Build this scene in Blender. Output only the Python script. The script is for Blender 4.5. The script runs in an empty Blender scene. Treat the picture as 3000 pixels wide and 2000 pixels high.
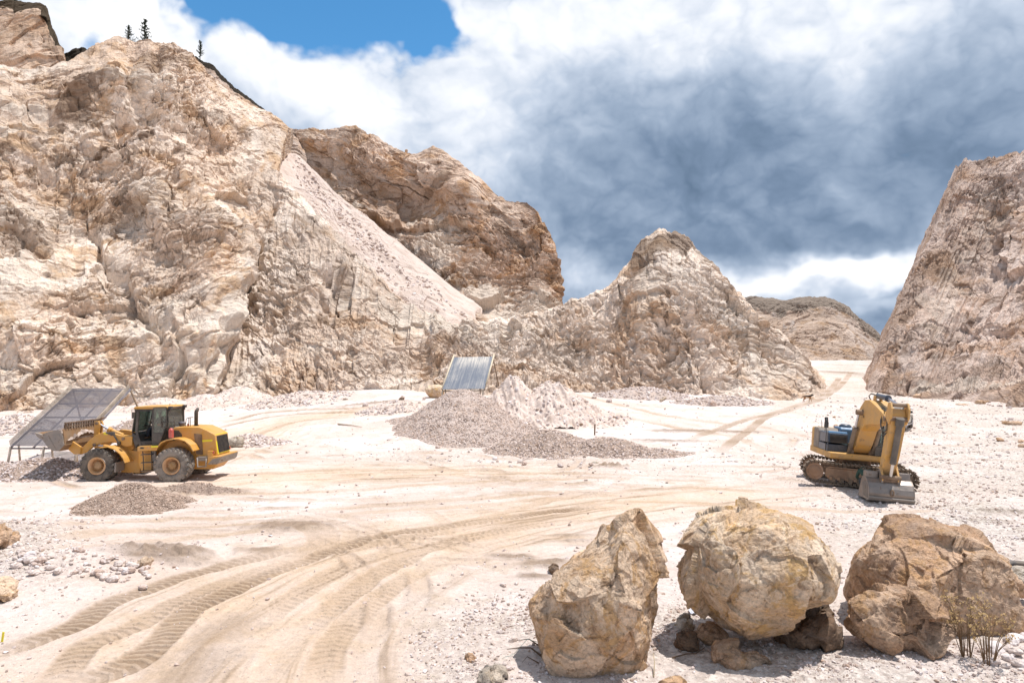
EXPOSURE = 0.15
import bpy, bmesh, math, random
import numpy as np
from mathutils import Vector, Matrix
C = bpy.context.scene.collection
SC = bpy.context.scene
rnd = random.Random(7)
NPR = np.random.RandomState(11)
f32 = np.float32
# ------------------------------------------------------------------ camera model
CAMZ = 5.0
PITCH = math.atan(80 / 2000.0)
cP, sP = math.cos(PITCH), math.sin(PITCH)

def W(px, py, Y):
    """the point at depth Y (metres in front of the camera spot) seen at photo position px, py"""
    cx = (px - 1500.0) / 2000.0
    cy = (1000.0 - py) / 2000.0
    dy = cP - cy * sP
    dz = sP + cy * cP
    k = Y / dy
    return np.array([cx * k, Y + 0 * k, CAMZ + dz * k])

def G(px, py, z=0.0):
    cx = (px - 1500.0) / 2000.0
    cy = (1000.0 - py) / 2000.0
    dy = cP - cy * sP
    dz = sP + cy * cP
    k = (z - CAMZ) / dz
    return (cx * k, dy * k)

# ------------------------------------------------------------------ noise
def _tables(seed):
    r = np.random.RandomState(seed)
    perm = r.permutation(256).astype(np.int32)
    perm = np.concatenate([perm, perm, perm])
    g = r.normal(size=(256, 3)).astype(f32)
    g /= np.linalg.norm(g, axis=1, keepdims=True)
    rv = r.rand(256, 8).astype(f32)
    return perm, g, rv
_TAB = {}
def tab(seed):
    if seed not in _TAB: _TAB[seed] = _tables(seed)
    return _TAB[seed]

def perlin(P, seed=0):
    perm, g, _ = tab(seed)
    P = P.astype(f32)
    Pi = np.floor(P).astype(np.int32)
    f = P - Pi
    Pi &= 255
    w = f * f * f * (f * (f * 6 - 15) + 10)
    out = np.zeros(len(P), f32)
    for dx in (0, 1):
        a = perm[Pi[:, 0] + dx]
        wx = w[:, 0] if dx else 1 - w[:, 0]
        for dy in (0, 1):
            b = perm[a + Pi[:, 1] + dy]
            wy = w[:, 1] if dy else 1 - w[:, 1]
            for dz in (0, 1):
                h = perm[b + Pi[:, 2] + dz]
                wz = w[:, 2] if dz else 1 - w[:, 2]
                gg = g[h]
                out += wx * wy * wz * (gg[:, 0] * (f[:, 0] - dx) + gg[:, 1] * (f[:, 1] - dy) + gg[:, 2] * (f[:, 2] - dz))
    return out * 1.5

def fbm(P, octv=4, seed=0, gain=0.5):
    s = np.zeros(len(P), f32); a = 1.0; t = 0; k = 1.0
    for i in range(octv):
        s += a * perlin(P * k + 17.3 * i, seed + i); t += a; a *= gain; k *= 2.03
    return s / t * 1.4

def ridged(P, octv=4, seed=0, gain=0.5):
    s = np.zeros(len(P), f32); a = 1.0; t = 0; k = 1.0
    for i in range(octv):
        s += a * (1 - np.abs(perlin(P * k + 9.1 * i, seed + i)) * 1.6); t += a; a *= gain; k *= 2.07
    return s / t

def facet(P, seed=0, tilt=1.0, step=0.5):
    """broken-rock noise: every cell is a tilted flat face; returns height, cell value"""
    perm, g, rv = tab(seed)
    P = P.astype(f32)
    B = np.floor(P - 0.5).astype(np.int32)
    best = np.full(len(P), 1e9, f32)
    bh = np.zeros(len(P), np.int32)
    bd = np.zeros((len(P), 3), f32)
    for dx in (0, 1):
        for dy in (0, 1):
            for dz in (0, 1):
                cx, cy, cz = B[:, 0] + dx, B[:, 1] + dy, B[:, 2] + dz
                h = perm[perm[perm[cx & 255] + (cy & 255)] + (cz & 255)]
                j = rv[h]
                ex = P[:, 0] - (cx + 0.5 + (j[:, 0] - .5) * .9)
                ey = P[:, 1] - (cy + 0.5 + (j[:, 1] - .5) * .9)
                ez = P[:, 2] - (cz + 0.5 + (j[:, 2] - .5) * .9)
                d = ex * ex + ey * ey + ez * ez
                m = d < best
                best[m] = d[m]; bh[m] = h[m]
                bd[m, 0] = ex[m]; bd[m, 1] = ey[m]; bd[m, 2] = ez[m]
    gg = g[bh]
    return tilt * (gg * bd).sum(1) + step * (rv[bh, 3] - .5), rv[bh, 4]

def rot_axes(a, b):
    return np.array(Matrix.Rotation(a, 3, 'Y') @ Matrix.Rotation(b, 3, 'X'), f32)

# ------------------------------------------------------------------ mesh building
def new_mesh(name, V, F=None, quads=None, mat=None, smooth=True, attrs=None, parent=None):
    me = bpy.data.meshes.new(name)
    V = np.asarray(V, f32)
    if quads is not None:
        q = np.asarray(quads, np.int32)
        n, k = q.shape
        me.vertices.add(len(V)); me.vertices.foreach_set('co', V.ravel())
        me.loops.add(n * k); me.loops.foreach_set('vertex_index', q.ravel())
        me.polygons.add(n)
        me.polygons.foreach_set('loop_start', np.arange(0, n * k, k, dtype=np.int32))
        me.polygons.foreach_set('loop_total', np.full(n, k, np.int32))
        me.update(calc_edges=True)
    else:
        me.from_pydata([tuple(map(float, v)) for v in V], [], F)
    if smooth is True or smooth is False:
        me.polygons.foreach_set('use_smooth', np.full(len(me.polygons), smooth, dtype=bool))
    else:
        me.polygons.foreach_set('use_smooth', np.asarray(smooth, dtype=bool))
    if attrs:
        for k, a in attrs.items():
            at = me.attributes.new(k, 'FLOAT', 'POINT'); at.data.foreach_set('value', np.asarray(a, f32))
    me.update()
    if mat: me.materials.append(mat)
    o = bpy.data.objects.new(name, me); C.objects.link(o)
    if parent: o.parent = parent
    return o

def grid_quads(nv, nu):
    i = np.arange(nv * nu, dtype=np.int32).reshape(nv, nu)
    return np.stack([i[:-1, :-1], i[:-1, 1:], i[1:, 1:], i[1:, :-1]], -1).reshape(-1, 4)

def tag(o, label=None, cat=None, group=None, kind=None):
    if label: o['label'] = label
    if cat: o['category'] = cat
    if group: o['group'] = group
    if kind: o['kind'] = kind
    return o

def empty(name, loc=(0, 0, 0), rot=(0, 0, 0)):
    o = bpy.data.objects.new(name, None); C.objects.link(o)
    o.location = loc; o.rotation_euler = rot; o.empty_display_size = .3
    return o

class MB:
    def __init__(s): s.v = []; s.f = []; s.sm = []
    def add(s, V, F, sm=False):
        n = len(s.v)
        s.v += [tuple(map(float, v)) for v in V]
        s.f += [tuple(i + n for i in f) for f in F]
        s.sm += [sm] * len(F) if not isinstance(sm, list) else sm
        return s
    def box(s, c, d, R=None):
        V = np.array([[x, y, z] for x in (-.5, .5) for y in (-.5, .5) for z in (-.5, .5)]) * np.array(d)
        if R is not None: V = V @ np.array(R).T
        V = V + np.array(c)
        return s.add(V, [(0, 1, 3, 2), (4, 6, 7, 5), (0, 4, 5, 1), (2, 3, 7, 6), (0, 2, 6, 4), (1, 5, 7, 3)])
    def prism(s, poly, y0, y1):
        """polygon in x,z pushed along y"""
        n = len(poly)
        a = sum(poly[i][0] * poly[(i + 1) % n][1] - poly[(i + 1) % n][0] * poly[i][1] for i in range(n))
        if a < 0: poly = poly[::-1]
        if y1 < y0: y0, y1 = y1, y0
        V = [(p[0], y0, p[1]) for p in poly] + [(p[0], y1, p[1]) for p in poly]
        F = [tuple(range(n)), tuple(range(2 * n - 1, n - 1, -1))]
        F += [(i, i + n, (i + 1) % n + n, (i + 1) % n) for i in range(n)]
        return s.add(V, F)
    def cyl(s, p0, p1, r0, r1=None, n=14):
        r1 = r0 if r1 is None else r1
        p0, p1 = Vector(p0), Vector(p1)
        d = (p1 - p0).normalized()
        a = d.orthogonal().normalized(); b = d.cross(a)
        V = []
        for p, r in ((p0, r0), (p1, r1)):
            for k in range(n):
                t = 2 * math.pi * k / n
                V.append(p + a * (r * math.cos(t)) + b * (r * math.sin(t)))
        V2 = V + V
        F = [(k, (k + 1) % n, n + (k + 1) % n, n + k) for k in range(n)]
        F += [tuple(2 * n + k for k in range(n - 1, -1, -1)), tuple(3 * n + k for k in range(n))]
        return s.add(V2, F, [True] * n + [False] * 2)
    def tube(s, pts, r, n=8):
        pts = [Vector(p) for p in pts]
        rs = r if isinstance(r, (list, tuple)) else [r] * len(pts)
        V = []; up = None
        for i, p in enumerate(pts):
            d = (pts[min(i + 1, len(pts) - 1)] - pts[max(i - 1, 0)]).normalized()
            if up is None: up = d.orthogonal().normalized()
            up = (up - d * up.dot(d))
            up = up.normalized() if up.length > 1e-6 else d.orthogonal().normalized()
            b = d.cross(up)
            for k in range(n):
                t = 2 * math.pi * k / n
                V.append(p + up * (rs[i] * math.cos(t)) + b * (rs[i] * math.sin(t)))
        m = len(pts); F = []
        for i in range(m - 1):
            for k in range(n):
                F.append((i * n + k, i * n + (k + 1) % n, (i + 1) * n + (k + 1) % n, (i + 1) * n + k))
        sm = [True] * len(F)
        F += [tuple(range(n - 1, -1, -1)), tuple((m - 1) * n + k for k in range(n))]
        return s.add(V, F, sm + [False, False])
    def lathe(s, prof, c, n=40, axis='y', smooth=True):
        """prof: list of (radius, along-axis offset)"""
        V = []
        for r, a in prof:
            for k in range(n):
                t = 2 * math.pi * k / n
                if axis == 'y': V.append((c[0] + r * math.cos(t), c[1] + a, c[2] + r * math.sin(t)))
                else: V.append((c[0] + r * math.cos(t), c[1] + r * math.sin(t), c[2] + a))
        F = []
        for i in range(len(prof) - 1):
            for k in range(n):
                q = (i * n + k, i * n + (k + 1) % n, (i + 1) * n + (k + 1) % n, (i + 1) * n + k)
                F.append(q)
        return s.add(V, F, smooth)
    def strip(s, line, th, y0, y1):
        """a plate of thickness th that follows a line in x,z"""
        L = [np.array(p, float) for p in line]; up = []; lo = []
        for i in range(len(L)):
            d = L[min(i + 1, len(L) - 1)] - L[max(i - 1, 0)]
            d /= np.linalg.norm(d); nrm = np.array([-d[1], d[0]])
            up.append(tuple(L[i] + nrm * th / 2)); lo.append(tuple(L[i] - nrm * th / 2))
        return s.prism(up + lo[::-1], y0, y1)
    def build(s, name, mat, parent=None, off=(0, 0, 0), M=None, bevel=0.0, label=None):
        V = np.array(s.v, float)
        if M is not None: V = V @ np.array(M)[:3, :3].T + np.array(M)[:3, 3]
        V = V - np.array(off)
        o = new_mesh(name, V, F=s.f, mat=mat, smooth=s.sm)
        bm = bmesh.new(); bm.from_mesh(o.data)
        bmesh.ops.recalc_face_normals(bm, faces=bm.faces[:])
        bm.to_mesh(o.data); bm.free()
        if parent: o.parent = parent
        if bevel:
            b = o.modifiers.new('bevel', 'BEVEL'); b.width = bevel; b.segments = 2
            b.limit_method = 'ANGLE'; b.angle_limit = math.radians(40)
            b.harden_normals = False
        if label: o['label'] = label
        return o

# ------------------------------------------------------------------ materials
class NT:
    def __init__(s, nt): s.nt = nt
    def n(s, t, ins=None, **kw):
        nd = s.nt.nodes.new(t)
        for k, v in kw.items(): setattr(nd, k, v)
        if ins:
            for k, v in ins.items():
                sock = nd.inputs[k]
                if isinstance(v, bpy.types.NodeSocket): s.nt.links.new(v, sock)
                elif isinstance(v, bpy.types.Node): s.nt.links.new(v.outputs[0], sock)
                else: sock.default_value = v
        return nd
    def math(s, op, a, b=0.0, c=None, clamp=False):
        ins = {0: a, 1: b}
        if c is not None: ins[2] = c
        return s.n('ShaderNodeMath', ins, operation=op, use_clamp=clamp).outputs[0]
    def mix(s, fac, a, b, mode='MIX'):
        nd = s.n('ShaderNodeMix', None, data_type='RGBA', blend_type=mode)
        for k, v in ((0, fac), (6, a), (7, b)):
            if isinstance(v, bpy.types.NodeSocket): s.nt.links.new(v, nd.inputs[k])
            else: nd.inputs[k].default_value = (tuple(v) + (1,))[:4] if isinstance(v, (tuple, list)) else v
        return nd.outputs[2]
    def ramp(s, fac, stops, interp='LINEAR'):
        nd = s.n('ShaderNodeValToRGB', {0: fac}); nd.color_ramp.interpolation = interp
        el = nd.color_ramp.elements
        while len(el) < len(stops): el.new(.5)
        for e, (p, c) in zip(el, stops):
            e.position = p; e.color = (tuple(c) + (1,))[:4] if isinstance(c, (tuple, list)) else (c, c, c, 1)
        return nd.outputs[0]
    def maprange(s, v, a, b, c=0.0, d=1.0, smooth=True):
        nd = s.n('ShaderNodeMapRange', {0: v, 1: a, 2: b, 3: c, 4: d})
        nd.interpolation_type = 'SMOOTHSTEP' if smooth else 'LINEAR'
        return nd.outputs[0]
    def noise(s, vec, scale, detail=4, rough=.55, dist=0.0):
        return s.n('ShaderNodeTexNoise', {'Vector': vec, 'Scale': scale, 'Detail': detail, 'Roughness': rough, 'Distortion': dist}).outputs[0]

def new_mat(name):
    m = bpy.data.materials.new(name); m.use_nodes = True
    m.node_tree.nodes.clear()
    t = NT(m.node_tree)
    out = t.n('ShaderNodeOutputMaterial')
    b = t.n('ShaderNodeBsdfPrincipled')
    m.node_tree.links.new(b.outputs[0], out.inputs[0])
    return m, t, b

def lk(t, a, b): t.nt.links.new(a, b)

def rock_mat(name, pale, mid, dark, ochre, strata=(0.6, 0.5, 0.0), sscale=(.25, 1.6, 1.2), scale=1.0, bump=1.0, cap=None, grey=(.33, .31, .30), stain=(.17, .105, .065)):
    m, t, b = new_mat(name)
    pos = t.n('ShaderNodeNewGeometry').outputs['Position']
    big = t.noise(pos, .05 * scale, 5, .6, .8)
    med = t.noise(pos, .15 * scale, 9, .6, .8)
    mp = t.n('ShaderNodeMapping', {0: pos, 'Rotation': strata, 'Scale': sscale}).outputs[0]
    st = t.noise(mp, .55 * scale, 10, .64, 1.0)
    fine = t.noise(pos, 3.0 * scale, 8, .7, .3)
    tone = t.n('ShaderNodeAttribute', attribute_name='tone').outputs['Fac']
    col = t.mix(t.maprange(big, .40, .62), mid, pale)
    col = t.mix(t.math('MULTIPLY', t.maprange(med, .47, .62), .85), col, ochre)
    gm = t.noise(pos, .11 * scale, 6, .65, 1.0)
    col = t.mix(t.math('MULTIPLY', t.maprange(gm, .58, .72), .7), col, grey)
    col = t.mix(t.math('MULTIPLY', t.maprange(st, .52, .64), .85), col, dark)
    col = t.mix(t.math('MULTIPLY', t.maprange(st, .46, .36), .6), col, pale)
    v = t.math('ADD', t.math('MULTIPLY', tone, .34), .83)
    v = t.math('MULTIPLY', v, t.math('ADD', t.math('MULTIPLY', fine, 1.15), t.math('ADD', t.math('MULTIPLY', t.noise(pos, 9.0 * scale, 5, .7), .5), .18)))
    col = t.mix(1.0, col, t.n('ShaderNodeCombineColor', {0: v, 1: v, 2: v}).outputs[0], 'MULTIPLY')
    sm_ = t.n('ShaderNodeAttribute', attribute_name='stain').outputs['Fac']
    col = t.mix(t.math('MULTIPLY', sm_, .85), col, stain)
    pw_ = t.n('ShaderNodeAttribute', attribute_name='powder').outputs['Fac']
    col = t.mix(t.math('MULTIPLY', pw_, .8), col, t.mix(fine, (.62, .52, .425), (.82, .72, .62)))
    if cap:
        cm = t.n('ShaderNodeAttribute', attribute_name='cap').outputs['Fac']
        col = t.mix(cm, col, cap)
    lk(t, col, b.inputs['Base Color'])
    b.inputs['Roughness'].default_value = .95
    b.inputs['Specular IOR Level'].default_value = .15
    h = t.math('ADD', t.math('MULTIPLY', st, .9), t.math('MULTIPLY', fine, .6))
    h = t.math('ADD', h, t.math('MULTIPLY', t.noise(pos, 1.1 * scale, 8, .65, .5), .8))
    bp = t.n('ShaderNodeBump', {'Strength': .9 * bump, 'Distance': .34 / scale, 'Height': h})
    lk(t, bp.outputs[0], b.inputs['Normal'])
    return m

def paint_mat(name, base, rough=.45, dust=.35, dustcol=(.52, .40, .29), metal=0.0, scale=2.0, bump=.0, wear=None):
    m, t, b = new_mat(name)
    tc = t.n('ShaderNodeTexCoord').outputs['Object']
    pos = t.n('ShaderNodeNewGeometry').outputs['Position']
    n1 = t.noise(pos, scale, 6, .65, .4); n2 = t.noise(pos, scale * 9, 4, .6)
    f = t.math('MULTIPLY', t.maprange(t.math('ADD', n1, t.math('MULTIPLY', n2, .3)), .45, .85), dust * 1.6, clamp=True)
    f = t.math('ADD', f, dust * .25, clamp=True)
    col = t.mix(f, base, dustcol)
    if wear:
        col = t.mix(t.math('MULTIPLY', t.maprange(t.noise(pos, scale * 2.3, 8, .7, 1.0), .56, .66), .8), col, wear)
    lk(t, col, b.inputs['Base Color'])
    lk(t, t.math('ADD', t.math('MULTIPLY', f, .5), rough, clamp=True), b.inputs['Roughness'])
    b.inputs['Metallic'].default_value = metal
    if bump:
        lk(t, t.n('ShaderNodeBump', {'Strength': bump, 'Distance': .03, 'Height': n2}).outputs[0], b.inputs['Normal'])
    return m

def glass_mat(name, tint, alpha=.75):
    m = bpy.data.materials.new(name); m.use_nodes = True
    m.node_tree.nodes.clear(); t = NT(m.node_tree)
    out = t.n('ShaderNodeOutputMaterial')
    tr = t.n('ShaderNodeBsdfTransparent', {0: tuple(tint) + (1,)})
    gl = t.n('ShaderNodeBsdfGlossy', {'Color': (.9, .95, 1, 1), 'Roughness': .04})
    df = t.n('ShaderNodeBsdfDiffuse', {'Color': (.5, .45, .38, 1)})
    fr = t.n('ShaderNodeFresnel', {0: 1.5})
    a = t.n('ShaderNodeMixShader', {0: fr.outputs[0], 1: tr.outputs[0], 2: gl.outputs[0]})
    b = t.n('ShaderNodeMixShader', {0: 1 - alpha, 1: a.outputs[0], 2: df.outputs[0]})
    lk(t, b.outputs[0], out.inputs[0])
    return m

# general stone material (object-space colour by stone)
def stone_mat(name, cols, scale=6.0, bump=.5):
    m, t, b = new_mat(name)
    pos = t.n('ShaderNodeNewGeometry').outputs['Position']
    tone = t.n('ShaderNodeAttribute', attribute_name='tone').outputs['Fac']
    n1 = t.noise(pos, scale, 7, .65, .5)
    k = len(cols)
    col = t.ramp(tone, [(i / (k - 1), c) for i, c in enumerate(cols)])
    v = t.math('ADD', t.math('MULTIPLY', n1, .7), .65)
    col = t.mix(1.0, col, t.n('ShaderNodeCombineColor', {0: v, 1: v, 2: v}).outputs[0], 'MULTIPLY')
    lk(t, col, b.inputs['Base Color'])
    b.inputs['Roughness'].default_value = .93; b.inputs['Specular IOR Level'].default_value = .2
    lk(t, t.n('ShaderNodeBump', {'Strength': bump, 'Distance': .04, 'Height': n1}).outputs[0], b.inputs['Normal'])
    return m
# ------------------------------------------------------------------ ground shape
def ground_z(x, y):
    x = np.asarray(x, float); y = np.asarray(y, float)
    u = x / np.maximum(y, 1.0)
    zr = np.interp(y, [0, 38, 50, 70, 100, 150, 200, 400], [0, 0, .5, 1.9, 4.0, 6.7, 7.2, 7.2])
    zc = np.interp(y, [0, 38, 50, 60, 80, 400], [0, 0, .7, 1.7, 2.6, 3.2])
    zl = np.interp(y, [0, 38, 60, 80, 400], [0, 0, .3, 1.0, 3.0])
    a = np.clip((u + .42) / .30, 0, 1); a = a * a * (3 - 2 * a)
    b = np.clip((u - .02) / .25, 0, 1); b = b * b * (3 - 2 * b)
    z = zl * (1 - a) + zc * a
    z = z * (1 - b) + zr * b
    # banks of rubble at the left edge, mound of soil around the boulders
    def bump(cx, cy, sx, sy, h):
        return h * np.exp(-((x - cx) / sx) ** 2 - ((y - cy) / sy) ** 2)
    z = z + bump(-14.2, 18.8, 2.6, 2.6, .75) + bump(-11.3, 17.0, 2.0, 1.3, .35) + bump(-9.2, 18.6, 1.4, .7, .22)
    z = z + bump(6.0, 11.6, 4.5, 1.6, .16) + bump(10.5, 11.5, 2.2, 1.6, .3)
    z = z + bump(58, 70, 9, 10, 2.2)
    z = z + bump(-20, 74, 9, 5, .8)
    return z

def ray_ground(px, py):
    """where the sight line through a photo position meets the ground"""
    lo, hi = 6.0, 240.0
    Ys = np.geomspace(lo, hi, 700)
    P = np.array([W(px, py, Y) for Y in Ys])
    d = P[:, 2] - ground_z(P[:, 0], P[:, 1])
    k = np.where(d < 0)[0]
    if len(k) == 0: return P[-1]
    i = max(k[0], 1)
    t = d[i - 1] / (d[i - 1] - d[i])
    p = P[i - 1] * (1 - t) + P[i] * t
    return p

def gpt(px, py):
    p = ray_ground(px, py)
    return np.array([p[0], p[1], float(ground_z(p[0], p[1]))])

# ------------------------------------------------------------------ rock masses
def vec_warp(P, s, amp, seed):
    return P + amp * np.stack([perlin(P / s, seed + 31), perlin(P / s, seed + 32), perlin(P / s, seed + 33)], -1)

def rock_disp(P, seed, amp=1.0, ang=(.7, .2), stretch=(8, 3, 3.0), big=1.0, fine=1.0, joints=1.0, blk=1.0):
    P = P.astype(f32)
    Pw = vec_warp(P, 11.0, 2.4, seed)
    Pw = vec_warp(Pw, 2.2, .4, seed + 3)
    R = rot_axes(*ang); PR = Pw @ R.T
    # some faces are clean, others shattered
    rm = np.clip(.62 + 1.9 * fbm(P / 17.0, 3, seed + 40), .16, 1.4)
    d = big * (5.2 * fbm(P / 24.0, 2, seed) + 2.2 * fbm(P / 9.0, 2, seed + 44))
    d += 1.3 * (.3 + .7 * blk) * (ridged(PR / np.array(stretch, f32), 3, seed + 5) - .55)
    h1, r1 = facet(PR / np.array([15, 7.5, 7.5], f32), seed + 7, 1.0, .35)
    d += 2.4 * blk * h1
    h2, r2 = facet(PR / np.array([5.2, 2.7, 2.7], f32), seed + 8, 1.0, .45)
    d += .72 * (.4 + .6 * blk) * fine * h2 * (.35 + .65 * rm)
    h3, r3 = facet(PR / np.array([1.5, .8, .8], f32), seed + 9, 1.0, .5)
    d += .40 * fine * h3 * rm
    d += .26 * fine * fbm(P / .9, 3, seed + 10) * rm
    if joints:
        # open joints and thin bedding
        r_ = ridged(PR / np.array([15, 5.5, 5.5], f32), 2, seed + 14)
        d -= joints * 1.2 * np.clip((r_ - .88) / .12, 0, 1)
        r_ = ridged(PR / np.array([5, 1.5, 1.5], f32), 2, seed + 16)
        d -= joints * .5 * fine * np.clip((r_ - .84) / .16, 0, 1) * rm
        d += joints * .46 * fine * (ridged(PR / np.array([4.2, 1.0, 1.0], f32), 3, seed + 18) - .6) * rm
    tone = .5 * r1 + .32 * r2 + .18 * r3
    return d * amp, tone

def rock_mass(name, base, top, mat, nu, nv, g=1.2, seed=1, amp=1.0, ang=(.7, .2), stretch=(8, 3, 3.0), big=1.0, fine=1.0,
              bumps=(), foot=80, back=((9, -1.5), (30, -26)), edge=.5, cap=0, stains=(), powder=(), joints=1.0, blk=1.0, rill=0.0, rillw=2.2, jag=9.0, gfun=None, extra=None):
    base = np.array(base, float); top = np.array(top, float)
    n = len(base); assert n == len(top), (name, n, len(top))
    # spread the columns by their mean distance
    dd = np.linalg.norm(np.diff(base[:, :2], axis=0), axis=1) + np.linalg.norm(np.diff(top[:, :2], axis=0), axis=1)
    kn = np.concatenate([[0], np.cumsum(dd)]); kn /= kn[-1]
    u = np.linspace(0, 1, nu)
    B = np.stack([np.interp(u, kn, base[:, i]) for i in range(3)], -1)
    T = np.stack([np.interp(u, kn, top[:, i]) for i in range(3)], -1)
    jn = fbm(np.stack([u * nu / 26.0, u * 0 + seed, u * 0], -1), 5, seed + 60, .6); T[:, 1] = T[:, 1] - jag * np.clip(jn * 1.2, -1, 1.2)
    nf = max(3, nv // 14); nb = max(8, nv // 7)
    t = np.linspace(0, 1, nv)
    gt = gfun(t) if gfun else t ** g
    px = B[None, :, 0] * (1 - t[:, None]) + T[None, :, 0] * t[:, None]
    py = B[None, :, 1] * (1 - t[:, None]) + T[None, :, 1] * t[:, None]
    Y = B[None, :, 2] * (1 - gt[:, None]) + T[None, :, 2] * gt[:, None]
    for (bx, by, sx, sy, dY, rot) in bumps:
        c, s = math.cos(rot), math.sin(rot)
        ax = (px - bx) * c + (py - by) * s; ay = -(px - bx) * s + (py - by) * c
        Y = Y + dY * np.exp(-(ax / sx) ** 2 - (ay / sy) ** 2)
    P = np.moveaxis(W(px, py, Y), 0, -1)                     # nv,nu,3
    # the foot goes into the ground, the back falls away behind the ridge
    rows = []
    for k in range(nf, 0, -1):
        q = P[0].copy(); q[:, 1] -= .6 * k * .5; q[:, 2] -= (k / nf) * 4.0; rows.append(q)
    front = len(rows)
    P = np.concatenate([np.array(rows), P], 0)
    rows = []; last = P[-1]
    dirv = last[:, :2] / np.linalg.norm(last[:, :2], axis=1, keepdims=True)
    cs = [(0, 0)] + list(back); cl = np.linspace(0, len(cs) - 1, nb + 1)[1:]
    for q in cl:
        oy = np.interp(q, range(len(cs)), [c[0] for c in cs]); oz = np.interp(q, range(len(cs)), [c[1] for c in cs])
        r = last.copy(); r[:, :2] += dirv * oy; r[:, 2] += oz; rows.append(r)
    P = np.concatenate([P, np.array(rows)], 0)
    du = np.gradient(P, axis=1); dv = np.gradient(P, axis=0)
    N = np.cross(du, dv); N /= np.linalg.norm(N, axis=2, keepdims=True) + 1e-9
    # smooth the direction of displacement
    for _ in range(6):
        N[1:-1, 1:-1] = (N[1:-1, 1:-1] * 2 + N[:-2, 1:-1] + N[2:, 1:-1] + N[1:-1, :-2] + N[1:-1, 2:])
        N /= np.linalg.norm(N, axis=2, keepdims=True) + 1e-9
    flat = P.reshape(-1, 3)
    d, tone = rock_disp(flat, seed, amp, ang, stretch, big, fine, joints, blk)
    if extra is not None: d = d + extra(flat, px, py, front, nv, P.shape)
    d = d.reshape(P.shape[:2])
    if rill:
        # gullies washed straight down the face
        cx_ = np.concatenate([[0], np.cumsum(np.linalg.norm(np.diff(P[front + nv // 3], axis=0), axis=1))])
        tv = np.arange(P.shape[0]) / nv
        wv = 2.5 * fbm(flat / 8.0, 2, seed + 91).reshape(P.shape[:2])
        cc = (cx_[None, :] + wv) / rillw
        rq = np.stack([cc.ravel(), np.repeat(tv * 1.6, P.shape[1]), np.zeros(cc.size)], -1)
        d = d + rill * (ridged(rq, 4, seed + 93, .55) - .62).reshape(P.shape[:2]) * 1.6
    uf = np.linspace(0, 1, P.shape[1]); ef = np.clip(np.minimum(uf, 1 - uf) / .05, .35, 1)
    d = d * ef[None, :]
    # keep the skyline where it is: large-scale movement fades out at the ridge
    fade = np.ones(P.shape[0]); fade[:] = 1
    tt = np.concatenate([np.zeros(front), t, np.ones(nb)])
    fade = 1 - .72 * np.clip((tt - .86) / .14, 0, 1)
    d = d * fade[:, None]
    P = P + N * d[..., None]
    at = {'tone': tone}
    for key, lst in (('stain', stains), ('powder', powder)):
        if not lst: continue
        sa = np.zeros(P.shape[:2], f32); fl = P[front:front + nv].reshape(-1, 3)
        nz = (fbm(fl / 3.2, 5, seed + (81 if key == 'stain' else 85), .62)).reshape(nv, -1)
        for (bx, by, sx, sy, rot, kk) in lst:
            c, s = math.cos(rot), math.sin(rot)
            ax = (px - bx) * c + (py - by) * s; ay = -(px - bx) * s + (py - by) * c
            g_ = np.exp(-(ax / sx) ** 2 - (ay / sy) ** 2)
            sa[front:front + nv] = np.maximum(sa[front:front + nv], kk * np.clip((g_ * 1.25 + nz * 1.5 * (g_ > .03) - .40) / .22, 0, 1))
        at[key] = sa.ravel()
    if cap:
        ct = np.zeros(P.shape[:2], f32)
        nz = fbm(flat / 3.0, 3, seed + 77).reshape(P.shape[:2])
        capline = 1 - (cap * (1 + .7 * nz))
        ct = np.clip((tt[:, None] - capline) / .01, 0, 1)
        at['cap'] = ct.ravel()
    o = new_mesh(name, P.reshape(-1, 3), quads=grid_quads(*P.shape[:2]), mat=mat, smooth=False, attrs=at)
    o['kind'] = 'structure'
    return o

RQ = 1.0
ochre = (0.570, 0.378, 0.248)
M_left = rock_mat('left cliff rock', (.845, .712, .595), (.675, .518, .40), (.28, .188, .13), (.57, .38, .232), (0.3, .9, .2), (.3, 1.3, 1.1), grey=(.56, .487, .447))
M_mid = rock_mat('grey cream rock', (.82, .695, .59), (.645, .505, .40), (.38, .285, .215), (.56, .385, .255), (.2, .75, .3), (.28, 1.5, 1.2), grey=(.53, .455, .41))
M_ridge = rock_mat('ridge rock', (0.680, 0.530, 0.422), (0.540, 0.393, 0.295), (0.220, 0.137, 0.090), (0.500, 0.304, 0.169), (0.200, 0.540, 0.316), (.3, 1.4, 1.2), grey=(0.420, 0.344, 0.306))
M_right = rock_mat('right cliff rock', (0.700, 0.565, 0.485), (0.560, 0.422, 0.343), (0.260, 0.177, 0.132), (0.480, 0.314, 0.211), (.1, -.85, .1), (.22, 1.6, 1.3), grey=(0.420, 0.339, 0.306))
M_cap = rock_mat('soil capped rock', (0.560, 0.452, 0.380), (0.440, 0.334, 0.264), (0.200, 0.147, 0.116), ochre, cap=(0.045, 0.035, 0.025))
M_block = rock_mat('upper block rock', (0.720, 0.560, 0.443), (0.580, 0.422, 0.306), (0.260, 0.177, 0.121), ochre, cap=(0.075, 0.054, 0.034))
M_far = rock_mat('far hill rock', (0.560, 0.452, 0.380), (0.450, 0.339, 0.264), (0.240, 0.162, 0.116), (0.420, 0.275, 0.169), cap=(0.270, 0.216, 0.174))

def cols(xs, ys, Ys): return [(a, b, c) for a, b, c in zip(xs, ys, Ys)]

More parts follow.
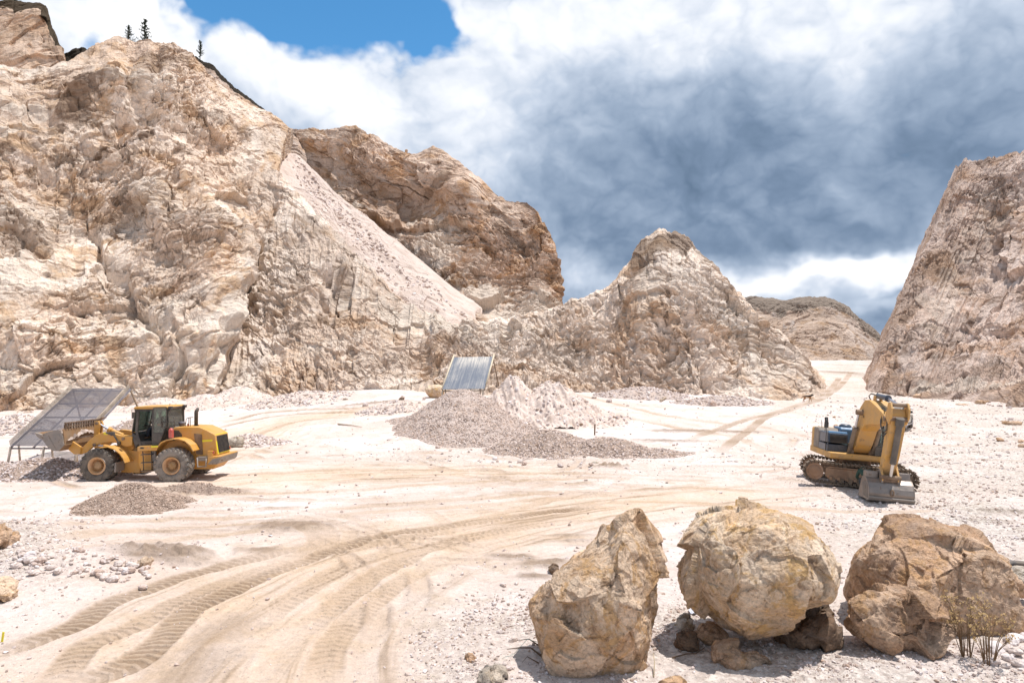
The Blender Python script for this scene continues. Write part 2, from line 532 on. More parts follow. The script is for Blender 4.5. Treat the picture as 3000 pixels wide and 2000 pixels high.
# main face on the left
bx = [-430, -350, -170, -20, 60, 130, 200, 270, 335, 390, 440, 490, 530, 565, 600, 622, 640]
by = [1250, 1245, 1238, 1228, 1222, 1216, 1208, 1200, 1196, 1192, 1190, 1187, 1184, 1182, 1178, 1172, 1168]
bY = [64, 65, 68, 70, 71, 72, 73, 74, 75, 75, 75, 75.5, 76, 77, 77.5, 79, 88]
tp = [(-430, 300), (-350, 260), (-150, 215), (0, 192), (90, 205), (180, 185), (250, 148), (345, 112), (395, 125), (440, 118), (500, 125),
      (565, 148), (610, 215), (680, 275), (760, 325), (845, 372), (860, 378)]
tY = [98, 99, 104, 108, 111, 114, 117, 119, 120, 120, 121, 122, 123, 124, 126, 128, 140]
def left_extra(flat, px, py, front, nv, shp):
    e = np.zeros(shp[:2], f32)
    # a slanted seam of fallen ground, ledges and a leaning buttress
    x, y = px, py
    def seg(x0, y0, x1, y1, w, h):
        L = math.hypot(x1 - x0, y1 - y0); ux, uy = (x1 - x0) / L, (y1 - y0) / L
        a = (x - x0) * ux + (y - y0) * uy; b = -(x - x0) * uy + (y - y0) * ux
        b = b + 14 * np.sin(a / 37.0) + 6 * np.sin(a / 11.0 + 1)
        m = np.clip(np.minimum(a, L - a) / 30 + .5, 0, 1)
        return h * m * np.exp(-(b / w) ** 2)
    k = slice(front, front + nv)
    e[k] += seg(300, 730, 470, 1010, 16, -1.8) + seg(235, 610, 340, 840, 14, -1.2)
    e[k] += seg(560, 620, 690, 860, 55, 2.2) + seg(690, 700, 640, 1000, 30, 2.6)
    e[k] += seg(120, 520, 450, 330, 20, -1.5) + seg(0, 640, 140, 690, 34, 1.6) + seg(0, 735, 140, 720, 26, -1.6)
    e[k] += seg(180, 380, 330, 250, 24, 1.6) + seg(330, 430, 430, 300, 40, -1.4)
    e[k] += seg(480, 520, 640, 700, 24, -1.3) + seg(400, 560, 560, 760, 26, 1.3)
    e[k] += seg(640, 960, 625, 1150, 16, -1.8) + seg(500, 900, 600, 1150, 22, .9)
    e[k] += seg(455, 130, 440, 220, 13, -2.0) + seg(300, 150, 380, 330, 18, 1.2)
    return e.ravel()
rock_mass('cliff', cols(bx, by, bY), [(a, b, c) for (a, b), c in zip(tp, tY)], M_left, int(620 * RQ), int(640 * RQ), g=1.25, seed=3,
          ang=(.9, .25), stretch=(8, 3, 3), blk=.50, big=.62, rill=.45, rillw=4.0, powder=[(300, 1130, 400, 45, 0, .6), (470, 950, 150, 90, .6, .55), (640, 1010, 22, 160, .1, .9), (560, 1100, 110, 60, 0, .7), (120, 620, 110, 40, 0, .7), (40, 400, 70, 16, 0, .9), (60, 350, 60, 14, 0, .9), (430, 270, 60, 40, .3, .6), (700, 560, 30, 120, .3, .5), (330, 480, 80, 20, -.4, .4), (500, 600, 90, 50, .5, .4)], bumps=[(600, 900, 70, 190, -4.5, 0), (80, 950, 160, 120, -2, 0), (420, 640, 120, 90, 2.0, .6), (500, 330, 90, 70, 3, 0), (330, 560, 60, 200, 2.5, -.5)],
          extra=left_extra, fine=1.1, stains=[(290, 285, 85, 42, -.5, .9), (225, 350, 110, 38, -.5, .85), (340, 424, 70, 10, -.05, 1.0), (420, 408, 30, 8, -.3, 1.0), (270, 455, 40, 12, -.9, .9), (190, 470, 90, 12, -.25, .7), (60, 440, 90, 9, -.1, .6), (470, 175, 28, 60, .1, .55), (420, 220, 110, 40, -.5, .45), (330, 665, 50, 24, .4, .4), (640, 350, 90, 14, .4, .5), (70, 690, 90, 45, 0, .45), (440, 620, 60, 70, .5, .3), (210, 990, 110, 16, .1, .4)])

# bench, and the peak in the middle
tp = [(600, 470), (680, 540), (750, 500), (812, 500), (870, 572), (930, 628), (1000, 700), (1070, 770), (1150, 850), (1240, 900), (1330, 938), (1480, 934),
      (1600, 908), (1650, 888), (1720, 865), (1790, 833), (1832, 785), (1888, 703), (1913, 688), (1950, 680), (1990, 682), (2015, 690), (2041, 733), (2092, 778),
      (2155, 848), (2194, 893), (2245, 950), (2296, 997), (2347, 1060), (2404, 1118), (2436, 1140)]
tY = [118, 114, 112, 112, 109, 107, 105, 103, 101, 99, 98, 97, 97, 96, 95, 95, 95, 95, 95, 95, 95, 95, 94, 93, 90, 88, 85, 82, 82, 84, 86]
bx = [520, 600, 665, 730, 800, 870, 940, 1020, 1110, 1210, 1330, 1470, 1580, 1650, 1715, 1780, 1830, 1870, 1905, 1945, 1985, 2020, 2055, 2100, 2155, 2200, 2250, 2300, 2350, 2408, 2440]
by = [1182, 1176, 1168, 1166, 1164, 1162, 1159, 1155, 1146, 1134, 1118, 1110, 1110, 1112, 1114, 1119, 1123, 1128, 1134, 1140, 1146, 1150, 1154, 1158, 1162, 1165, 1166, 1165, 1158, 1142, 1150]
bY = [86, 84.5, 83, 82, 81, 80, 79, 78, 77, 76, 76, 77, 78, 78, 78, 77, 76, 75, 74.5, 74, 73.5, 73, 72.5, 72, 71.5, 71, 71, 71.5, 73, 80, 84]
def bench_extra(flat, px, py, front, nv, shp):
    e = np.zeros(shp[:2], f32); x, y = px, py
    def seg(x0, y0, x1, y1, w, h):
        L = math.hypot(x1 - x0, y1 - y0); ux, uy = (x1 - x0) / L, (y1 - y0) / L
        a = (x - x0) * ux + (y - y0) * uy; b = -(x - x0) * uy + (y - y0) * ux
        b = b + 9 * np.sin(a / 31.0) + 4 * np.sin(a / 9.0 + 1)
        m = np.clip(np.minimum(a, L - a) / 30 + .5, 0, 1)
        return h * m * np.exp(-(b / w) ** 2)
    k = slice(front, front + nv)
    e[k] += seg(945, 790, 1010, 880, 32, -2.6) + seg(930, 850, 980, 950, 10, -1.3) + seg(1020, 770, 880, 900, 16, 1.1)
    e[k] += seg(1150, 960, 1290, 1080, 30, -1.3) + seg(1240, 980, 1290, 960, 12, -.9) + seg(1640, 960, 1700, 1080, 60, -1.4)
    e[k] += seg(1480, 960, 1440, 1060, 50, -1.2) + seg(800, 560, 720, 900, 14, -1.2) + seg(905, 600, 860, 740, 16, -1.0)
    e[k] += seg(1900, 760, 1840, 820, 12, -1.0) + seg(2060, 800, 2230, 1060, 26, .9) + seg(1960, 860, 2080, 1120, 22, -.8)
    return e.ravel()
rock_mass('bench', cols(bx, by, bY), [(a, b, c) for (a, b), c in zip(tp, tY)], M_mid, int(1120 * RQ), int(400 * RQ), g=1.1, seed=21,
          ang=(-.85, .3), stretch=(7, 2.6, 2.6), bumps=[(1600, 1010, 120, 60, 2.0, 0), (1950, 740, 50, 40, -1.5, 0), (2020, 950, 60, 160, -2.5, -.3), (1780, 950, 70, 120, 1.5, .3)],
          extra=bench_extra, amp=.85, blk=.34, big=.34, jag=16, rill=.75, rillw=3.0, powder=[(1230, 925, 160, 26, .25, .9), (1120, 880, 70, 26, .7, .7), (780, 540, 40, 40, 0, .4), (820, 760, 60, 60, .5, .3), (700, 1120, 140, 40, 0, .6), (1000, 1000, 160, 20, -.3, .4), (1900, 880, 30, 90, .2, .5), (2180, 1000, 40, 120, -.5, .5), (1500, 960, 110, 14, 0, .7), (820, 900, 80, 60, 0, .35)], back=((9, .6), (16, .8), (45, -14)), fine=1.1, stains=[(905, 660, 30, 40, .8, .35), (1000, 770, 60, 26, .75, .4), (1110, 870, 50, 12, .7, .4), (1965, 708, 95, 46, 0, .85), (1885, 750, 34, 70, .5, .75), (1010, 850, 26, 50, -.3, .55), (930, 640, 10, 60, .2, .4), (960, 930, 40, 9, .9, .7), (1290, 960, 40, 12, -.8, .6), (1600, 920, 70, 9, -.2, .4), (1650, 1010, 70, 60, .3, .35), (870, 950, 60, 12, -.6, .4)])

# sandy scree between the faces
m, t, b = new_mat('pale scree')
pos = t.n('ShaderNodeNewGeometry').outputs['Position']
mp = t.n('ShaderNodeMapping', {0: pos, 'Rotation': (0, .62, .55), 'Scale': (.12, .9, .9)}).outputs[0]
c_ = t.mix(t.maprange(t.noise(mp, 1.0, 7, .6, .4), .38, .66), (0.660, 0.545, 0.480), (0.550, 0.437, 0.369))
c_ = t.mix(t.math('MULTIPLY', t.maprange(t.noise(mp, 3.0, 8, .75, .6), .56, .68), .7), c_, (.44, .35, .27))
c_ = t.mix(t.math('MULTIPLY', t.maprange(t.noise(pos, 1.6, 8, .8, .2), .60, .66), .85), c_, (.25, .19, .14))
lk(t, c_, b.inputs['Base Color']); b.inputs['Roughness'].default_value = .97
lk(t, t.n('ShaderNodeBump', {'Strength': .5, 'Distance': .25, 'Height': t.noise(pos, 1.8, 8, .7)}).outputs[0], b.inputs['Normal'])
M_scree = m
rock_mass('scree_slope', [(1085, 905, 104), (1150, 912, 102.5), (1205, 922, 102), (1245, 930, 101), (1280, 932, 102), (1320, 928, 103), (1360, 922, 107), (1390, 912, 112), (1410, 905, 120)],
          [(780, 520, 121), (800, 490, 126), (815, 470, 130), (830, 458, 133), (842, 452, 134), (855, 448, 135), (870, 450, 136), (890, 470, 137), (905, 500, 140)],
          M_scree, 260, 300, jag=3, joints=0, blk=.3, g=1.0, seed=40, amp=.30, big=.8, fine=1.2, rill=.22, rillw=2.0, ang=(-.6, .5), bumps=[(1245, 850, 60, 55, -3.0, 0), (1010, 690, 30, 260, -1.2, -.72)], back=((4, -1), (10, -8)))

# ridge behind the scree
tp = [(770, 380), (845, 372), (900, 377), (940, 380), (1000, 376), (1042, 373), (1062, 386), (1140, 425), (1185, 444), (1215, 452), (1268, 433), (1310, 455), (1380, 510),
      (1440, 555), (1480, 587), (1545, 590), (1577, 612), (1602, 660), (1628, 720), (1638, 790), (1642, 850), (1648, 892), (1652, 895)]
tY = [152, 151, 150, 150, 150, 150, 150, 149, 148, 147, 146, 144, 142, 140, 138, 136, 134, 132, 130, 128, 126, 125, 150]
bx = [760, 810, 850, 890, 930, 970, 1010, 1060, 1110, 1160, 1220, 1270, 1330, 1390, 1440, 1490, 1530, 1560, 1590, 1615, 1635, 1655, 1668]
by = [640, 650, 660, 680, 700, 730, 770, 820, 860, 890, 910, 925, 930, 930, 928, 926, 924, 922, 920, 916, 910, 905, 902]
bY = [142, 141, 140, 138, 136, 133, 130, 127, 124, 121, 118, 115, 113, 112, 112, 112, 112, 112, 113, 115, 117, 120, 146]
def ridge_g(t): return np.interp(t, [0, .25, .5, .62, .85, 1], [0, .42, .72, .80, .90, 1])
rock_mass('ridge', cols(bx, by, bY), [(a, b, c) for (a, b), c in zip(tp, tY)], M_ridge, int(460 * RQ), int(330 * RQ), gfun=ridge_g, seed=55,
          ang=(-.6, .2), stretch=(9, 3, 3.2), amp=.95, blk=.8, big=.6, rill=.3, rillw=4.0, powder=[(1150, 770, 140, 50, .65, .95), (1400, 880, 240, 40, .22, .95), (1290, 720, 70, 60, .5, .8), (1560, 890, 90, 36, 0, .9), (1040, 680, 60, 40, .7, .9), (920, 400, 60, 12, 0, .5), (960, 560, 50, 40, .7, .6)], bumps=[(1240, 590, 110, 60, 3.5, .4), (1500, 720, 80, 80, 2.5, .5), (1560, 830, 50, 90, -2.0, 0), (1130, 500, 90, 40, -2.5, .6)], foot=20, stains=[(1500, 690, 60, 30, .9, .6), (1530, 725, 22, 20, 0, .8), (1290, 540, 60, 12, -.8, .6), (1210, 770, 60, 20, .4, .6), (1260, 790, 60, 14, .3, .6), (1410, 860, 12, 30, -.3, .5), (1180, 610, 90, 30, .6, .35), (1560, 600, 40, 14, .2, .5), (980, 390, 90, 10, 0, .3)])
# soil capped shoulder, upper block, dark hump behind
rock_mass('soil_shoulder', [(520, 420, 140), (580, 420, 140), (640, 430, 141), (700, 440, 142), (770, 450, 143), (850, 460, 144), (900, 470, 146)],
          [(535, 150, 150), (578, 168, 150), (620, 190, 150), (690, 258, 150), (760, 312, 150), (838, 372, 150), (880, 420, 150)], M_cap, 240, 200, seed=61, amp=.55, blk=.45, big=.4, cap=.085, foot=5)
rock_mass('upper_block', [(-420, 280, 123), (-220, 275, 123), (-60, 270, 123), (20, 265, 123), (70, 260, 123), (110, 255, 123), (140, 250, 123.5), (160, 248, 124), (175, 245, 125), (188, 240, 127), (200, 235, 150)],
          [(-420, 10, 136), (-220, 18, 136), (-60, 10, 136), (20, 9, 136), (65, 8, 136), (108, 14, 136), (133, 24, 136), (142, 62, 134), (160, 98, 132), (171, 125, 130), (180, 185, 150)], M_block, 300, 230, g=.8, seed=67, amp=.75, blk=.45, big=.4, cap=.13, foot=5,
          back=((14, -.3), (40, -20)))
rock_mass('soil_hump', [(150, 230, 141), (190, 230, 140), (230, 225, 140), (280, 220, 140), (330, 210, 141)],
          [(165, 200, 146), (190, 168, 148), (218, 149, 148), (250, 144, 148), (300, 150, 147)], M_cap, 110, 60, seed=71, amp=.3, cap=.9, foot=5)
# far hill in the gap
tp = [(2090, 990), (2140, 915), (2176, 868), (2212, 866), (2280, 878), (2350, 872), (2420, 870), (2470, 890), (2520, 930), (2562, 966), (2605, 1003), (2640, 1030)]
bx = [2090, 2135, 2180, 2225, 2280, 2340, 2400, 2450, 2500, 2550, 2600, 2650]
rock_mass('hill', cols(bx, [1095] * 12, [150, 150, 150, 149, 148, 148, 149, 150, 152, 155, 160, 166]), [(a, b, c) for (a, b), c in zip(tp, [182] * 12)], M_far, 230, 120, g=.75, seed=80, amp=.6, blk=.4, big=.4,
          ang=(.1, .1), stretch=(14, 5, 1.8), cap=.16, foot=10)
# cliff on the right
tp = [(2800, 487, 116), (2812, 480, 95), (2832, 474, 94), (2880, 468, 94), (2940, 455, 93), (3000, 437, 92), (3100, 400, 90), (3250, 350, 88), (3450, 330, 86)]
bs = [(2522, 1140, 97), (2536, 1144, 78), (2640, 1150, 72), (2740, 1154, 70), (2850, 1152, 68), (2950, 1142, 66), (3080, 1120, 63), (3250, 1100, 60), (3450, 1080, 58)]
def right_extra(flat, px, py, front, nv, shp):
    # rain rills running down the face
    s = (px - 2500) / 1.0 + (py - 480) * .42
    q = np.stack([s.ravel() / 13.0, py.ravel() / 260.0, np.zeros(px.size)], -1)
    r = ridged(q, 3, 91).reshape(px.shape)
    e = np.zeros(shp[:2], f32); e[front:front + nv] = (r - .6) * .55
    return e.ravel()
rock_mass('cliff', bs, tp, M_right, int(420 * RQ), int(440 * RQ), g=.95, seed=95, amp=.75, ang=(1.0, .2), stretch=(9, 2.4, 2.4), blk=.6, big=.5, jag=14, powder=[(2850, 1140, 160, 20, 0, .7), (2900, 640, 60, 60, .3, .4), (2760, 900, 40, 120, .4, .4)], extra=right_extra,
          bumps=[(2870, 760, 60, 200, 1.8, .3), (2700, 1000, 60, 120, -1.0, .4)], fine=1.1, stains=[(2650, 930, 40, 170, .45, .35), (2850, 700, 60, 30, .6, .3), (2960, 560, 60, 30, .2, .4), (2770, 760, 26, 90, .4, .3), (2900, 1100, 70, 24, 0, .4)])

# ------------------------------------------------------------------ pit floor
TR = [  # wheel tracks as photo paths: points, width m, depth m, tread
    ([(180, 2040), (223, 2000), (408, 1928), (548, 1794), (638, 1750), (765, 1686), (893, 1641), (1084, 1578), (1275, 1546), (1500, 1514), (1760, 1480)], .62, .075, 1),
    ([(60, 2040), (147, 2000), (255, 1896), (395, 1833), (510, 1769), (638, 1711), (797, 1660), (957, 1622), (1150, 1585), (1400, 1540)], .6, .05, 1),
    ([(-80, 1935), (0, 1909), (128, 1871), (223, 1833), (306, 1775), (420, 1730), (560, 1680), (760, 1630), (960, 1590)], .6, .07, .6),
    ([(780, 2040), (797, 2000), (829, 1896), (893, 1833), (957, 1794), (1033, 1731), (1116, 1673), (1250, 1610), (1450, 1560), (1700, 1520)], .7, .045, 1),
    ([(935, 2040), (944, 2000), (970, 1896), (1050, 1800), (1150, 1720), (1290, 1640), (1500, 1580)], .6, .03, .8),
    ([(640, 2040), (660, 1960), (720, 1870), (800, 1790), (920, 1710), (1060, 1640), (1300, 1570)], .7, .03, .8),
    ([(700, 1545), (816, 1539), (905, 1556), (925, 1588), (885, 1620), (800, 1645)], .5, .05, .5),
    ([(740, 1530), (850, 1528), (950, 1548), (972, 1585), (930, 1625), (830, 1660)], .45, .05, .5),
    ([(760, 1515), (880, 1515), (1000, 1538), (1025, 1580), (980, 1622)], .45, .04, .5),
    ([(880, 1500), (980, 1505), (1060, 1530), (1085, 1560), (1060, 1590)], .45, .04, .4),
    ([(100, 1585), (250, 1565), (400, 1556), (600, 1545), (800, 1530), (1100, 1500), (1500, 1470), (1900, 1440)], .55, .04, .3),
    ([(120, 1550), (300, 1532), (500, 1522), (760, 1512), (1100, 1478), (1500, 1452), (1900, 1425), (2300, 1440)], .55, .04, .3),
    ([(0, 1625), (200, 1600), (420, 1588), (640, 1568), (860, 1545)], .5, .03, .3),
    ([(300, 1460), (560, 1450), (900, 1440), (1300, 1420), (1700, 1400), (2100, 1410)], .5, .04, .2),
    ([(560, 1400), (800, 1385), (1100, 1375), (1400, 1380), (1750, 1390), (2150, 1400)], .55, .05, .2),
    ([(600, 1260), (760, 1225), (900, 1212), (1050, 1205), (1200, 1200)], .7, .08, .2),
    ([(640, 1240), (760, 1212), (900, 1200), (1050, 1194), (1200, 1186)], .7, .08, .2),
    ([(620, 1330), (700, 1300), (800, 1255), (900, 1230), (1050, 1222)], .7, .06, .2),
    ([(2100, 1330), (2230, 1230), (2330, 1195), (2420, 1160), (2470, 1120), (2500, 1085)], .7, .10, .2),
    ([(2000, 1290), (2150, 1240), (2260, 1210), (2360, 1178), (2430, 1140), (2460, 1105)], .7, .10, .2),
    ([(1640, 1170), (1800, 1215), (1950, 1245), (2150, 1280), (2260, 1330)], .7, .05, .2),
    ([(1660, 1150), (1850, 1195), (2000, 1225), (2200, 1250)], .7, .05, .2),
    ([(1500, 1500), (1800, 1470), (2150, 1480), (2500, 1500), (2800, 1490)], .5, .03, .2),
    ([(1350, 1560), (1480, 1500), (1700, 1450), (2000, 1425)], .5, .04, .3),
    ([(1180, 1470), (1260, 1500), (1310, 1545), (1290, 1590)], .45, .04, .3),
]
OLD = []
_r = random.Random(31)
for _ in range(34):
    yc = _r.uniform(19, 46); xc = _r.uniform(-.55, .5) * yc; a0 = _r.uniform(-.35, .35) + (math.pi if _r.random() < .5 else 0); cv = _r.uniform(-.09, .09); Ls = _r.uniform(8, 22)
    for off in (0, 2.1):
        x_, y_, a_ = xc - math.sin(a0) * off, yc + math.cos(a0) * off, a0; ln = []
        for k in range(26):
            ln.append((x_, y_)); x_ += math.cos(a_) * Ls / 25; y_ += math.sin(a_) * Ls / 25; a_ += cv * Ls / 25
        OLD.append((np.array(ln), _r.uniform(.35, .55)))
def densify(pts, n=60):
    w = np.array([gpt(a, b)[:2] for a, b in pts])
    # Catmull-Rom in plan
    out = []
    k = len(w)
    for i in range(k - 1):
        p0, p1, p2, p3 = w[max(i - 1, 0)], w[i], w[i + 1], w[min(i + 2, k - 1)]
        for t in np.linspace(0, 1, 10, endpoint=False):
            out.append(.5 * ((2 * p1) + (p2 - p0) * t + (2 * p0 - 5 * p1 + 4 * p2 - p3) * t * t + (3 * p1 - p0 - 3 * p2 + p3) * t ** 3))
    out.append(w[-1])
    return np.array(out)

def path_coords(X, Yv, line, reach):
    """signed distance to, and distance along, a plan line - only near it"""
    lo = line.min(0) - reach; hi = line.max(0) + reach
    m = np.where((X > lo[0]) & (X < hi[0]) & (Yv > lo[1]) & (Yv < hi[1]))[0]
    best = np.full(len(m), 1e9); al = np.zeros(len(m)); sd = np.zeros(len(m))
    acc = 0; x = X[m]; y = Yv[m]
    for i in range(len(line) - 1):
        a = line[i]; d = line[i + 1] - a; L = np.hypot(*d)
        if L < 1e-6: continue
        ux, uy = d / L
        s = np.clip((x - a[0]) * ux + (y - a[1]) * uy, 0, L)
        ex = x - a[0] - s * ux; ey = y - a[1] - s * uy
        q = ex * ex + ey * ey
        c = q < best
        best[c] = q[c]; al[c] = acc + s[c]; sd[c] = (ex * -uy + ey * ux)[c]
        acc += L
    return m, np.sqrt(best), al, sd, acc

def ground_field(X, Yv):
    n = len(X)
    z = ground_z(X, Yv)
    P3 = np.stack([X, Yv, np.zeros(n)], -1).astype(f32)
    far = np.clip((Yv - 8) / 40, 0, 1)
    z = z + .09 * fbm(P3 / 6.0, 3, 201) * np.clip(Yv / 30, .35, 1.3) + .05 * fbm(P3 / 1.3, 3, 205) + 1.1 * fbm(P3 / 16.0, 3, 207) * np.clip((Yv - 95) / 40, 0, 1)
    track = np.zeros(n); damp = np.zeros(n)
    jit = .05 * fbm(P3 / .8, 2, 209)
    for pts, w, dep, tread in TR:
        line = densify(pts)
        m, d, al, sd, L = path_coords(X, Yv, line, 2.2)
        if len(m) == 0: continue
        d = np.abs(d + jit[m]); endf = np.clip(np.minimum(al, L - al) / 1.5, 0, 1)
        patch = np.clip(.75 + .9 * fbm(np.stack([al / 5, al * 0 + w * 7, al * 0], -1), 2, 215), 0, 1.2) * endf
        inside = np.clip((w / 2 - d) / .10 + .5, 0, 1)
        rim = np.exp(-((d - w / 2 - .05) / .07) ** 2)
        ph = (al * 5.0 + np.abs(sd) * 2.0)
        tri = np.abs((ph % 1.0) - .5) * 2
        bars = np.clip((tri - .45) * 4, 0, 1)
        z[m] += patch * (-dep * .6 * inside + dep * .30 * rim + inside * tread * (.034 * bars - .015) * (.55 + .9 * np.clip(fbm(np.stack([al, sd * 1.2, al * 0 + w], -1), 3, 219) + .45, 0, 1)))
        # faint parallel scrapes beside the track
        track[m] = np.maximum(track[m], np.clip(inside * .9 + .35 * np.exp(-(d / .8) ** 2), 0, 1) * patch)
        damp[m] = np.maximum(damp[m], patch * inside * np.clip((dep - .04) / .04, 0, 1) * (.55 + .6 * (1 - bars) * (tread > .5)))
    # crossing wheel marks left by earlier loads
    for line, w in OLD:
        m, d, al, sd, L = path_coords(X, Yv, line, 1.0)
        if len(m) == 0: continue
        d = np.abs(d + jit[m] * 1.5); endf = np.clip(np.minimum(al, L - al) / 3, 0, 1)
        patch = np.clip(.35 + 1.3 * fbm(np.stack([al / 3, al * 0 + w * 9, al * 0], -1), 3, 217), 0, 1) * endf
        inside = np.clip((w / 2 - d) / .08 + .5, 0, 1); rim = np.exp(-((d - w / 2 - .05) / .08) ** 2)
        z[m] += patch * (-.035 * inside + .04 * rim)
        track[m] = np.maximum(track[m], inside * patch); damp[m] = np.maximum(damp[m], .55 * rim * patch)
    # the worn haul road
    road = np.zeros(n)
    for pts, w in (([(200, 2080), (500, 1860), (760, 1720), (1050, 1610), (1400, 1540), (1800, 1480), (2100, 1450)], 2.6),
                   ([(760, 2080), (850, 1880), (1000, 1740), (1250, 1620), (1500, 1560)], 2.0),
                   ([(560, 1340), (700, 1290), (820, 1240), (1000, 1210), (1250, 1195)], 3.0),
                   ([(1500, 1380), (1000, 1390), (600, 1420)], 3.0)):
        m, d, al, sd, L = path_coords(X, Yv, densify(pts), w * 2.6)
        road[m] = np.maximum(road[m], np.exp(-(d / w) ** 2))
        sk = fbm(np.stack([sd * 1.9, al * .10, al * 0 + w], -1), 5, 221, .62)
        band = np.exp(-(d / (w * 1.3)) ** 2)
        track[m] = np.maximum(track[m], np.clip(sk * 2.2, 0, 1) * band); damp[m] = np.maximum(damp[m], np.clip(sk * 2.6 - .75, 0, .7) * band)
        z[m] += .035 * sk * band
    # dark scraped patches of damp soil
    for px, py, rx, ry, h in ((850, 1540, 1.6, .9, .05), (470, 1620, 1.5, .8, .12), (760, 1612, .7, .4, .05), (560, 1440, 2.5, .9, .12), (2620, 1470, 1.0, .5, .03), (2930, 1500, 1.1, .6, .10), (2900, 1525, 1.2, .3, .02),
                              (560, 1950, .8, 1.3, .0), (650, 1850, .6, 1.5, 0), (1790, 1368, 1.1, .45, .18), (1500, 1630, .9, .4, .03), (1560, 1690, .5, .3, .03), (1600, 1650, .8, .5, .04), (2740, 1580, .5, .2, .0), (1100, 1180, 4, 1.2, .1), (2470, 1092, 3.0, 9.0, .05), (2510, 1068, 5, 4, .1), (2000, 1262, 3, 1.0, .06), (1950, 1290, 2.6, .8, .06), (2160, 1262, 2.2, .7, .04)):
        c = gpt(px, py)
        q = np.exp(-((X - c[0]) / rx) ** 2 - ((Yv - c[1]) / ry) ** 2)
        q2 = np.clip(q * 1.6 - .35 + .5 * fbm(P3 / .5, 2, 230) * (q > .05), 0, 1)
        damp = np.maximum(damp, q2 * (.8 if h > 0 else .42)); z = z + h * q2 * (1 + fbm(P3 / .25, 2, 233))
    # how stony the surface is
    px_ = X / np.maximum(Yv, 1) * 2000 + 1500
    stony = np.clip((px_ - 2250) / 300, 0, 1) * np.clip((Yv - 14) / 6, 0, 1)
    stony = np.maximum(stony, np.clip((px_ - 1150) / 250, 0, 1) * np.clip((16.5 - Yv) / 3, 0, 1))
    stony = np.maximum(stony, np.clip((330 - px_) / 200, 0, 1) * np.clip((24 - Yv) / 4, 0, 1) * np.clip((Yv - 15) / 2, 0, 1))
    stony = np.maximum(stony, .55 * np.clip(1 - np.abs(Yv - 38) / 9, 0, 1) * np.clip((px_ - 1000) / 150, 0, 1))
    stony = stony * (1 - .8 * np.clip(track, 0, 1)) * np.clip(.8 + 1.2 * fbm(P3 / 3.5, 3, 240), 0, 1)
    z = z + stony * .05 * np.abs(fbm(P3 / .22, 2, 245))
    return z, track, damp, road, stony

q = np.concatenate([np.linspace(1 / 4.5, 1 / 10.2, 70, endpoint=False), np.linspace(1 / 10.2, 1 / 120, 860), 1 / np.geomspace(124, 420, 40)])
yy = 1 / q
uu = np.concatenate([np.linspace(-1.7, -.86, 60, endpoint=False), np.linspace(-.86, .86, 1300), np.linspace(.86, 1.7, 61)[1:]])
UU, YY = np.meshgrid(uu, yy)
X = (UU * YY).ravel(); Yv = YY.ravel()
z, track, damp, road, stony = ground_field(X, Yv)

m, t, b = new_mat('quarry floor')
pos = t.n('ShaderNodeNewGeometry').outputs['Position']
A = lambda k: t.n('ShaderNodeAttribute', attribute_name=k).outputs['Fac']
n_big = t.noise(pos, .16, 6, .6, .6); n_med = t.noise(pos, .9, 8, .65, .5); n_f = t.noise(pos, 7.0, 8, .72, .2); n_ff = t.noise(pos, 24.0, 5, .7)
c_ = t.mix(t.maprange(n_big, .36, .64), (0.770, 0.663, 0.617), (0.670, 0.550, 0.485))
c_ = t.mix(t.math('MULTIPLY', t.maprange(n_med, .50, .66), .6), c_, (.54, .435, .345))
c_ = t.mix(t.math('MULTIPLY', A('road'), t.maprange(n_med, .3, .7, .45, .85)), c_, (.69, .505, .36))
c_ = t.mix(t.math('MULTIPLY', A('track'), .65), c_, (.50, .355, .235))
c_ = t.mix(t.math('MULTIPLY', A('damp'), .85), c_, (.215, .14, .085))
st = A('stony')
c_ = t.mix(t.math('MULTIPLY', st, .6), c_, t.mix(t.maprange(n_f, .4, .62), (.36, .30, .25), (.70, .64, .57)))
v = t.math('ADD', t.math('MULTIPLY', n_f, .75), t.math('ADD', t.math('MULTIPLY', n_ff, .45), .40))
c_ = t.mix(1.0, c_, t.n('ShaderNodeCombineColor', {0: v, 1: v, 2: v}).outputs[0], 'MULTIPLY')
vo = t.n('ShaderNodeTexVoronoi', {'Vector': pos, 'Scale': 5.0}, feature='F1')
sp = t.math('MULTIPLY', t.maprange(vo.outputs['Distance'], .20, .12), t.maprange(n_med, .42, .6))
c_ = t.mix(t.math('MULTIPLY', sp, .5), c_, (.33, .27, .21))
lk(t, c_, b.inputs['Base Color']); b.inputs['Roughness'].default_value = .97; b.inputs['Specular IOR Level'].default_value = .1
hh = t.math('ADD', t.math('MULTIPLY', n_f, .6), t.math('ADD', t.math('MULTIPLY', n_ff, .25), t.math('MULTIPLY', n_med, .8)))
lk(t, t.n('ShaderNodeBump', {'Strength': .75, 'Distance': .15, 'Height': hh}).outputs[0], b.inputs['Normal'])
M_ground = m
gr = new_mesh('ground', np.stack([X, Yv, z], -1), quads=grid_quads(len(yy), len(uu)), mat=M_ground, smooth=True,
              attrs={'track': np.clip(track, 0, 1), 'damp': damp, 'road': road, 'stony': stony})
gr['kind'] = 'structure'
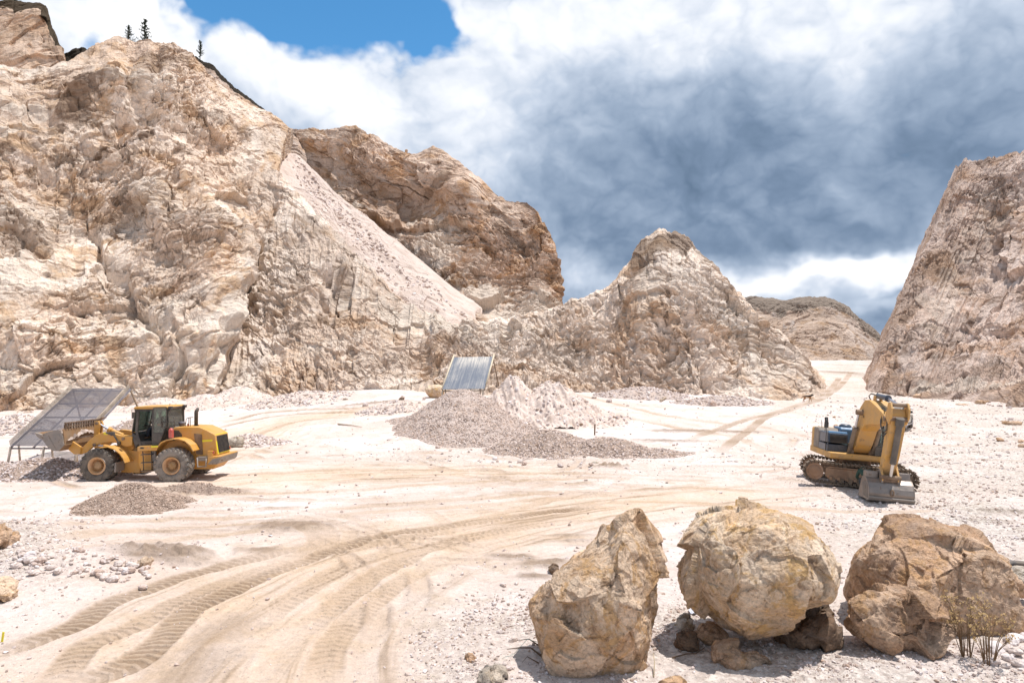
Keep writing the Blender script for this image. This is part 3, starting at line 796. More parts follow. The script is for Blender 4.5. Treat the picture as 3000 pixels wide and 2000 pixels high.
# the land beyond, down to the horizon
lw = 4000
te = new_mesh('terrain', [(-lw, -lw, -6), (lw, -lw, -6), (lw, lw, -6), (-lw, lw, -6)], quads=[(0, 1, 2, 3)], mat=M_ground, smooth=True)
te['kind'] = 'structure'
ZGRID = (uu, yy, z.reshape(len(yy), len(uu)))
def gz(x, y):
    """height of the finished floor"""
    x = np.atleast_1d(np.asarray(x, float)); y = np.atleast_1d(np.asarray(y, float))
    i = np.clip(np.searchsorted(yy, y), 1, len(yy) - 1); u_ = x / y
    j = np.clip(np.searchsorted(uu, u_), 1, len(uu) - 1)
    a = (u_ - uu[j - 1]) / (uu[j] - uu[j - 1]); c = (y - yy[i - 1]) / (yy[i] - yy[i - 1])
    Z = ZGRID[2]
    return (Z[i - 1, j - 1] * (1 - a) + Z[i - 1, j] * a) * (1 - c) + (Z[i, j - 1] * (1 - a) + Z[i, j] * a) * c
# ------------------------------------------------------------------ machine materials
Yel = paint_mat('loader yellow', (.66, .31, .03), .38, .24, (.56, .40, .25))
YelX = paint_mat('excavator yellow', (.66, .35, .07), .45, .30, (.45, .33, .22), wear=(.28, .19, .11))
BlackP = paint_mat('black paint', (.018, .018, .02), .4, .25, (.30, .25, .2))
Grey = paint_mat('worn steel', (.26, .235, .215), .55, .45, (.42, .35, .29), metal=.35, wear=(.20, .13, .085))
Steel = paint_mat('bucket steel', (.23, .20, .18), .34, .28, (.46, .38, .32), metal=.6, wear=(.22, .14, .09))
BrownS = paint_mat('rusty brown steel', (.13, .075, .045), .7, .4, (.40, .29, .2))
Rubber = paint_mat('tyre rubber', (.028, .027, .027), .85, .35, (.30, .25, .20), scale=3)
RubberD = paint_mat('dusty tyre rubber', (.10, .09, .082), .9, .75, (.30, .26, .22), scale=3)
RimY = paint_mat('dusty rim yellow', (.50, .26, .09), .6, .65, (.60, .38, .22))
HubD = paint_mat('dusty hub', (.36, .20, .07), .7, .6, (.40, .27, .16))
Chrome = paint_mat('cylinder rod', (.55, .58, .65), .2, .15, metal=.9)
TapeY = paint_mat('reflective tape', (.85, .72, .02), .4, .05)
RedP = paint_mat('red paint', (.55, .02, .02), .35, .2)
LampR = paint_mat('red lamp', (.45, .06, .03), .25, .1)
Glass = glass_mat('cab glass', (.62, .74, .66), .80)
DarkIn = paint_mat('cab interior', (.03, .03, .032), .7, .1)
MeshBlue = paint_mat('screen wire', (.30, .29, .33), .55, .35, (.45, .40, .38), metal=.3)
Wood = paint_mat('weathered wood', (.42, .31, .21), .9, .4, (.6, .5, .4))
Brown2 = paint_mat('screen frame steel', (.22, .175, .14), .7, .5, (.5, .42, .34))

# ------------------------------------------------------------------ wheel loader
LX, LYc = W(365, 1408, 31.9)[0], 31.9
LO = (float(LX), LYc, float(gz(LX, 31)[0]))
loader = empty('wheel_loader', LO)
tag(loader, 'dusty yellow wheel loader with its bucket raised towards the mesh screen', 'wheel loader')
LZ = LO[2] - .03
def L(zx, zy, Y):
    p = W(zx / 3.136, 1080 + zy / 3.136, Y); return (float(p[0]), float(p[2]) + LZ)
def LP(pts, Y): return [L(a, b, Y) for a, b in pts]
def lb(mb, name, mat, parent=None, bevel=.012, **k):
    par = parent or loader
    o = mb.build(name, mat, None, off=LO, bevel=bevel, **k); o.parent = par; return o

def tyre_mb(c, R, w, lug):
    mb = MB(); h = w / 2
    prof = [(R * .50, -h * .78), (R * .56, -h * .98), (R * .78, -h * 1.04), (R * .90, -h * .98), (R * .955, -h * .80), (R * .965, 0), (R * .955, h * .80), (R * .90, h * .98), (R * .78, h * 1.04), (R * .56, h * .98), (R * .50, h * .78)]
    mb.lathe(prof, c, 56)
    n = 22
    for k in range(n):
        for side in (-1, 1):
            a = 2 * math.pi * (k + (.5 if side > 0 else 0)) / n
            R_ = np.array(Matrix.Rotation(-a, 3, 'Y') @ Matrix.Rotation(side * .45, 3, 'X'))
            d = np.array([math.cos(a), 0, math.sin(a)])
            mb.box(np.array(c) + d * (R * (.93 if lug > .03 else .945)) + np.array([0, side * h * .52, 0]), (R * .14, h * 1.0, R * .15 if lug > .03 else R * .20), np.array(Matrix.Rotation(-a, 3, 'Y')) @ np.array(Matrix.Rotation(side * .5, 3, 'X')))
            # the lug runs over the shoulder
            mb.box(np.array(c) + d * (R * .87) + np.array([0, side * h * .97, 0]), (R * .17, h * .14, R * .13), np.array(Matrix.Rotation(-a, 3, 'Y')))
    return mb

def wheel(cx, cz, yn, yf, R, tm, lug, front):
    c = (cx, (yn + yf) / 2, cz); w = yf - yn
    s = -1 if front else 1            # which way the dish looks
    rim = MB()
    o_ = -w / 2 if yn < LYc else w / 2
    k = 1 if yn < LYc else -1
    rim.lathe([(R * .52, o_ + k * .02), (R * .52, o_ - k * .0), (R * .47, o_ - k * .015), (R * .44, o_ + k * .02), (R * .40, o_ + k * .05), (R * .37, o_ + k * .20), (R * .36, o_ + k * .22), (.02, o_ + k * .24)], c, 40)
    ro = lb(rim, 'wheel', RimY, bevel=0)
    t_ = lb(tyre_mb(c, R, w, lug), 'tyre', tm, ro, bevel=0)
    hb = MB(); hy = c[1] + o_ + k * .22
    hb.lathe([(R * .24, 0), (R * .24, -k * .10), (R * .20, -k * .14), (.01, -k * .15)], (c[0], hy, c[2]), 28)
    for q in range(14):
        a = 2 * math.pi * q / 14
        hb.cyl((c[0] + R * .215 * math.cos(a), hy - k * .12, c[2] + R * .215 * math.sin(a)), (c[0] + R * .215 * math.cos(a), hy - k * .155, c[2] + R * .215 * math.sin(a)), .016, n=6)
    lb(hb, 'hub', HubD, ro, bevel=0)
    return ro
rx_, rz_ = L(1573, 873, 30.5); fx_, fz_ = L(886, 893, 30.5)
rz_ = LO[2] + .745; fz_ = LO[2] + .74
for (cx, cz, yn, yf, tm, lug, fr) in ((rx_, rz_, 30.5, 31.12, RubberD, .01, 0), (fx_, fz_, 30.5, 31.1, Rubber, .05, 1), (rx_, rz_, 32.75, 33.37, RubberD, .01, 0), (fx_ + .25, fz_, 32.75, 33.35, Rubber, .05, 1)):
    wheel(cx, cz, yn, yf, .76, tm, lug, fr)
# bonnet and rear
h = MB().prism(LP([(1590, 525), (1700, 519), (1830, 522), (1900, 552), (1966, 588), (1975, 600), (1994, 782), (1985, 790), (1800, 792), (1768, 705), (1700, 652), (1600, 640)], 31.2), 31.22, 32.62)
hood = lb(h, 'bonnet', Yel, bevel=.05)
v = MB().strip(LP([(1785, 582), (1852, 588), (1862, 772), (1806, 768), (1785, 582)], 31.2), .02, 31.19, 31.22)
v.prism(LP([(1785, 582), (1852, 588), (1862, 772), (1806, 768)], 31.2), 31.205, 31.23)
for k in range(7):
    a = LP([(1792 + k * 3, 605 + k * 24), (1850 + k, 610 + k * 23)], 31.2)
    v.strip(a, .02, 31.195, 31.21)
lb(v, 'side_vent', BrownS, hood, bevel=0)
lb(MB().prism(LP([(1602, 550), (1640, 552), (1672, 590), (1668, 612), (1602, 612)], 31.2), 31.20, 31.24), 'intake_opening', DarkIn, hood, bevel=0)
def rearface(dx, top, bot, a, b2):
    return MB().prism([(L(1969, top, 31.25)[0] + dx, L(1969, top, 31.25)[1]), (L(1969, top, 31.25)[0] + dx + .02, L(1969, top, 31.25)[1]), (L(1995, bot, 31.25)[0] + dx + .02, L(1995, bot, 31.25)[1]), (L(1995, bot, 31.25)[0] + dx, L(1995, bot, 31.25)[1])], a, b2)
lb(rearface(.015, 590, 770, 31.26, 32.58), 'grille_surround', TapeY, hood, bevel=.004)
g_ = rearface(.035, 604, 757, 31.36, 32.48)
x0, z0 = L(1971, 606, 31.25); x1, z1 = L(1994, 755, 31.25)
for k in range(22):
    yk = 31.38 + k * 1.08 / 21
    g_.prism([(x0 + .05, z0), (x0 + .075, z0), (x1 + .075, z1), (x1 + .05, z1)], yk, yk + .018)
lb(g_, 'radiator_grille', DarkIn, hood, bevel=0)
lb(MB().prism(LP([(1856, 640), (1950, 633), (1950, 650), (1857, 657)], 31.2), 31.212, 31.24), 'reflective_stripe', TapeY, hood, bevel=0)
# counterweight
cw = MB().prism(LP([(1905, 792), (2022, 786), (2010, 838), (1990, 858), (1905, 862)], 30.95), 30.95, 32.95)
cwo = lb(cw, 'counterweight', Yel, bevel=.03)
lb(MB().prism(LP([(1950, 815), (2024, 797), (2012, 842), (1994, 861), (1908, 863)], 30.95), 30.938, 32.96), 'scuffed_edge', Grey, cwo, bevel=.01)
for q in (31.25, 31.5, 32.1, 32.4):
    p = L(2016, 808, 31.2); lb(MB().cyl((p[0] - .06, q, p[1]), (p[0] + .02, q, p[1]), .04, n=12), 'tow_hole', DarkIn, cwo, bevel=0)
for yk in (30.97, 32.75):
    lb(MB().prism(LP([(1907, 738), (1950, 738), (1950, 792), (1907, 792)], 30.97), yk, yk + .15), 'lamp_bracket', Yel, cwo, bevel=.01)
    p = L(1952, 755, 30.97)
    lb(MB().box((p[0] + .02, yk + .075, p[1]), (.05, .09, .12)), 'tail_lamp', LampR, cwo, bevel=.01)
lb(MB().prism(LP([(1760, 792), (1905, 795), (1905, 860), (2000, 858), (1955, 907), (1600, 907), (1600, 800)], 31.3), 31.32, 32.52), 'rear_frame', Yel, bevel=.02)
st_ = MB().tube([(L(1812, 800, 30.95)[0], 30.95, L(0, 800, 30.95)[1]), (L(1816, 885, 30.95)[0], 30.95, L(0, 885, 30.95)[1]), (L(1892, 882, 30.95)[0], 30.95, L(0, 882, 30.95)[1]), (L(1896, 808, 30.95)[0], 30.95, L(0, 808, 30.95)[1])], .035)
st_.prism(LP([(1810, 795), (1900, 795), (1900, 830), (1812, 832)], 30.95), 30.98, 31.35)
lb(st_, 'rear_step', Grey, bevel=0)
# wheel arch panel, fenders
lb(MB().prism(LP([(1420, 715), (1500, 655), (1640, 640), (1750, 700), (1800, 790), (1780, 905), (1430, 905)], 31.2), 31.26, 32.6), 'body_side', Yel, bevel=.01)
for yk in (30.58, 32.62):
    lb(MB().strip(LP([(1388, 704), (1450, 702), (1480, 664), (1530, 640), (1590, 630), (1640, 630), (1700, 650), (1748, 690), (1775, 742)], 30.6), .055, yk, yk + .68), 'rear_fender', Yel, bevel=.015)
lb(MB().prism(LP([(1390, 692), (1450, 690), (1450, 706), (1390, 709)], 30.575), 30.57, 30.585), 'reflective_stripe', TapeY, bevel=0)
for yk in (30.56, 32.72):
    fo = lb(MB().strip(LP([(912, 712), (985, 702), (1050, 725), (1100, 765), (1132, 812), (1147, 850)], 30.56), .05, yk, yk + .68), 'front_fender', Yel, bevel=.015)
    lb(MB().prism(LP([(1052, 846), (1068, 846), (1062, 935), (1046, 935)], 30.56), yk, yk + .68), 'mud_flap', Grey, fo, bevel=.005)
# steps, tank, chassis
lb(MB().prism(LP([(1262, 700), (1455, 690), (1440, 736), (1262, 742)], 30.7), 30.70, 31.3), 'step_platform', Yel, bevel=.015)
for zx, mt in ((1297, DarkIn), (1312, DarkIn), (1337, Yel), (1359, RimY)):
    p = L(zx, 712, 30.69); lb(MB().cyl((p[0], 30.685, p[1]), (p[0], 30.71, p[1]), .045, n=14), 'gauge', mt, bevel=0)
lb(MB().prism(LP([(1272, 742), (1425, 738), (1430, 925), (1300, 935), (1272, 850)], 30.95), 30.95, 31.5), 'side_tank', Yel, bevel=.02)
lb(MB().prism(LP([(1395, 738), (1428, 738), (1430, 925), (1408, 925)], 30.85), 30.85, 30.95), 'tank_guard', Grey, bevel=.005)
ld = MB()
for a in ((1310, 1318), (1388, 1396)):
    p0 = L(a[0], 705, 30.75); p1 = L(a[1], 840, 30.75); p2 = L(a[1] + 2, 925, 30.8)
    ld.tube([(p0[0], 30.75, p0[1]), (p1[0], 30.75, p1[1]), (p2[0], 30.8, p2[1])], .022, 6)
for zy in (772, 846, 922):
    p0 = L(1302, zy, 30.75); p1 = L(1402, zy - 4, 30.75); ld.strip([p0, p1], .035, 30.66, 30.86)
lb(ld, 'ladder', BlackP, bevel=0)
lb(MB().prism(LP([(1150, 728), (1272, 742), (1292, 850), (1278, 945), (1105, 938), (1150, 850)], 31.3), 31.32, 32.5), 'chassis', Yel, bevel=.02)
lb(MB().prism(LP([(1075, 695), (1130, 700), (1150, 730), (1150, 850), (1060, 850)], 31.35), 31.36, 32.48), 'front_frame', Yel, bevel=.02)
for yk in (31.34, 32.34):
    lb(MB().prism(LP([(1082, 602), (1130, 592), (1215, 600), (1228, 720), (1150, 780), (1120, 700), (1075, 690)], 31.35), yk, yk + .14), 'lift_tower', Yel, bevel=.015)
# lift arms
arm = [(690, 757), (742, 772), (800, 748), (850, 703), (920, 670), (1000, 657), (1080, 667), (1150, 702), (1212, 692), (1214, 606), (1100, 597), (1030, 576), (950, 568), (880, 592), (820, 642), (760, 702), (700, 735)]
for yk in (31.13, 32.53):
    ao = lb(MB().prism(LP(arm, 31.13), yk, yk + .17), 'lift_arm', Yel, bevel=.02)
    for zx, zy, r in ((868, 683, .075), (715, 752, .06), (1133, 628, .07), (1085, 785, .04)):
        p = L(zx, zy, 31.13); lb(MB().cyl((p[0], yk - .04, p[1]), (p[0], yk + .21, p[1]), r), 'pin', BrownS, ao, bevel=0)
    if yk < 32: lb(MB().prism(LP([(950, 569), (990, 570), (990, 592), (953, 590)], 31.12), 31.122, 31.14), 'reflective_stripe', TapeY, ao, bevel=0)
    p0, p1, p2 = L(872, 684, 31.35), L(950, 697, 31.35), L(1095, 722, 31.35)
    co_ = lb(MB().cyl((p1[0], yk + .27, p1[1]), (p2[0], yk + .27, p2[1]), .085), 'lift_cylinder', Yel, bevel=0)
    lb(MB().cyl((p0[0], yk + .27, p0[1]), (p1[0], yk + .27, p1[1]), .042), 'rod', Chrome, co_, bevel=0)
p0, p1, p2 = L(908, 490, 31.95), L(1000, 542, 31.95), L(1135, 600, 31.95)
co_ = lb(MB().cyl((p1[0], 31.95, p1[1]), (p2[0], 31.95, p2[1]), .10).cyl((p1[0], 31.95, p1[1]), (p1[0] + .12, 31.95, p1[1] - .06), .13), 'tilt_cylinder', Yel, bevel=0)
lb(MB().cyl((p0[0], 31.95, p0[1]), (p1[0], 31.95, p1[1]), .05), 'rod', Chrome, co_, bevel=0)
bc = [(868, 468), (905, 464), (918, 500), (908, 570), (935, 640), (905, 655), (862, 605), (868, 540)]
bco = lb(MB().prism(LP(bc, 31.8), 31.78, 31.88).prism(LP(bc, 31.8), 32.02, 32.12), 'bellcrank', Yel, bevel=.01)
p = L(888, 486, 31.78); lb(MB().cyl((p[0], 31.74, p[1]), (p[0], 32.16, p[1]), .07), 'pin', BrownS, bco, bevel=0)
lm = MB().prism(LP([(975, 567), (1045, 565), (1050, 590), (1030, 600), (975, 578)], 31.05), 31.02, 31.14)
lm.strip(LP([(1040, 592), (1090, 672)], 31.05), .05, 31.06, 31.12).prism(LP([(1072, 658), (1102, 655), (1102, 686), (1076, 688)], 31.05), 31.05, 31.13)
lb(lm, 'work_lamp', BlackP, bevel=.005)
# bucket
outer = [(336, 574), (352, 600), (390, 632), (440, 702), (488, 740), (548, 742), (596, 688), (592, 610), (580, 540)]
def inset(pts, d):
    P_ = [np.array(q, float) for q in pts]; r = []
    for i in range(len(P_)):
        t_ = P_[min(i + 1, len(P_) - 1)] - P_[max(i - 1, 0)]; t_ /= np.linalg.norm(t_)
        r.append(tuple(P_[i] + np.array([t_[1], -t_[0]]) * d))
    return r
bo = lb(MB().prism(LP(outer, 30.5) + LP(inset(outer, 9), 30.5)[::-1], 30.5, 33.35), 'bucket', paint_mat('bucket back', (.30, .155, .06), .65, .55, (.30, .2, .12), wear=(.16, .10, .07)), bevel=.008)
side = [(352, 592), (392, 632), (440, 700), (488, 738), (545, 740), (592, 686), (582, 610), (560, 548), (535, 543), (450, 562), (385, 588)]
for yk in (30.46, 33.35):
    so_ = lb(MB().prism(LP(side, 30.5), yk, yk + .045), 'side_plate', Grey, bo, bevel=.008)
    sl_ = MB()
    if yk < 32:
        sl_.strip(LP([(470, 600), (540, 588), (590, 680)], 30.46), .02, yk - .015, yk + .01).strip(LP([(392, 632), (450, 612), (520, 735)], 30.46), .02, yk - .012, yk + .01)
        for zx, zy in ((500, 620), (548, 682), (460, 640), (490, 690)):
            sl_.prism(LP([(zx, zy), (zx + 12, zy + 8), (zx + 10, zy + 16), (zx - 2, zy + 8)], 30.46), yk - .02, yk)
        lb(sl_, 'wear_plate', Grey, so_, bevel=0)
    lb(MB().prism(LP([(328, 566), (398, 588), (402, 606), (378, 628), (345, 602)], 30.5), yk - .04, yk + .09), 'corner_tooth', Grey, bo, bevel=.02)
sg = MB().strip(LP([(578, 545), (588, 500), (640, 468)], 30.6), .03, 33.0, 33.3)
sg.prism(LP([(582, 548), (594, 546), (600, 494), (588, 494)], 30.6), 30.6, 30.68).prism(LP([(582, 548), (594, 546), (600, 494), (588, 494)], 30.6), 33.2, 33.3)
for a in ((588, 488, 606, 478), (586, 520, 600, 512)):
    sg.prism(LP([(a[0], a[1]), (a[2], a[1]), (a[2], a[3]), (a[0], a[3])], 30.6), 30.6, 33.3)
for k in range(15):
    yk = 30.65 + k * .185
    sg.prism(LP([(586, 550), (600, 548), (604, 480), (590, 480)], 30.6), yk, yk + .06)
lb(sg, 'spill_guard', BrownS, bo, bevel=0)
tq = MB().prism(LP([(588, 572), (606, 572), (648, 626), (648, 634), (594, 640)], 30.9), 30.75, 33.1)
lb(tq, 'torque_tube', paint_mat('sunlit pale steel', (.42, .34, .30), .5, .4), bo, bevel=.01)  # paleness of the lit top plate is put into the steel colour
for yk in (30.95, 31.25, 32.5, 32.85):
    rb = MB().prism(LP([(584, 500), (600, 498), (640, 628), (622, 632), (590, 575)], 30.9), yk, yk + .05)
    lb(rb, 'rib', BrownS, bo, bevel=.004)
lb(MB().prism(LP([(600, 640), (660, 640), (752, 700), (740, 768), (690, 768), (604, 700)], 31.1), 31.02, 31.12), 'hinge_bracket', Yel, bo, bevel=.01)
lb(MB().prism(LP([(600, 640), (660, 640), (752, 700), (740, 768), (690, 768), (604, 700)], 31.1), 32.72, 32.82), 'hinge_bracket', Yel, bo, bevel=.01)
# cab
cab = lb(MB().prism(LP([(1224, 346), (1240, 334), (1520, 328), (1548, 340), (1546, 354), (1232, 356)], 31.1), 31.1, 32.78), 'cab', Yel, bevel=.02)
lb(MB().prism(LP([(1235, 356), (1540, 353), (1538, 370), (1238, 376)], 31.14), 31.14, 32.74), 'roof_lining', DarkIn, cab, bevel=0)
body = MB().prism(LP([(1245, 712), (1282, 650), (1400, 646), (1600, 622), (1600, 640), (1540, 640), (1455, 692)], 31.18), 31.18, 32.7)
body.prism(LP([(1211, 572), (1262, 600), (1288, 700), (1245, 713), (1214, 620)], 31.18), 31.18, 32.7)
body.prism(LP([(1500, 520), (1550, 520), (1604, 545), (1604, 625), (1490, 632)], 31.22), 31.22, 32.66)
lb(body, 'cab_base', BlackP, cab, bevel=.012)
for line, th in (([(1268, 360), (1252, 560), (1292, 700)], .12), ([(1403, 352), (1402, 480), (1400, 690)], .07), ([(1534, 352), (1540, 520), (1500, 625)], .09), ([(1245, 362), (1212, 570)], .04), ([(1262, 372), (1410, 356)], .06)):
    for yk in (31.16, 32.64): lb(MB().strip(LP(line, 31.16), th, yk, yk + .07), 'pillar', BlackP, cab, bevel=.008)
lb(MB().prism(LP([(1243, 360), (1248, 360), (1216, 570), (1211, 570)], 31.2), 31.22, 32.64), 'windscreen', Glass, cab, bevel=0)
lb(MB().prism(LP([(1268, 372), (1530, 372), (1536, 516), (1400, 520), (1400, 640), (1288, 640), (1252, 560)], 31.2), 32.66, 32.67), 'side_window', Glass, cab, bevel=0)
lb(MB().prism(LP([(1534, 372), (1538, 372), (1544, 516), (1540, 516)], 31.2), 31.25, 32.64), 'rear_window', Glass, cab, bevel=0)
dr = MB()
dr.strip(LP([(1410, 348), (1528, 344), (1524, 500), (1500, 570), (1455, 684), (1404, 690), (1410, 348)], 30.85), .045, 30.84, 30.88)
dr.prism(LP([(1408, 575), (1498, 570), (1478, 630), (1454, 684), (1406, 688)], 30.85), 30.845, 30.875)
do_ = lb(dr, 'door', BlackP, cab, bevel=.006)
lb(MB().prism(LP([(1412, 352), (1525, 348), (1521, 500), (1499, 568), (1410, 572)], 30.85), 30.858, 30.864), 'door_glass', Glass, do_, bevel=0)
si = MB().box((L(1500, 0, 31.9)[0], 31.9, L(0, 560, 31.9)[1]), (.55, .55, .16)).box((L(1555, 0, 31.9)[0], 31.9, L(0, 490, 31.9)[1]), (.14, .5, .62))
si.box((L(1505, 0, 31.9)[0], 31.9, L(0, 610, 31.9)[1]), (.4, .4, .35))
lb(si, 'seat', DarkIn, cab, bevel=.04)
p0 = L(1330, 640, 31.9); p1 = L(1368, 515, 31.9)
swm = MB().tube([(p0[0], 31.9, p0[1]), (p1[0], 31.9, p1[1])], .05)
d_ = Vector((.30, 0, .95)).normalized(); cxx = Vector((p1[0], 31.9, p1[1] + .02)); a_ = d_.orthogonal().normalized(); b_ = d_.cross(a_)
ringp = [cxx + a_ * .2 * math.cos(q * .5236) + b_ * .2 * math.sin(q * .5236) for q in range(13)]
swm.tube(ringp, .017, 6); swm.tube([ringp[0], ringp[6]], .014, 6)
lb(swm, 'steering_wheel', DarkIn, cab, bevel=0)
hr = MB()
for pts in ([(1482, 520), (1480, 432), (1488, 424), (1590, 420), (1600, 428), (1602, 522)], [(1480, 475), (1600, 472)], [(1482, 520), (1602, 522)]):
    hr.tube([(L(a, b2, 30.8)[0], 30.8, L(a, b2, 30.8)[1]) for a, b2 in pts], .016, 6)
lb(hr, 'handrail', BlackP, bevel=0)
hr = MB()
for pts in ([(1705, 520), (1710, 450), (1722, 435), (1775, 430)], [(1735, 520), (1735, 436)], [(1750, 520), (1748, 434)]):
    hr.tube([(L(a, b2, 31.6)[0], 31.6, L(a, b2, 31.6)[1]) for a, b2 in pts], .016, 6)
lb(hr, 'handrail', BlackP, bevel=0)
mi = MB().tube([(L(1242, 362, 31.0)[0], 31.1, L(0, 362, 31.0)[1]), (L(1218, 360, 31.0)[0], 30.95, L(0, 360, 31.0)[1]), (L(1217, 425, 31.0)[0], 30.95, L(0, 425, 31.0)[1])], .014, 6)
p = L(1225, 412, 30.95); mi.box((p[0], 30.95, p[1]), (.07, .16, .28))
lb(mi, 'mirror', BlackP, bevel=.01)
rl = MB().prism(LP([(1545, 338), (1562, 339), (1562, 350), (1546, 350)], 31.15), 31.15, 32.7)
for yk in (31.05, 32.4): 
    p = L(1572, 342, 31.1); rl.box((p[0], yk, p[1]), (.16, .14, .12)); p = L(1562, 366, 31.1); rl.cyl((p[0] - .05, yk, p[1]), (p[0] + .05, yk, p[1]), .06)
p = L(1558, 300, 31.5); q_ = L(1556, 336, 31.5); rl.tube([(q_[0], 31.5, q_[1]), (p[0] + .02, 31.5, p[1])], .008, 5)
lb(rl, 'rear_lamp', BlackP, cab, bevel=.006)
p0 = L(1573, 618, 30.68); p1 = L(1573, 545, 30.68); p2 = L(1573, 528, 30.68); p3 = L(1573, 520, 30.68)
fe = lb(MB().cyl((p0[0], 30.68, p0[1]), (p1[0], 30.68, p1[1]), .105, n=18).cyl((p1[0], 30.68, p1[1]), (p2[0], 30.68, p2[1]), .105, .04, n=18), 'fire_extinguisher', RedP, bevel=0)
lb(MB().cyl((p2[0], 30.68, p2[1]), (p3[0], 30.68, p3[1]), .03).box((p3[0] + .03, 30.68, p3[1]), (.12, .03, .03)), 'valve', BlackP, fe, bevel=0)
p0 = L(1802, 516, 31.9); p1 = L(1803, 385, 31.9); p2 = L(1822, 345, 31.9)
lb(MB().cyl((p0[0], 31.9, p0[1] - .05), (p0[0], 31.9, p0[1] + .06), .13).tube([(p0[0], 31.9, p0[1]), (p1[0], 31.9, p1[1]), (p1[0] + .03, 31.9, p1[1] + .08), (p2[0], 31.9, p2[1])], [.085, .085, .085, .06], 14), 'exhaust_pipe', BlackP, bevel=0)
p0 = L(1672, 518, 31.9)
lb(MB().lathe([(.01, .22), (.10, .22), (.15, .17), (.15, .12), (.13, .10), (.13, .03), (.09, 0), (.09, -.08)], (p0[0], 31.9, p0[1] + .02), 20, 'z'), 'air_precleaner', paint_mat('dark blue plastic', (.03, .04, .09), .5, .2), bevel=0)
p0 = L(1728, 520, 31.7); lb(MB().cyl((p0[0], 31.7, p0[1] - .02), (p0[0], 31.7, p0[1] + .16), .04), 'beacon', LampR, bevel=0)

# load of rubble in the bucket
def heap_patch(name, cx, cy, rx, ry, zb, h, mat, n=60, seed=5, rough=.06):
    u_, v_ = np.meshgrid(np.linspace(-1, 1, n), np.linspace(-1, 1, n))
    r = np.sqrt(u_ ** 2 + v_ ** 2).ravel(); P_ = np.stack([cx + u_.ravel() * rx, cy + v_.ravel() * ry, 0 * r], -1)
    zz = zb + h * np.clip(1 - r ** 2, -.6, 1)
    hh, tn = facet(P_ / .16, seed, .8, .8)
    zz = zz + rough * hh + rough * fbm(P_ / .4, 3, seed)
    P_[:, 2] = zz
    return new_mesh(name, P_, quads=grid_quads(n, n), mat=mat, smooth=False, attrs={'tone': tn})
M_grav = stone_mat('gravel stones', [(0.200, 0.154, 0.133), (0.420, 0.328, 0.275), (0.560, 0.454, 0.388), (0.340, 0.251, 0.194), (0.660, 0.569, 0.520)], 9.0)
pa, pb = L(440, 590, 30.6), L(548, 560, 30.6)
hp = heap_patch('gravel_load', (pa[0] + pb[0]) / 2 + .12, 31.95, .50, 1.35, L(0, 578, 30.6)[1] - .1, .38, M_grav, seed=6)
tag(hp, 'pale rubble heaped in the raised bucket of the wheel loader', 'rubble load')
# ------------------------------------------------------------------ excavator
EX, EY = 14.88, 29.95
EZ = float(gz(EX, EY - 1.5)[0]) - .02
exc = empty('excavator', (EX, EY, EZ), (0, math.radians(4.2), 0))
exc.scale = (.87, .87, .91)
tag(exc, 'weathered yellow tracked excavator parked with its bucket resting on the ground', 'excavator')
def frame(fx, fy):
    n = math.hypot(fx, fy); fx, fy = fx / n, fy / n
    return Matrix(((fx, -fy, 0, 0), (fy, fx, 0, 0), (0, 0, 1, 0), (0, 0, 0, 1)))
MU = frame(-.17, -.985)                 # house: local x = forward, y = the operator's left
MT = frame(math.cos(math.radians(20)), -math.sin(math.radians(20)))   # tracks: x along, y towards the far side
def eb(mb, name, mat, parent=None, M=MU, bevel=.015, **k):
    return mb.build(name, mat, parent or exc, M=M, bevel=bevel, **k)
BlackSheen = paint_mat('black panels with blue sheen', (.022, .045, .085), .3, .18, (.25, .23, .21))  # black panels, their blue sheen painted into the base colour
BlueRefl = paint_mat('covers with blue reflection', (.06, .19, .36), .35, .15, (.3, .27, .25))  # blue reflection on the covers is put into the base colour
TrackS = paint_mat('track steel', (.10, .08, .065), .6, .6, (.34, .26, .19), metal=.4)
TrackF = paint_mat('track frame', (.20, .12, .075), .7, .55, (.36, .24, .16), wear=(.33, .15, .07))
DustY = paint_mat('dust caked cover', (.17, .15, .13), .7, .4, (.4, .33, .27))
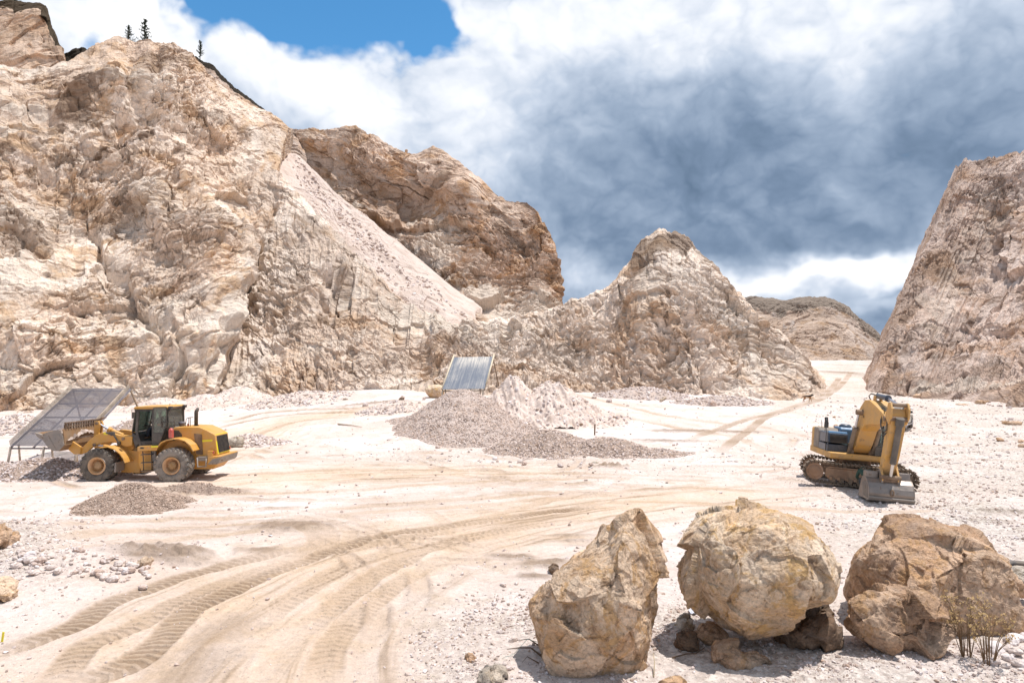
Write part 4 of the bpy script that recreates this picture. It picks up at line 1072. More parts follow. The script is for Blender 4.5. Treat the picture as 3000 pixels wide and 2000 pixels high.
# tracks
def make_track(yc):
    zc, R, a, b = .56, .44, -1.92, 2.05
    tr = empty('track'); tr.parent = exc
    # loop centre line, the top run sags
    pts = []
    n = 120
    Ltot = 2 * (b - a) + 2 * math.pi * R
    for k in range(n):
        s = Ltot * k / n
        if s < b - a:
            x = b - s; z = zc + R - .05 * math.sin(math.pi * s / (b - a)) * (1 + .5 * math.sin(3 * math.pi * s / (b - a))); t_ = math.pi
        elif s < b - a + math.pi * R:
            q = (s - (b - a)) / R; x = a - R * math.sin(q); z = zc + R * math.cos(q); t_ = math.pi + q
        elif s < 2 * (b - a) + math.pi * R:
            q = s - (b - a) - math.pi * R; x = a + q; z = zc - R; t_ = 0
        else:
            q = (s - 2 * (b - a) - math.pi * R) / R; x = b + R * math.sin(q); z = zc - R * math.cos(q); t_ = q
        pts.append((x, z, t_))
    sh = MB(); ch = MB()
    for k in range(0, n, 2):
        x, z, t_ = pts[k]
        R_ = np.array(Matrix.Rotation(-t_, 3, 'Y'))
        nr = R_ @ np.array([0, 0, -1.0])
        p = np.array([x, yc, z])
        sh.box(p + nr * .05, (Ltot / n * 2 * .86, .60, .035), R_)
        sh.box(p + nr * .085 + R_ @ np.array([.06, 0, 0]), (.03, .60, .05), R_)
        for sy in (-.11, .11): ch.box(p - nr * .01 + np.array([0, sy, 0]), (Ltot / n * 1.5, .05, .09), R_)
    eb(sh, 'track_shoe_belt', TrackS, tr, MT, 0)
    eb(ch, 'chain', TrackS, tr, MT, 0)
    wh = MB().lathe([(.01, -.12), (.30, -.12), (.31, -.10), (.33, -.13), (.40, -.13), (.40, .13), (.33, .13), (.31, .1), (.30, .12), (.01, .12)], (a, yc, zc), 32)
    eb(wh, 'idler', paint_mat('idler steel', (.30, .17, .09), .7, .5, (.42, .28, .2)), tr, MT, 0)
    spk = MB().lathe([(.01, -.14), (.22, -.14), (.24, -.06), (.37, -.06), (.37, .06), (.24, .06), (.22, .14), (.01, .14)], (b, yc, zc), 32)
    for k in range(20):
        q = 2 * math.pi * k / 20
        spk.box((b + .385 * math.cos(q), yc, zc + .385 * math.sin(q)), (.07, .07, .05), np.array(Matrix.Rotation(-q, 3, 'Y')))
    eb(spk, 'sprocket', TrackS, tr, MT, 0)
    fr = MB().prism([(-1.42, .78), (-1.45, .42), (-1.3, .28), (1.5, .28), (1.6, .48), (1.5, .80)], yc - .17, yc + .17)
    fr.prism([(-1.5, .80), (1.5, .80), (1.3, .86), (-1.3, .86)], yc - .2, yc + .1)
    for k in range(8): fr.box((-1.2 + k * .36, yc - .17, .33), (.14, .12, .16))
    eb(fr, 'track_frame', TrackF, tr, MT, .015)
    for k in range(7):
        eb(MB().cyl((-1.1 + k * .38, yc - .19, .24), (-1.1 + k * .38, yc + .19, .24), .11, n=14), 'roller', TrackS, tr, MT, 0)
    for xx in (-.6, .8):
        eb(MB().cyl((xx, yc - .16, .90), (xx, yc + .16, .90), .08, n=14), 'carrier_roller', TrackS, tr, MT, 0)
    return tr
make_track(-1.30); make_track(1.30)
eb(MB().prism([(-.9, .45), (.9, .45), (1.0, .75), (.7, 1.0), (-.7, 1.0), (-1.0, .75)], -1.1, 1.1).cyl((0, 0, .95), (0, 0, 1.22), .72, n=32), 'undercarriage', BrownS, M=MT)
# house
eb(MB().prism([(-2.6, 1.22), (1.15, 1.22), (1.22, 1.30), (1.22, 1.50), (-2.6, 1.50)], -1.50, 1.50), 'deck', YelX, bevel=.03)
cwp = [(-2.0, -1.5), (-2.55, -1.48), (-2.85, -1.2), (-3.0, -.5), (-3.0, .5), (-2.85, 1.2), (-2.55, 1.48), (-2.0, 1.5)]
def vprism(poly, z0, z1):
    n = len(poly); V = [(p[0], p[1], z0) for p in poly] + [(p[0], p[1], z1) for p in poly]
    mb = MB(); mb.add(V, [tuple(range(n)), tuple(range(2 * n - 1, n - 1, -1))] + [(i, (i + 1) % n, n + (i + 1) % n, n + i) for i in range(n)]); return mb
eb(vprism(cwp, 1.24, 2.48), 'counterweight', YelX, bevel=.12)
eb(MB().prism([(-2.0, 1.5), (-1.05, 1.5), (-1.05, 2.35), (-1.25, 2.50), (-2.0, 2.50)], -1.5, -.5), 'dusty_side_cover', DustY, bevel=.06)
eng = eb(MB().prism([(-2.1, 1.5), (-.9, 1.5), (-.9, 2.52), (-1.0, 2.60), (-2.1, 2.60)], -.5, 1.48), 'engine_cover', BlueRefl, bevel=.05)
eb(MB().lathe([(.01, .18), (.2, .17), (.3, .1), (.3, 0)], (-1.5, -.1, 2.58), 24, 'z'), 'dome', BlackSheen, eng, bevel=0)
tb = eb(MB().prism([(-1.05, 1.5), (.55, 1.5), (.55, 1.84), (-1.05, 1.84)], -1.48, -.55).prism([(-1.05, 1.86), (.60, 1.92), (.50, 2.36), (-1.05, 2.38)], -1.46, -.52), 'tool_box', BlackSheen, bevel=.03)
gr_ = MB().prism([(.60, 1.95), (.615, 1.95), (.53, 2.30), (.515, 2.30)], -1.38, -.60)
for k in range(6): gr_.prism([(.615 - k * .013, 1.97 + k * .055), (.645 - k * .013, 1.97 + k * .055), (.645 - k * .013, 1.99 + k * .055), (.615 - k * .013, 1.99 + k * .055)], -1.38, -.6)
eb(gr_, 'front_grille', DarkIn, tb, bevel=0)
eb(MB().prism([(.2, 2.37), (.45, 2.37), (.40, 2.45), (.2, 2.45)], -1.42, -.55), 'step_plate', BlueRefl, tb, bevel=.01)
hrx = MB().tube([(.3, -1.5, 1.5), (.3, -1.5, 2.9), (.22, -1.5, 3.02), (.12, -1.5, 2.95), (.05, -1.5, 2.4)], .018, 6)
hrx.tube([(.62, -1.45, 1.3), (.66, -1.5, 2.0), (.5, -1.5, 2.5)], .012, 6)
eb(hrx, 'handrail', BlackP, bevel=0)
eb(MB().cyl((-1.6, -1.0, 2.48), (-1.6, -1.0, 2.78), .11).cyl((-1.6, -1.0, 2.78), (-1.68, -1.0, 3.0), .09).tube([(-1.3, -1.3, 2.5), (-1.35, -1.3, 2.75), (-1.5, -1.3, 2.85)], .015), 'exhaust_pipe', BlackP, bevel=0)
# cab
cabx = eb(MB().prism([(-.75, 1.5), (1.15, 1.5), (1.18, 1.95), (-.75, 1.95)], .52, 1.5), 'cab', BlackP, bevel=.03)
fr = MB()
for yk in (.52, 1.44):
    fr.strip([(1.16, 1.95), (1.02, 2.75), (.75, 2.95), (-.7, 2.98), (-.75, 1.95)], .07, yk, yk + .06).strip([(.2, 1.95), (.2, 2.95)], .06, yk, yk + .06)
fr.prism([(.8, 2.93), (-.78, 2.96), (-.78, 3.02), (.75, 3.0)], .5, 1.52)
eb(fr, 'cab_frame', BlackP, cabx, bevel=.01)
eb(MB().prism([(1.165, 1.97), (1.175, 1.97), (1.035, 2.75), (1.025, 2.75)], .58, 1.44), 'windscreen', Glass, cabx, bevel=0)
gd = MB()
for k in range(13): gd.tube([(1.21, .56 + k * .073, 1.96), (1.07, .56 + k * .073, 2.76)], .006, 4)
for k in range(14): gd.tube([(1.21 - .14 * k / 13, .55, 1.96 + .8 * k / 13), (1.21 - .14 * k / 13, 1.46, 1.96 + .8 * k / 13)], .006, 4)
eb(gd, 'window_guard', BlackP, cabx, bevel=0)
for yk in (.545, 1.47):
    eb(MB().prism([(-.7, 1.97), (1.1, 1.97), (.98, 2.72), (.73, 2.9), (-.68, 2.92)], yk, yk + .006), 'side_window', Glass, cabx, bevel=0)
eb(MB().box((-.1, 1.0, 1.98), (.5, .5, .15)).box((-.38, 1.0, 2.3), (.14, .48, .65)), 'seat', DarkIn, cabx, bevel=.04)
# boom
bm_ = [(.35, 1.62), (.75, 1.55), (1.25, 2.0), (1.75, 2.65), (2.3, 2.92), (3.0, 3.02), (3.9, 3.04), (4.75, 3.18), (4.86, 3.34), (4.72, 3.52), (3.6, 3.86), (2.75, 4.08), (2.15, 4.05), (1.5, 3.65), (.85, 2.75), (.30, 1.85)]
boom = eb(MB().prism(bm_, -.38, .38), 'boom', YelX, bevel=.03)
eb(MB().prism([(.2, 1.4), (.9, 1.4), (.85, 1.95), (.3, 1.95)], -.48, -.34).prism([(.2, 1.4), (.9, 1.4), (.85, 1.95), (.3, 1.95)], .34, .48).box((.2, 0, 1.6), (.5, .6, .4)), 'boom_mount', BrownS)
hs_ = MB()
for q, yk in enumerate((-.2, -.1, .06, .17)):
    hs_.tube([(1.5, yk, 3.60), (2.0, yk, 3.98), (2.7, yk, 4.03), (3.6, yk, 3.84), (4.3, yk, 3.68), (4.6, yk - .1 + .05 * q, 3.72), (4.8, yk, 3.55)], .028, 6)
hs_.tube([(4.2, -.32, 3.5), (4.5, -.42, 3.1), (4.75, -.40, 2.75), (4.95, -.33, 2.9), (5.0, -.33, 3.3)], .03, 6).tube([(4.4, -.34, 3.55), (4.62, -.45, 3.1), (4.9, -.42, 2.6), (5.05, -.36, 2.8)], .025, 6)
hs_.tube([(2.2, -.1, 4.0), (2.0, -.15, 4.25), (2.15, -.1, 4.36), (2.6, 0, 4.30)], .03, 6).tube([(2.3, .1, 4.0), (2.1, .12, 4.3), (2.4, .1, 4.42), (2.7, 0, 4.3)], .025, 6)
eb(hs_, 'hose', BlackP, boom, bevel=0)
eb(MB().box((2.15, -.34, 3.3), (.2, .08, .14)), 'work_lamp', DarkIn, boom, bevel=.01)
for sy in (-1, 1):
    y_ = sy * .54
    c_ = eb(MB().cyl((.75, y_, 1.45), (1.55, y_, 2.72), .105, n=18).cyl((1.50, y_, 2.64), (1.58, y_, 2.77), .13, n=18), 'boom_cylinder', paint_mat('dark cylinder', (.06, .05, .045), .5, .5, (.30, .23, .17)), bevel=0)
    eb(MB().cyl((1.55, y_, 2.72), (2.0, y_, 3.45), .06, n=14), 'rod', Chrome, c_, bevel=0)
    eb(MB().cyl((2.02, sy * .36, 3.48), (2.02, sy * .68, 3.48), .125, n=18), 'pin', BrownS, c_, bevel=0)
# stick cylinder on top of the boom
c_ = eb(MB().cyl((2.75, 0, 4.27), (3.95, 0, 4.21), .115, n=18).cyl((3.9, 0, 4.21), (4.05, 0, 4.20), .145, n=18), 'stick_cylinder', BlackSheen, bevel=0)
_q = (5.22, 3.97)
eb(MB().cyl((4.0, 0, 4.20), (_q[0], 0, _q[1]), .06, n=14), 'rod', Chrome, c_, bevel=0)
eb(MB().prism([(2.6, 3.95), (2.95, 3.92), (2.85, 4.28), (2.65, 4.28)], -.16, -.10).prism([(2.6, 3.95), (2.95, 3.92), (2.85, 4.28), (2.65, 4.28)], .10, .16), 'bracket', YelX, c_, bevel=.005)
# stick, hanging back towards the machine
_c, _s = math.cos(math.radians(22.4)), math.sin(math.radians(22.4))
def RS(p):
    x, z = p[0] - 4.76, p[-1] - 3.36
    q = (4.76 + x * _c + z * _s, 3.36 - x * _s + z * _c)
    return q if len(p) == 2 else (q[0], p[1], q[1])
def RL(l): return [RS(p) for p in l]
stk = [(4.66, 3.30), (4.88, 2.9), (4.98, 1.9), (5.04, .82), (5.2, .78), (5.32, .90), (5.45, 2.0), (5.40, 3.3), (5.22, 3.75), (4.98, 3.95), (4.78, 3.75)]
stick = eb(MB().prism(RL(stk), -.29, .29), 'stick', YelX, bevel=.03)
er = [(4.80, 3.5), (5.25, 3.35), (5.42, 3.75), (5.30, 4.08), (5.05, 4.24), (4.85, 4.15)]
eb(MB().prism(RL(er), -.38, -.30), 'stick_ear', YelX, stick, bevel=.015)
eb(MB().prism(RL(er), .30, .38), 'stick_ear', YelX, stick, bevel=.015)
for p_, h_, r_ in (((4.97, 4.10), .34, .08), ((5.28, 3.62), .34, .10), ((4.76, 3.36), .40, .11)):
    q_ = RS(p_); eb(MB().cyl((q_[0], -h_, q_[1]), (q_[0], h_, q_[1]), r_), 'pin', BrownS, stick, bevel=0)
c_ = eb(MB().cyl(RS((5.46, 0, 3.60)), RS((5.62, 0, 1.75)), .125, n=18).cyl(RS((5.44, 0, 3.72)), RS((5.47, 0, 3.42)), .17, n=18), 'bucket_cylinder', paint_mat('dusty dark cylinder', (.07, .065, .06), .5, .3, (.3, .25, .2)), bevel=0)
eb(MB().cyl(RS((5.62, 0, 1.75)), RS((5.66, 0, 1.12)), .065, n=14), 'rod', paint_mat('pale rod', (.75, .72, .68), .25, .1, metal=.5), c_, bevel=0)
for yk in (-.36, .28):
    l_ = MB().strip(RL([(5.66, 1.12), (5.20, 1.38)]), .17, yk, yk + .08)
    q_ = RS((5.66, 1.12)); l_.strip([q_, (4.72, .80)], .15, yk + .01, yk + .07)
    eb(l_, 'link', YelX, stick, bevel=.01)
q_ = RS((5.66, 1.12)); eb(MB().cyl((q_[0], -.42, q_[1]), (q_[0], .42, q_[1]), .10), 'link_pin', BrownS, stick, bevel=0)
# bucket: back of the shell towards the camera
BD = -1.0
def BX(l): return [(p[0] + BD, p[1]) for p in l]
bk = [(5.02, .84), (5.35, .90), (5.62, .84), (5.82, .70), (5.96, .50), (6.02, .30), (5.98, .14), (5.88, .04), (5.70, -.02), (5.2, -.04), (4.45, -.02)]
bki = [(4.45, .02), (5.2, .01), (5.66, .03), (5.83, .09), (5.92, .17), (5.96, .30), (5.90, .47), (5.77, .65), (5.58, .79), (5.34, .84), (5.02, .79)]
bw = .88
buck = eb(MB().prism(BX(bk + bki), -bw, bw), 'bucket', Steel, bevel=.012)
sdp = [(5.02, .84), (5.35, .90), (5.62, .84), (5.82, .70), (5.96, .50), (6.02, .30), (5.98, .14), (5.88, .04), (5.70, -.02), (4.7, -.03), (4.72, .25)]
for yk in (-bw - .04, bw):
    sp_ = eb(MB().prism(BX(sdp), yk, yk + .04), 'side_plate', Steel, buck, bevel=.01)
    for k in range(6):
        x0 = 5.88 - k * .11
        eb(MB().strip(BX([(x0, .06 + k * .01), (x0 - .10, .60 + min(k, 2) * .06 - max(0, k - 3) * .05)]), .045, yk - (.03 if yk < 0 else -.04), yk + (0 if yk < 0 else .07)), 'wear_strip', Grey, sp_, bevel=0)
for ya, yb in ((-bw - .02, -.40), (.40, bw + .02)):
    eb(MB().prism(BX([(5.05, .80), (5.50, .86), (5.46, 1.14), (5.10, 1.12)]), ya, yb), 'top_box', Steel, buck, bevel=.03)
for ya in (-.37, .29):
    eb(MB().prism(BX([(5.0, .75), (5.78, .66), (5.80, .84), (5.72, 1.02), (5.50, 1.26), (5.05, 1.10)]), ya, ya + .08), 'bucket_ear', Steel, buck, bevel=.01)
eb(MB().cyl((5.70 + BD, -.42, .82), (5.70 + BD, .42, .82), .08), 'ear_pin', BrownS, buck, bevel=0)
rg = MB().tube([(6.05 + BD + .01 * math.cos(q * .6283), .06 * math.cos(q * .6283), .36 + .13 * math.sin(q * .6283)) for q in range(11)], .028, 8)
eb(rg, 'lifting_eye', BrownS, buck, bevel=0)
eb(MB().prism(BX([(5.75, -.055), (5.98, .0), (6.06, .12), (6.03, .17), (5.93, .05), (5.72, -.01)]), -bw - .05, bw + .05), 'heel_plate', Grey, buck, bevel=.006)
for k in range(5):
    yk = -.72 + k * .36
    eb(MB().prism(BX([(4.5, .05), (4.2, .0), (4.2, -.02), (4.5, -.05)]), yk - .07, yk + .07), 'tooth', Steel, buck, bevel=.01)

# ------------------------------------------------------------------ people, dog
def skin_obj(name, verts, edges, radii, mat, parent=None, sub=1, root=0, label=None):
    me = bpy.data.meshes.new(name); me.from_pydata([tuple(map(float, v)) for v in verts], edges, [])
    o = bpy.data.objects.new(name, me); C.objects.link(o)
    sk = o.modifiers.new('skin', 'SKIN'); sk.use_smooth_shade = True
    for i, r in enumerate(radii):
        d = me.skin_vertices[0].data[i]
        d.radius = (r, r) if not isinstance(r, tuple) else r
        d.use_root = (i == root)
    if sub:
        s_ = o.modifiers.new('sub', 'SUBSURF'); s_.levels = sub; s_.render_levels = sub
    me.materials.append(mat)
    if parent: o.parent = parent
    if label: o['label'] = label
    return o
def simple_mat(name, c, r=.8):
    m, t, b = new_mat(name)
    pos = t.n('ShaderNodeNewGeometry').outputs['Position']
    n = t.noise(pos, 14, 4)
    lk(t, t.mix(n, tuple(x * .8 for x in c), tuple(min(1, x * 1.2) for x in c)), b.inputs['Base Color']); b.inputs['Roughness'].default_value = r
    return m
Skin_ = simple_mat('skin', (.28, .15, .09)); Hair_ = simple_mat('hair', (.02, .015, .012))
def person(loc, rotz, J, shirt, trousers, label, vest=None, cap=None):
    """J: joint positions in metres, figure facing +x"""
    V = []; E = []; Rr = []
    idx = {}
    def add(k, p, r, parent=None):
        idx[k] = len(V); V.append(p); Rr.append(r)
        if parent is not None: E.append((idx[parent], idx[k]))
    J = {k: np.array(v, float) for k, v in J.items()}
    add('pel', J['pelvis'], .135); add('spine', (J['pelvis'] + J['chest']) / 2, .125, 'pel'); add('chest', J['chest'], .15, 'spine')
    add('neck', J['neck'], .06, 'chest'); add('head0', J['neck'] + (J['head'] - J['neck']) * .55, .075, 'neck'); add('head', J['head'], .10, 'head0'); add('crown', J['head'] + (J['head'] - J['neck']) * .45, .075, 'head')
    fw = np.array([1, 0, 0.0])
    add('face', J['head'] + fw * .075 + np.array([0, 0, -.03]), .055, 'head')
    for s_, sg_ in (('l', 1), ('r', -1)):
        add('sh' + s_, J['sh' + s_], .07, 'chest'); add('el' + s_, J['el' + s_], .045, 'sh' + s_); add('wr' + s_, J['wr' + s_], .030, 'el' + s_)
        d = J['wr' + s_] - J['el' + s_]; d /= np.linalg.norm(d); side_ = np.cross(d, [0, 0, 1.0]); side_ /= np.linalg.norm(side_) + 1e-6
        add('pa' + s_, J['wr' + s_] + d * .07, .036, 'wr' + s_)
        for q in range(4):
            base_ = J['wr' + s_] + d * .10 + side_ * (.03 - .02 * q)
            add('f%d%s' % (q, s_), base_, .011, 'pa' + s_); add('g%d%s' % (q, s_), base_ + d * (.05 - .006 * abs(q - 1)) + np.array([0, 0, -.025]), .009, 'f%d%s' % (q, s_))
        add('t' + s_, J['wr' + s_] + d * .05 + side_ * .05, .012, 'pa' + s_)
        add('hip' + s_, J['hip' + s_], .095, 'pel'); add('kn' + s_, J['kn' + s_], .062, 'hip' + s_); add('an' + s_, J['an' + s_], .042, 'kn' + s_)
        add('to' + s_, J['an' + s_] + np.array([.17, 0, -.06]), .04, 'an' + s_)
    root_ = skin_obj('person', V, E, Rr, Skin_)
    root_.location = loc; root_.rotation_euler = (0, 0, rotz)
    tag(root_, label, 'person')
    def sub(name, keys, edges, extra, mat):
        m_ = {k: i for i, k in enumerate(keys)}
        return skin_obj(name, [V[idx[k]] for k in keys], [(m_[a], m_[b]) for a, b in edges], [Rr[idx[k]] + extra for k in keys], mat, root_)
    sub('shirt', ['pel', 'spine', 'chest', 'shl', 'ell', 'wrl', 'shr', 'elr', 'wrr'], [('pel', 'spine'), ('spine', 'chest'), ('chest', 'shl'), ('shl', 'ell'), ('ell', 'wrl'), ('chest', 'shr'), ('shr', 'elr'), ('elr', 'wrr')], .022, shirt)
    sub('trousers', ['pel', 'hipl', 'knl', 'anl', 'hipr', 'knr', 'anr'], [('pel', 'hipl'), ('hipl', 'knl'), ('knl', 'anl'), ('pel', 'hipr'), ('hipr', 'knr'), ('knr', 'anr')], .02, trousers)
    if vest: sub('vest', ['pel', 'spine', 'chest'], [('pel', 'spine'), ('spine', 'chest')], .045, vest)
    hc = MB(); c_ = J['head'] + (J['head'] - J['neck']) * .3
    hc.lathe([(.115, -.03), (.112, .03), (.085, .08), (.045, .105), (.005, .11)], tuple(c_), 20, 'z')
    if cap: hc.box((c_[0] + .12, c_[1], c_[2] - .01), (.10, .14, .02))
    hc.build('cap' if cap else 'hair', cap or Hair_, root_)
    return root_
px_, pz_ = L(1478, 560, 31.9)
person((px_, 31.9, pz_ + .06), math.pi, dict(pelvis=(0, 0, .10), chest=(.02, 0, .45), neck=(.04, 0, .62), head=(.06, 0, .76), shl=(.02, .19, .53), shr=(.02, -.19, .53), ell=(.16, .25, .30), elr=(.16, -.25, .30),
       wrl=(.40, .16, .36), wrr=(.40, -.16, .36), hipl=(.04, .10, .06), hipr=(.04, -.10, .06), knl=(.46, .14, .10), knr=(.46, -.14, .10), anl=(.55, .14, -.32), anr=(.55, -.14, -.32)),
       simple_mat('dark work shirt', (.05, .06, .06)), simple_mat('dark trousers', (.03, .035, .05)), 'driver in an orange safety vest sitting in the loader cab', simple_mat('orange vest', (.75, .12, .02)), None)
gp = gpt(2536, 1412)
person((14.35, 27.9, float(gz(14.35, 27.9)[0])), math.radians(75), dict(pelvis=(-.18, 0, .52), chest=(.10, 0, .84), neck=(.27, 0, .88), head=(.40, 0, .86), shl=(.14, .19, .84), shr=(.14, -.19, .84), ell=(.30, .27, .58), elr=(.30, -.27, .58),
       wrl=(.46, .16, .44), wrr=(.46, -.16, .44), hipl=(-.16, .11, .48), hipr=(-.16, -.11, .48), knl=(.18, .17, .50), knr=(.18, -.17, .50), anl=(-.10, .15, .09), anr=(-.10, -.15, .09)),
       simple_mat('dark green shirt', (.035, .075, .055)), simple_mat('grey trousers', (.06, .065, .07)), 'person in a dark green shirt crouching beside the excavator track', None, simple_mat('green cap', (.03, .06, .045)))

def dog(px, py):
    p = gpt(px, py)
    m, t, b = new_mat('dog coat')
    ob = t.n('ShaderNodeTexCoord').outputs['Object']
    s_ = t.n('ShaderNodeSeparateXYZ', {0: ob})
    n = t.noise(ob, 9, 3)
    lk(t, t.mix(t.maprange(t.math('ADD', s_.outputs[2], t.math('MULTIPLY', n, .12)), .50, .62), (.33, .15, .055), (.022, .016, .013)), b.inputs['Base Color']); b.inputs['Roughness'].default_value = .85
    V = [(-.30, 0, .52), (-.05, 0, .52), (.22, 0, .52), (.34, 0, .60), (.46, 0, .66), (.60, 0, .62), (-.42, 0, .50), (-.56, 0, .36), (-.66, 0, .30)]
    E = [(0, 1), (1, 2), (2, 3), (3, 4), (4, 5), (0, 6), (6, 7), (7, 8)]
    Rr = [.105, .10, .125, .075, .075, .03, .035, .04, .02]
    def ch(root, pts, rs):
        i = root
        for q, r in zip(pts, rs):
            V.append(q); Rr.append(r); E.append((i, len(V) - 1)); i = len(V) - 1
    for sy, dx in ((.08, .06), (-.08, -.05)):
        ch(2, [(.24, sy, .40), (.25 + dx, sy, .22), (.24 + dx * 1.6, sy, .03), (.29 + dx * 1.6, sy, .02)], [.055, .032, .024, .026])
        ch(0, [(-.27, sy, .42), (-.20 - dx, sy, .30), (-.38 - dx, sy, .19), (-.36 - dx * 1.4, sy, .03), (-.31 - dx * 1.4, sy, .02)], [.075, .05, .028, .023, .025])
        ch(4, [(.42, sy * .6, .745), (.41, sy * .7, .80)], [.025, .012])
    o = skin_obj('dog', V, E, Rr, m)
    o.location = p; o.rotation_euler = (0, 0, math.radians(-40))
    tag(o, 'brown dog with a black back walking down the haul road', 'dog')
dog(2366, 1176)

# ------------------------------------------------------------------ car behind the excavator
def car():
    p = gpt(2668, 1252); yaw = math.radians(52)
    r = empty('parked_car', tuple(p), (0, 0, yaw))
    tag(r, 'white off-road car half hidden behind the arm of the excavator', 'car')
    off = np.array([-1.5, .8, 0])
    Wh = paint_mat('dusty white paint', (.62, .57, .50), .4, .35, (.5, .42, .33)); Bk = BlackP
    def q(mb, name, mat, par=None, bevel=.03):
        M_ = Matrix.Translation(off); return mb.build(name, mat, par or r, M=M_, bevel=bevel)
    q(MB().prism([(-2.3, .45), (-2.3, 1.05), (1.0, 1.08), (2.05, 1.0), (2.28, .85), (2.3, .48), (1.95, .42), (1.85, .75), (1.5, .88), (1.12, .75), (1.0, .42), (-1.0, .42), (-1.1, .75), (-1.45, .88), (-1.8, .75), (-1.95, .45)], -.9, .9), 'body', Wh, bevel=.08)
    q(MB().prism([(-2.25, 1.05), (-2.1, 1.72), (-.1, 1.76), (.85, 1.08)], -.78, .78), 'roof', Wh, bevel=.08)
    q(MB().prism([(.0, 1.68), (.02, 1.70), (.92, 1.09), (.86, 1.09)], -.72, .72), 'windscreen', DarkIn, bevel=0)
    for yk in (-.79, .78):
        q(MB().prism([(-2.0, 1.15), (-1.95, 1.6), (-1.0, 1.64), (-1.0, 1.15)], yk, yk + .012), 'side_window', DarkIn, bevel=0)
        q(MB().prism([(-.92, 1.15), (-.92, 1.64), (-.15, 1.65), (.65, 1.15)], yk, yk + .012), 'side_window', DarkIn, bevel=0)
    q(MB().prism([(1.05, 1.08), (1.75, 1.04), (1.7, 1.12), (1.1, 1.15)], -.3, .3), 'bonnet_scoop', Bk, bevel=.02)
    for yk in (-1.02, .9): q(MB().box((.75, yk + .06, 1.2), (.12, .2, .18)), 'mirror', Bk)
    q(MB().box((0, -.96, .38), (1.9, .14, .05)), 'side_step', Chrome)
    q(MB().box((2.3, 0, .6), (.14, 1.7, .25)), 'bumper', Bk)
    for sx in (-1.45, 1.5):
        for sy in (-1, 1):
            c = (sx, sy * .8, .40)
            w_ = q(MB().lathe([(.39 * .6, -.12), (.36, -.13), (.40, -.10), (.40, .10), (.36, .13), (.39 * .6, .12)], c, 28), 'wheel', Rubber, bevel=0)
            rm = MB().lathe([(.24, sy * .10), (.22, sy * .12), (.08, sy * .09), (.01, sy * .10)], c, 20)
            for k in range(6):
                a = k * math.pi / 3; rm.box((c[0] + .15 * math.cos(a), c[1] + sy * .11, c[2] + .15 * math.sin(a)), (.16, .03, .05), np.array(Matrix.Rotation(-a, 3, 'Y')))
            q(rm, 'rim', Chrome, w_, bevel=0)
    for sy in (-.7, .7): q(MB().box((2.26, sy, .86), (.1, .3, .16)), 'headlamp', Chrome)
car()

# ------------------------------------------------------------------ sloping screens
def screen(BL, BR, TL, TR, wires, label, solid=None, lw=(3, 2)):
    BL, BR, TL, TR = [np.array(q, float) for q in (BL, BR, TL, TR)]
    base = (BL + BR) / 2; gz_ = float(gz(base[0], base[1])[0])
    loc = (float(base[0]), float(base[1]), gz_)
    r = empty('sieve_screen', loc); tag(r, label, 'screen')
    def q(mb, name, mat, par=None): return mb.build(name, mat, par or r, off=loc)
    def at(u, v, dn=0.0):
        p = (BL * (1 - u) + BR * u) * (1 - v) + (TL * (1 - u) + TR * u) * v
        return p + nrm * dn
    nrm = np.cross(BR - BL, TL - BL); nrm /= np.linalg.norm(nrm)
    if solid is None:
        mb = MB(); nu_, nv_ = wires
        for k in range(nu_ + 1): mb.tube([at(k / nu_, 0), at(k / nu_, 1)], .0155, 4)
        for k in range(nv_ + 1): mb.tube([at(0, k / nv_, .02), at(1, k / nv_, .02)], .017, 4)
        q(mb, 'wire_mesh', MeshBlue)
    else:
        V = [at(u, v, d) for d in (0, .03) for v in np.linspace(0, 1, 30) for u in np.linspace(0, 1, 20)]
        n = 600
        F = [tuple(f) for f in grid_quads(30, 20)] + [tuple((f + n)[::-1]) for f in grid_quads(30, 20)]
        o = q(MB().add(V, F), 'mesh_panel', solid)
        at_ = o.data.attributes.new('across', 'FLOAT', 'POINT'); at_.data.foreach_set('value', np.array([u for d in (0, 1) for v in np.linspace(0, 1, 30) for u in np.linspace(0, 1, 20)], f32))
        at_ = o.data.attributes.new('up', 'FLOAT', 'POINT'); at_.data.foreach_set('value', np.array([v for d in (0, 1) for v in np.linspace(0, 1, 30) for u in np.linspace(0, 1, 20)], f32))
    fm = MB()
    for u in (0, .34, .67, 1): fm.tube([at(u, -.01, -.09), at(u, 1.01, -.09)], .05, 6)
    for v in (0, .28, .5, .75, 1): fm.tube([at(0, v, -.15), at(1, v, -.15)], .045, 6)
    q(fm, 'frame', paint_mat('screen beams', (.075, .07, .10), .6, .3, (.4, .36, .33)) if solid is None else Brown2)
    for u in (0, .5, 1) if solid is None else (0, .42, .97):
        a = at(u, .0, -.05); g_ = float(gz(a[0], a[1])[0])
        q(MB().tube([a, (a[0] - .12, a[1] - .1, g_ - .35)], .06, 6), 'leg', Brown2)
        q(MB().tube([at(u + .06 if u < .9 else u - .08, .05, -.1), (a[0] + (.25 if u < .9 else -.2), a[1] + .4, g_ - .2)], .05, 6), 'brace', Wood)
    for u in (0, 1):
        a = at(u, 1, -.08); g_ = float(gz(a[0], a[1] + 1.2)[0])
        q(MB().tube([a, (a[0] + .9 * (1 if u else .2), a[1] + 1.5, g_ - .3)], .055, 6), 'prop', BrownS)
    return r, at, q
r, at, q = screen(W(31, 1306, 36.0), W(226, 1306, 36.0), W(213, 1138, 41.4), W(381, 1138, 41.4), (44, 74), 'rusty sloping wire mesh screen behind the raised loader bucket')
q(MB().tube([at(.97, .0, .12), at(.96, .93, .12)], .075, 8), 'pole', Wood)
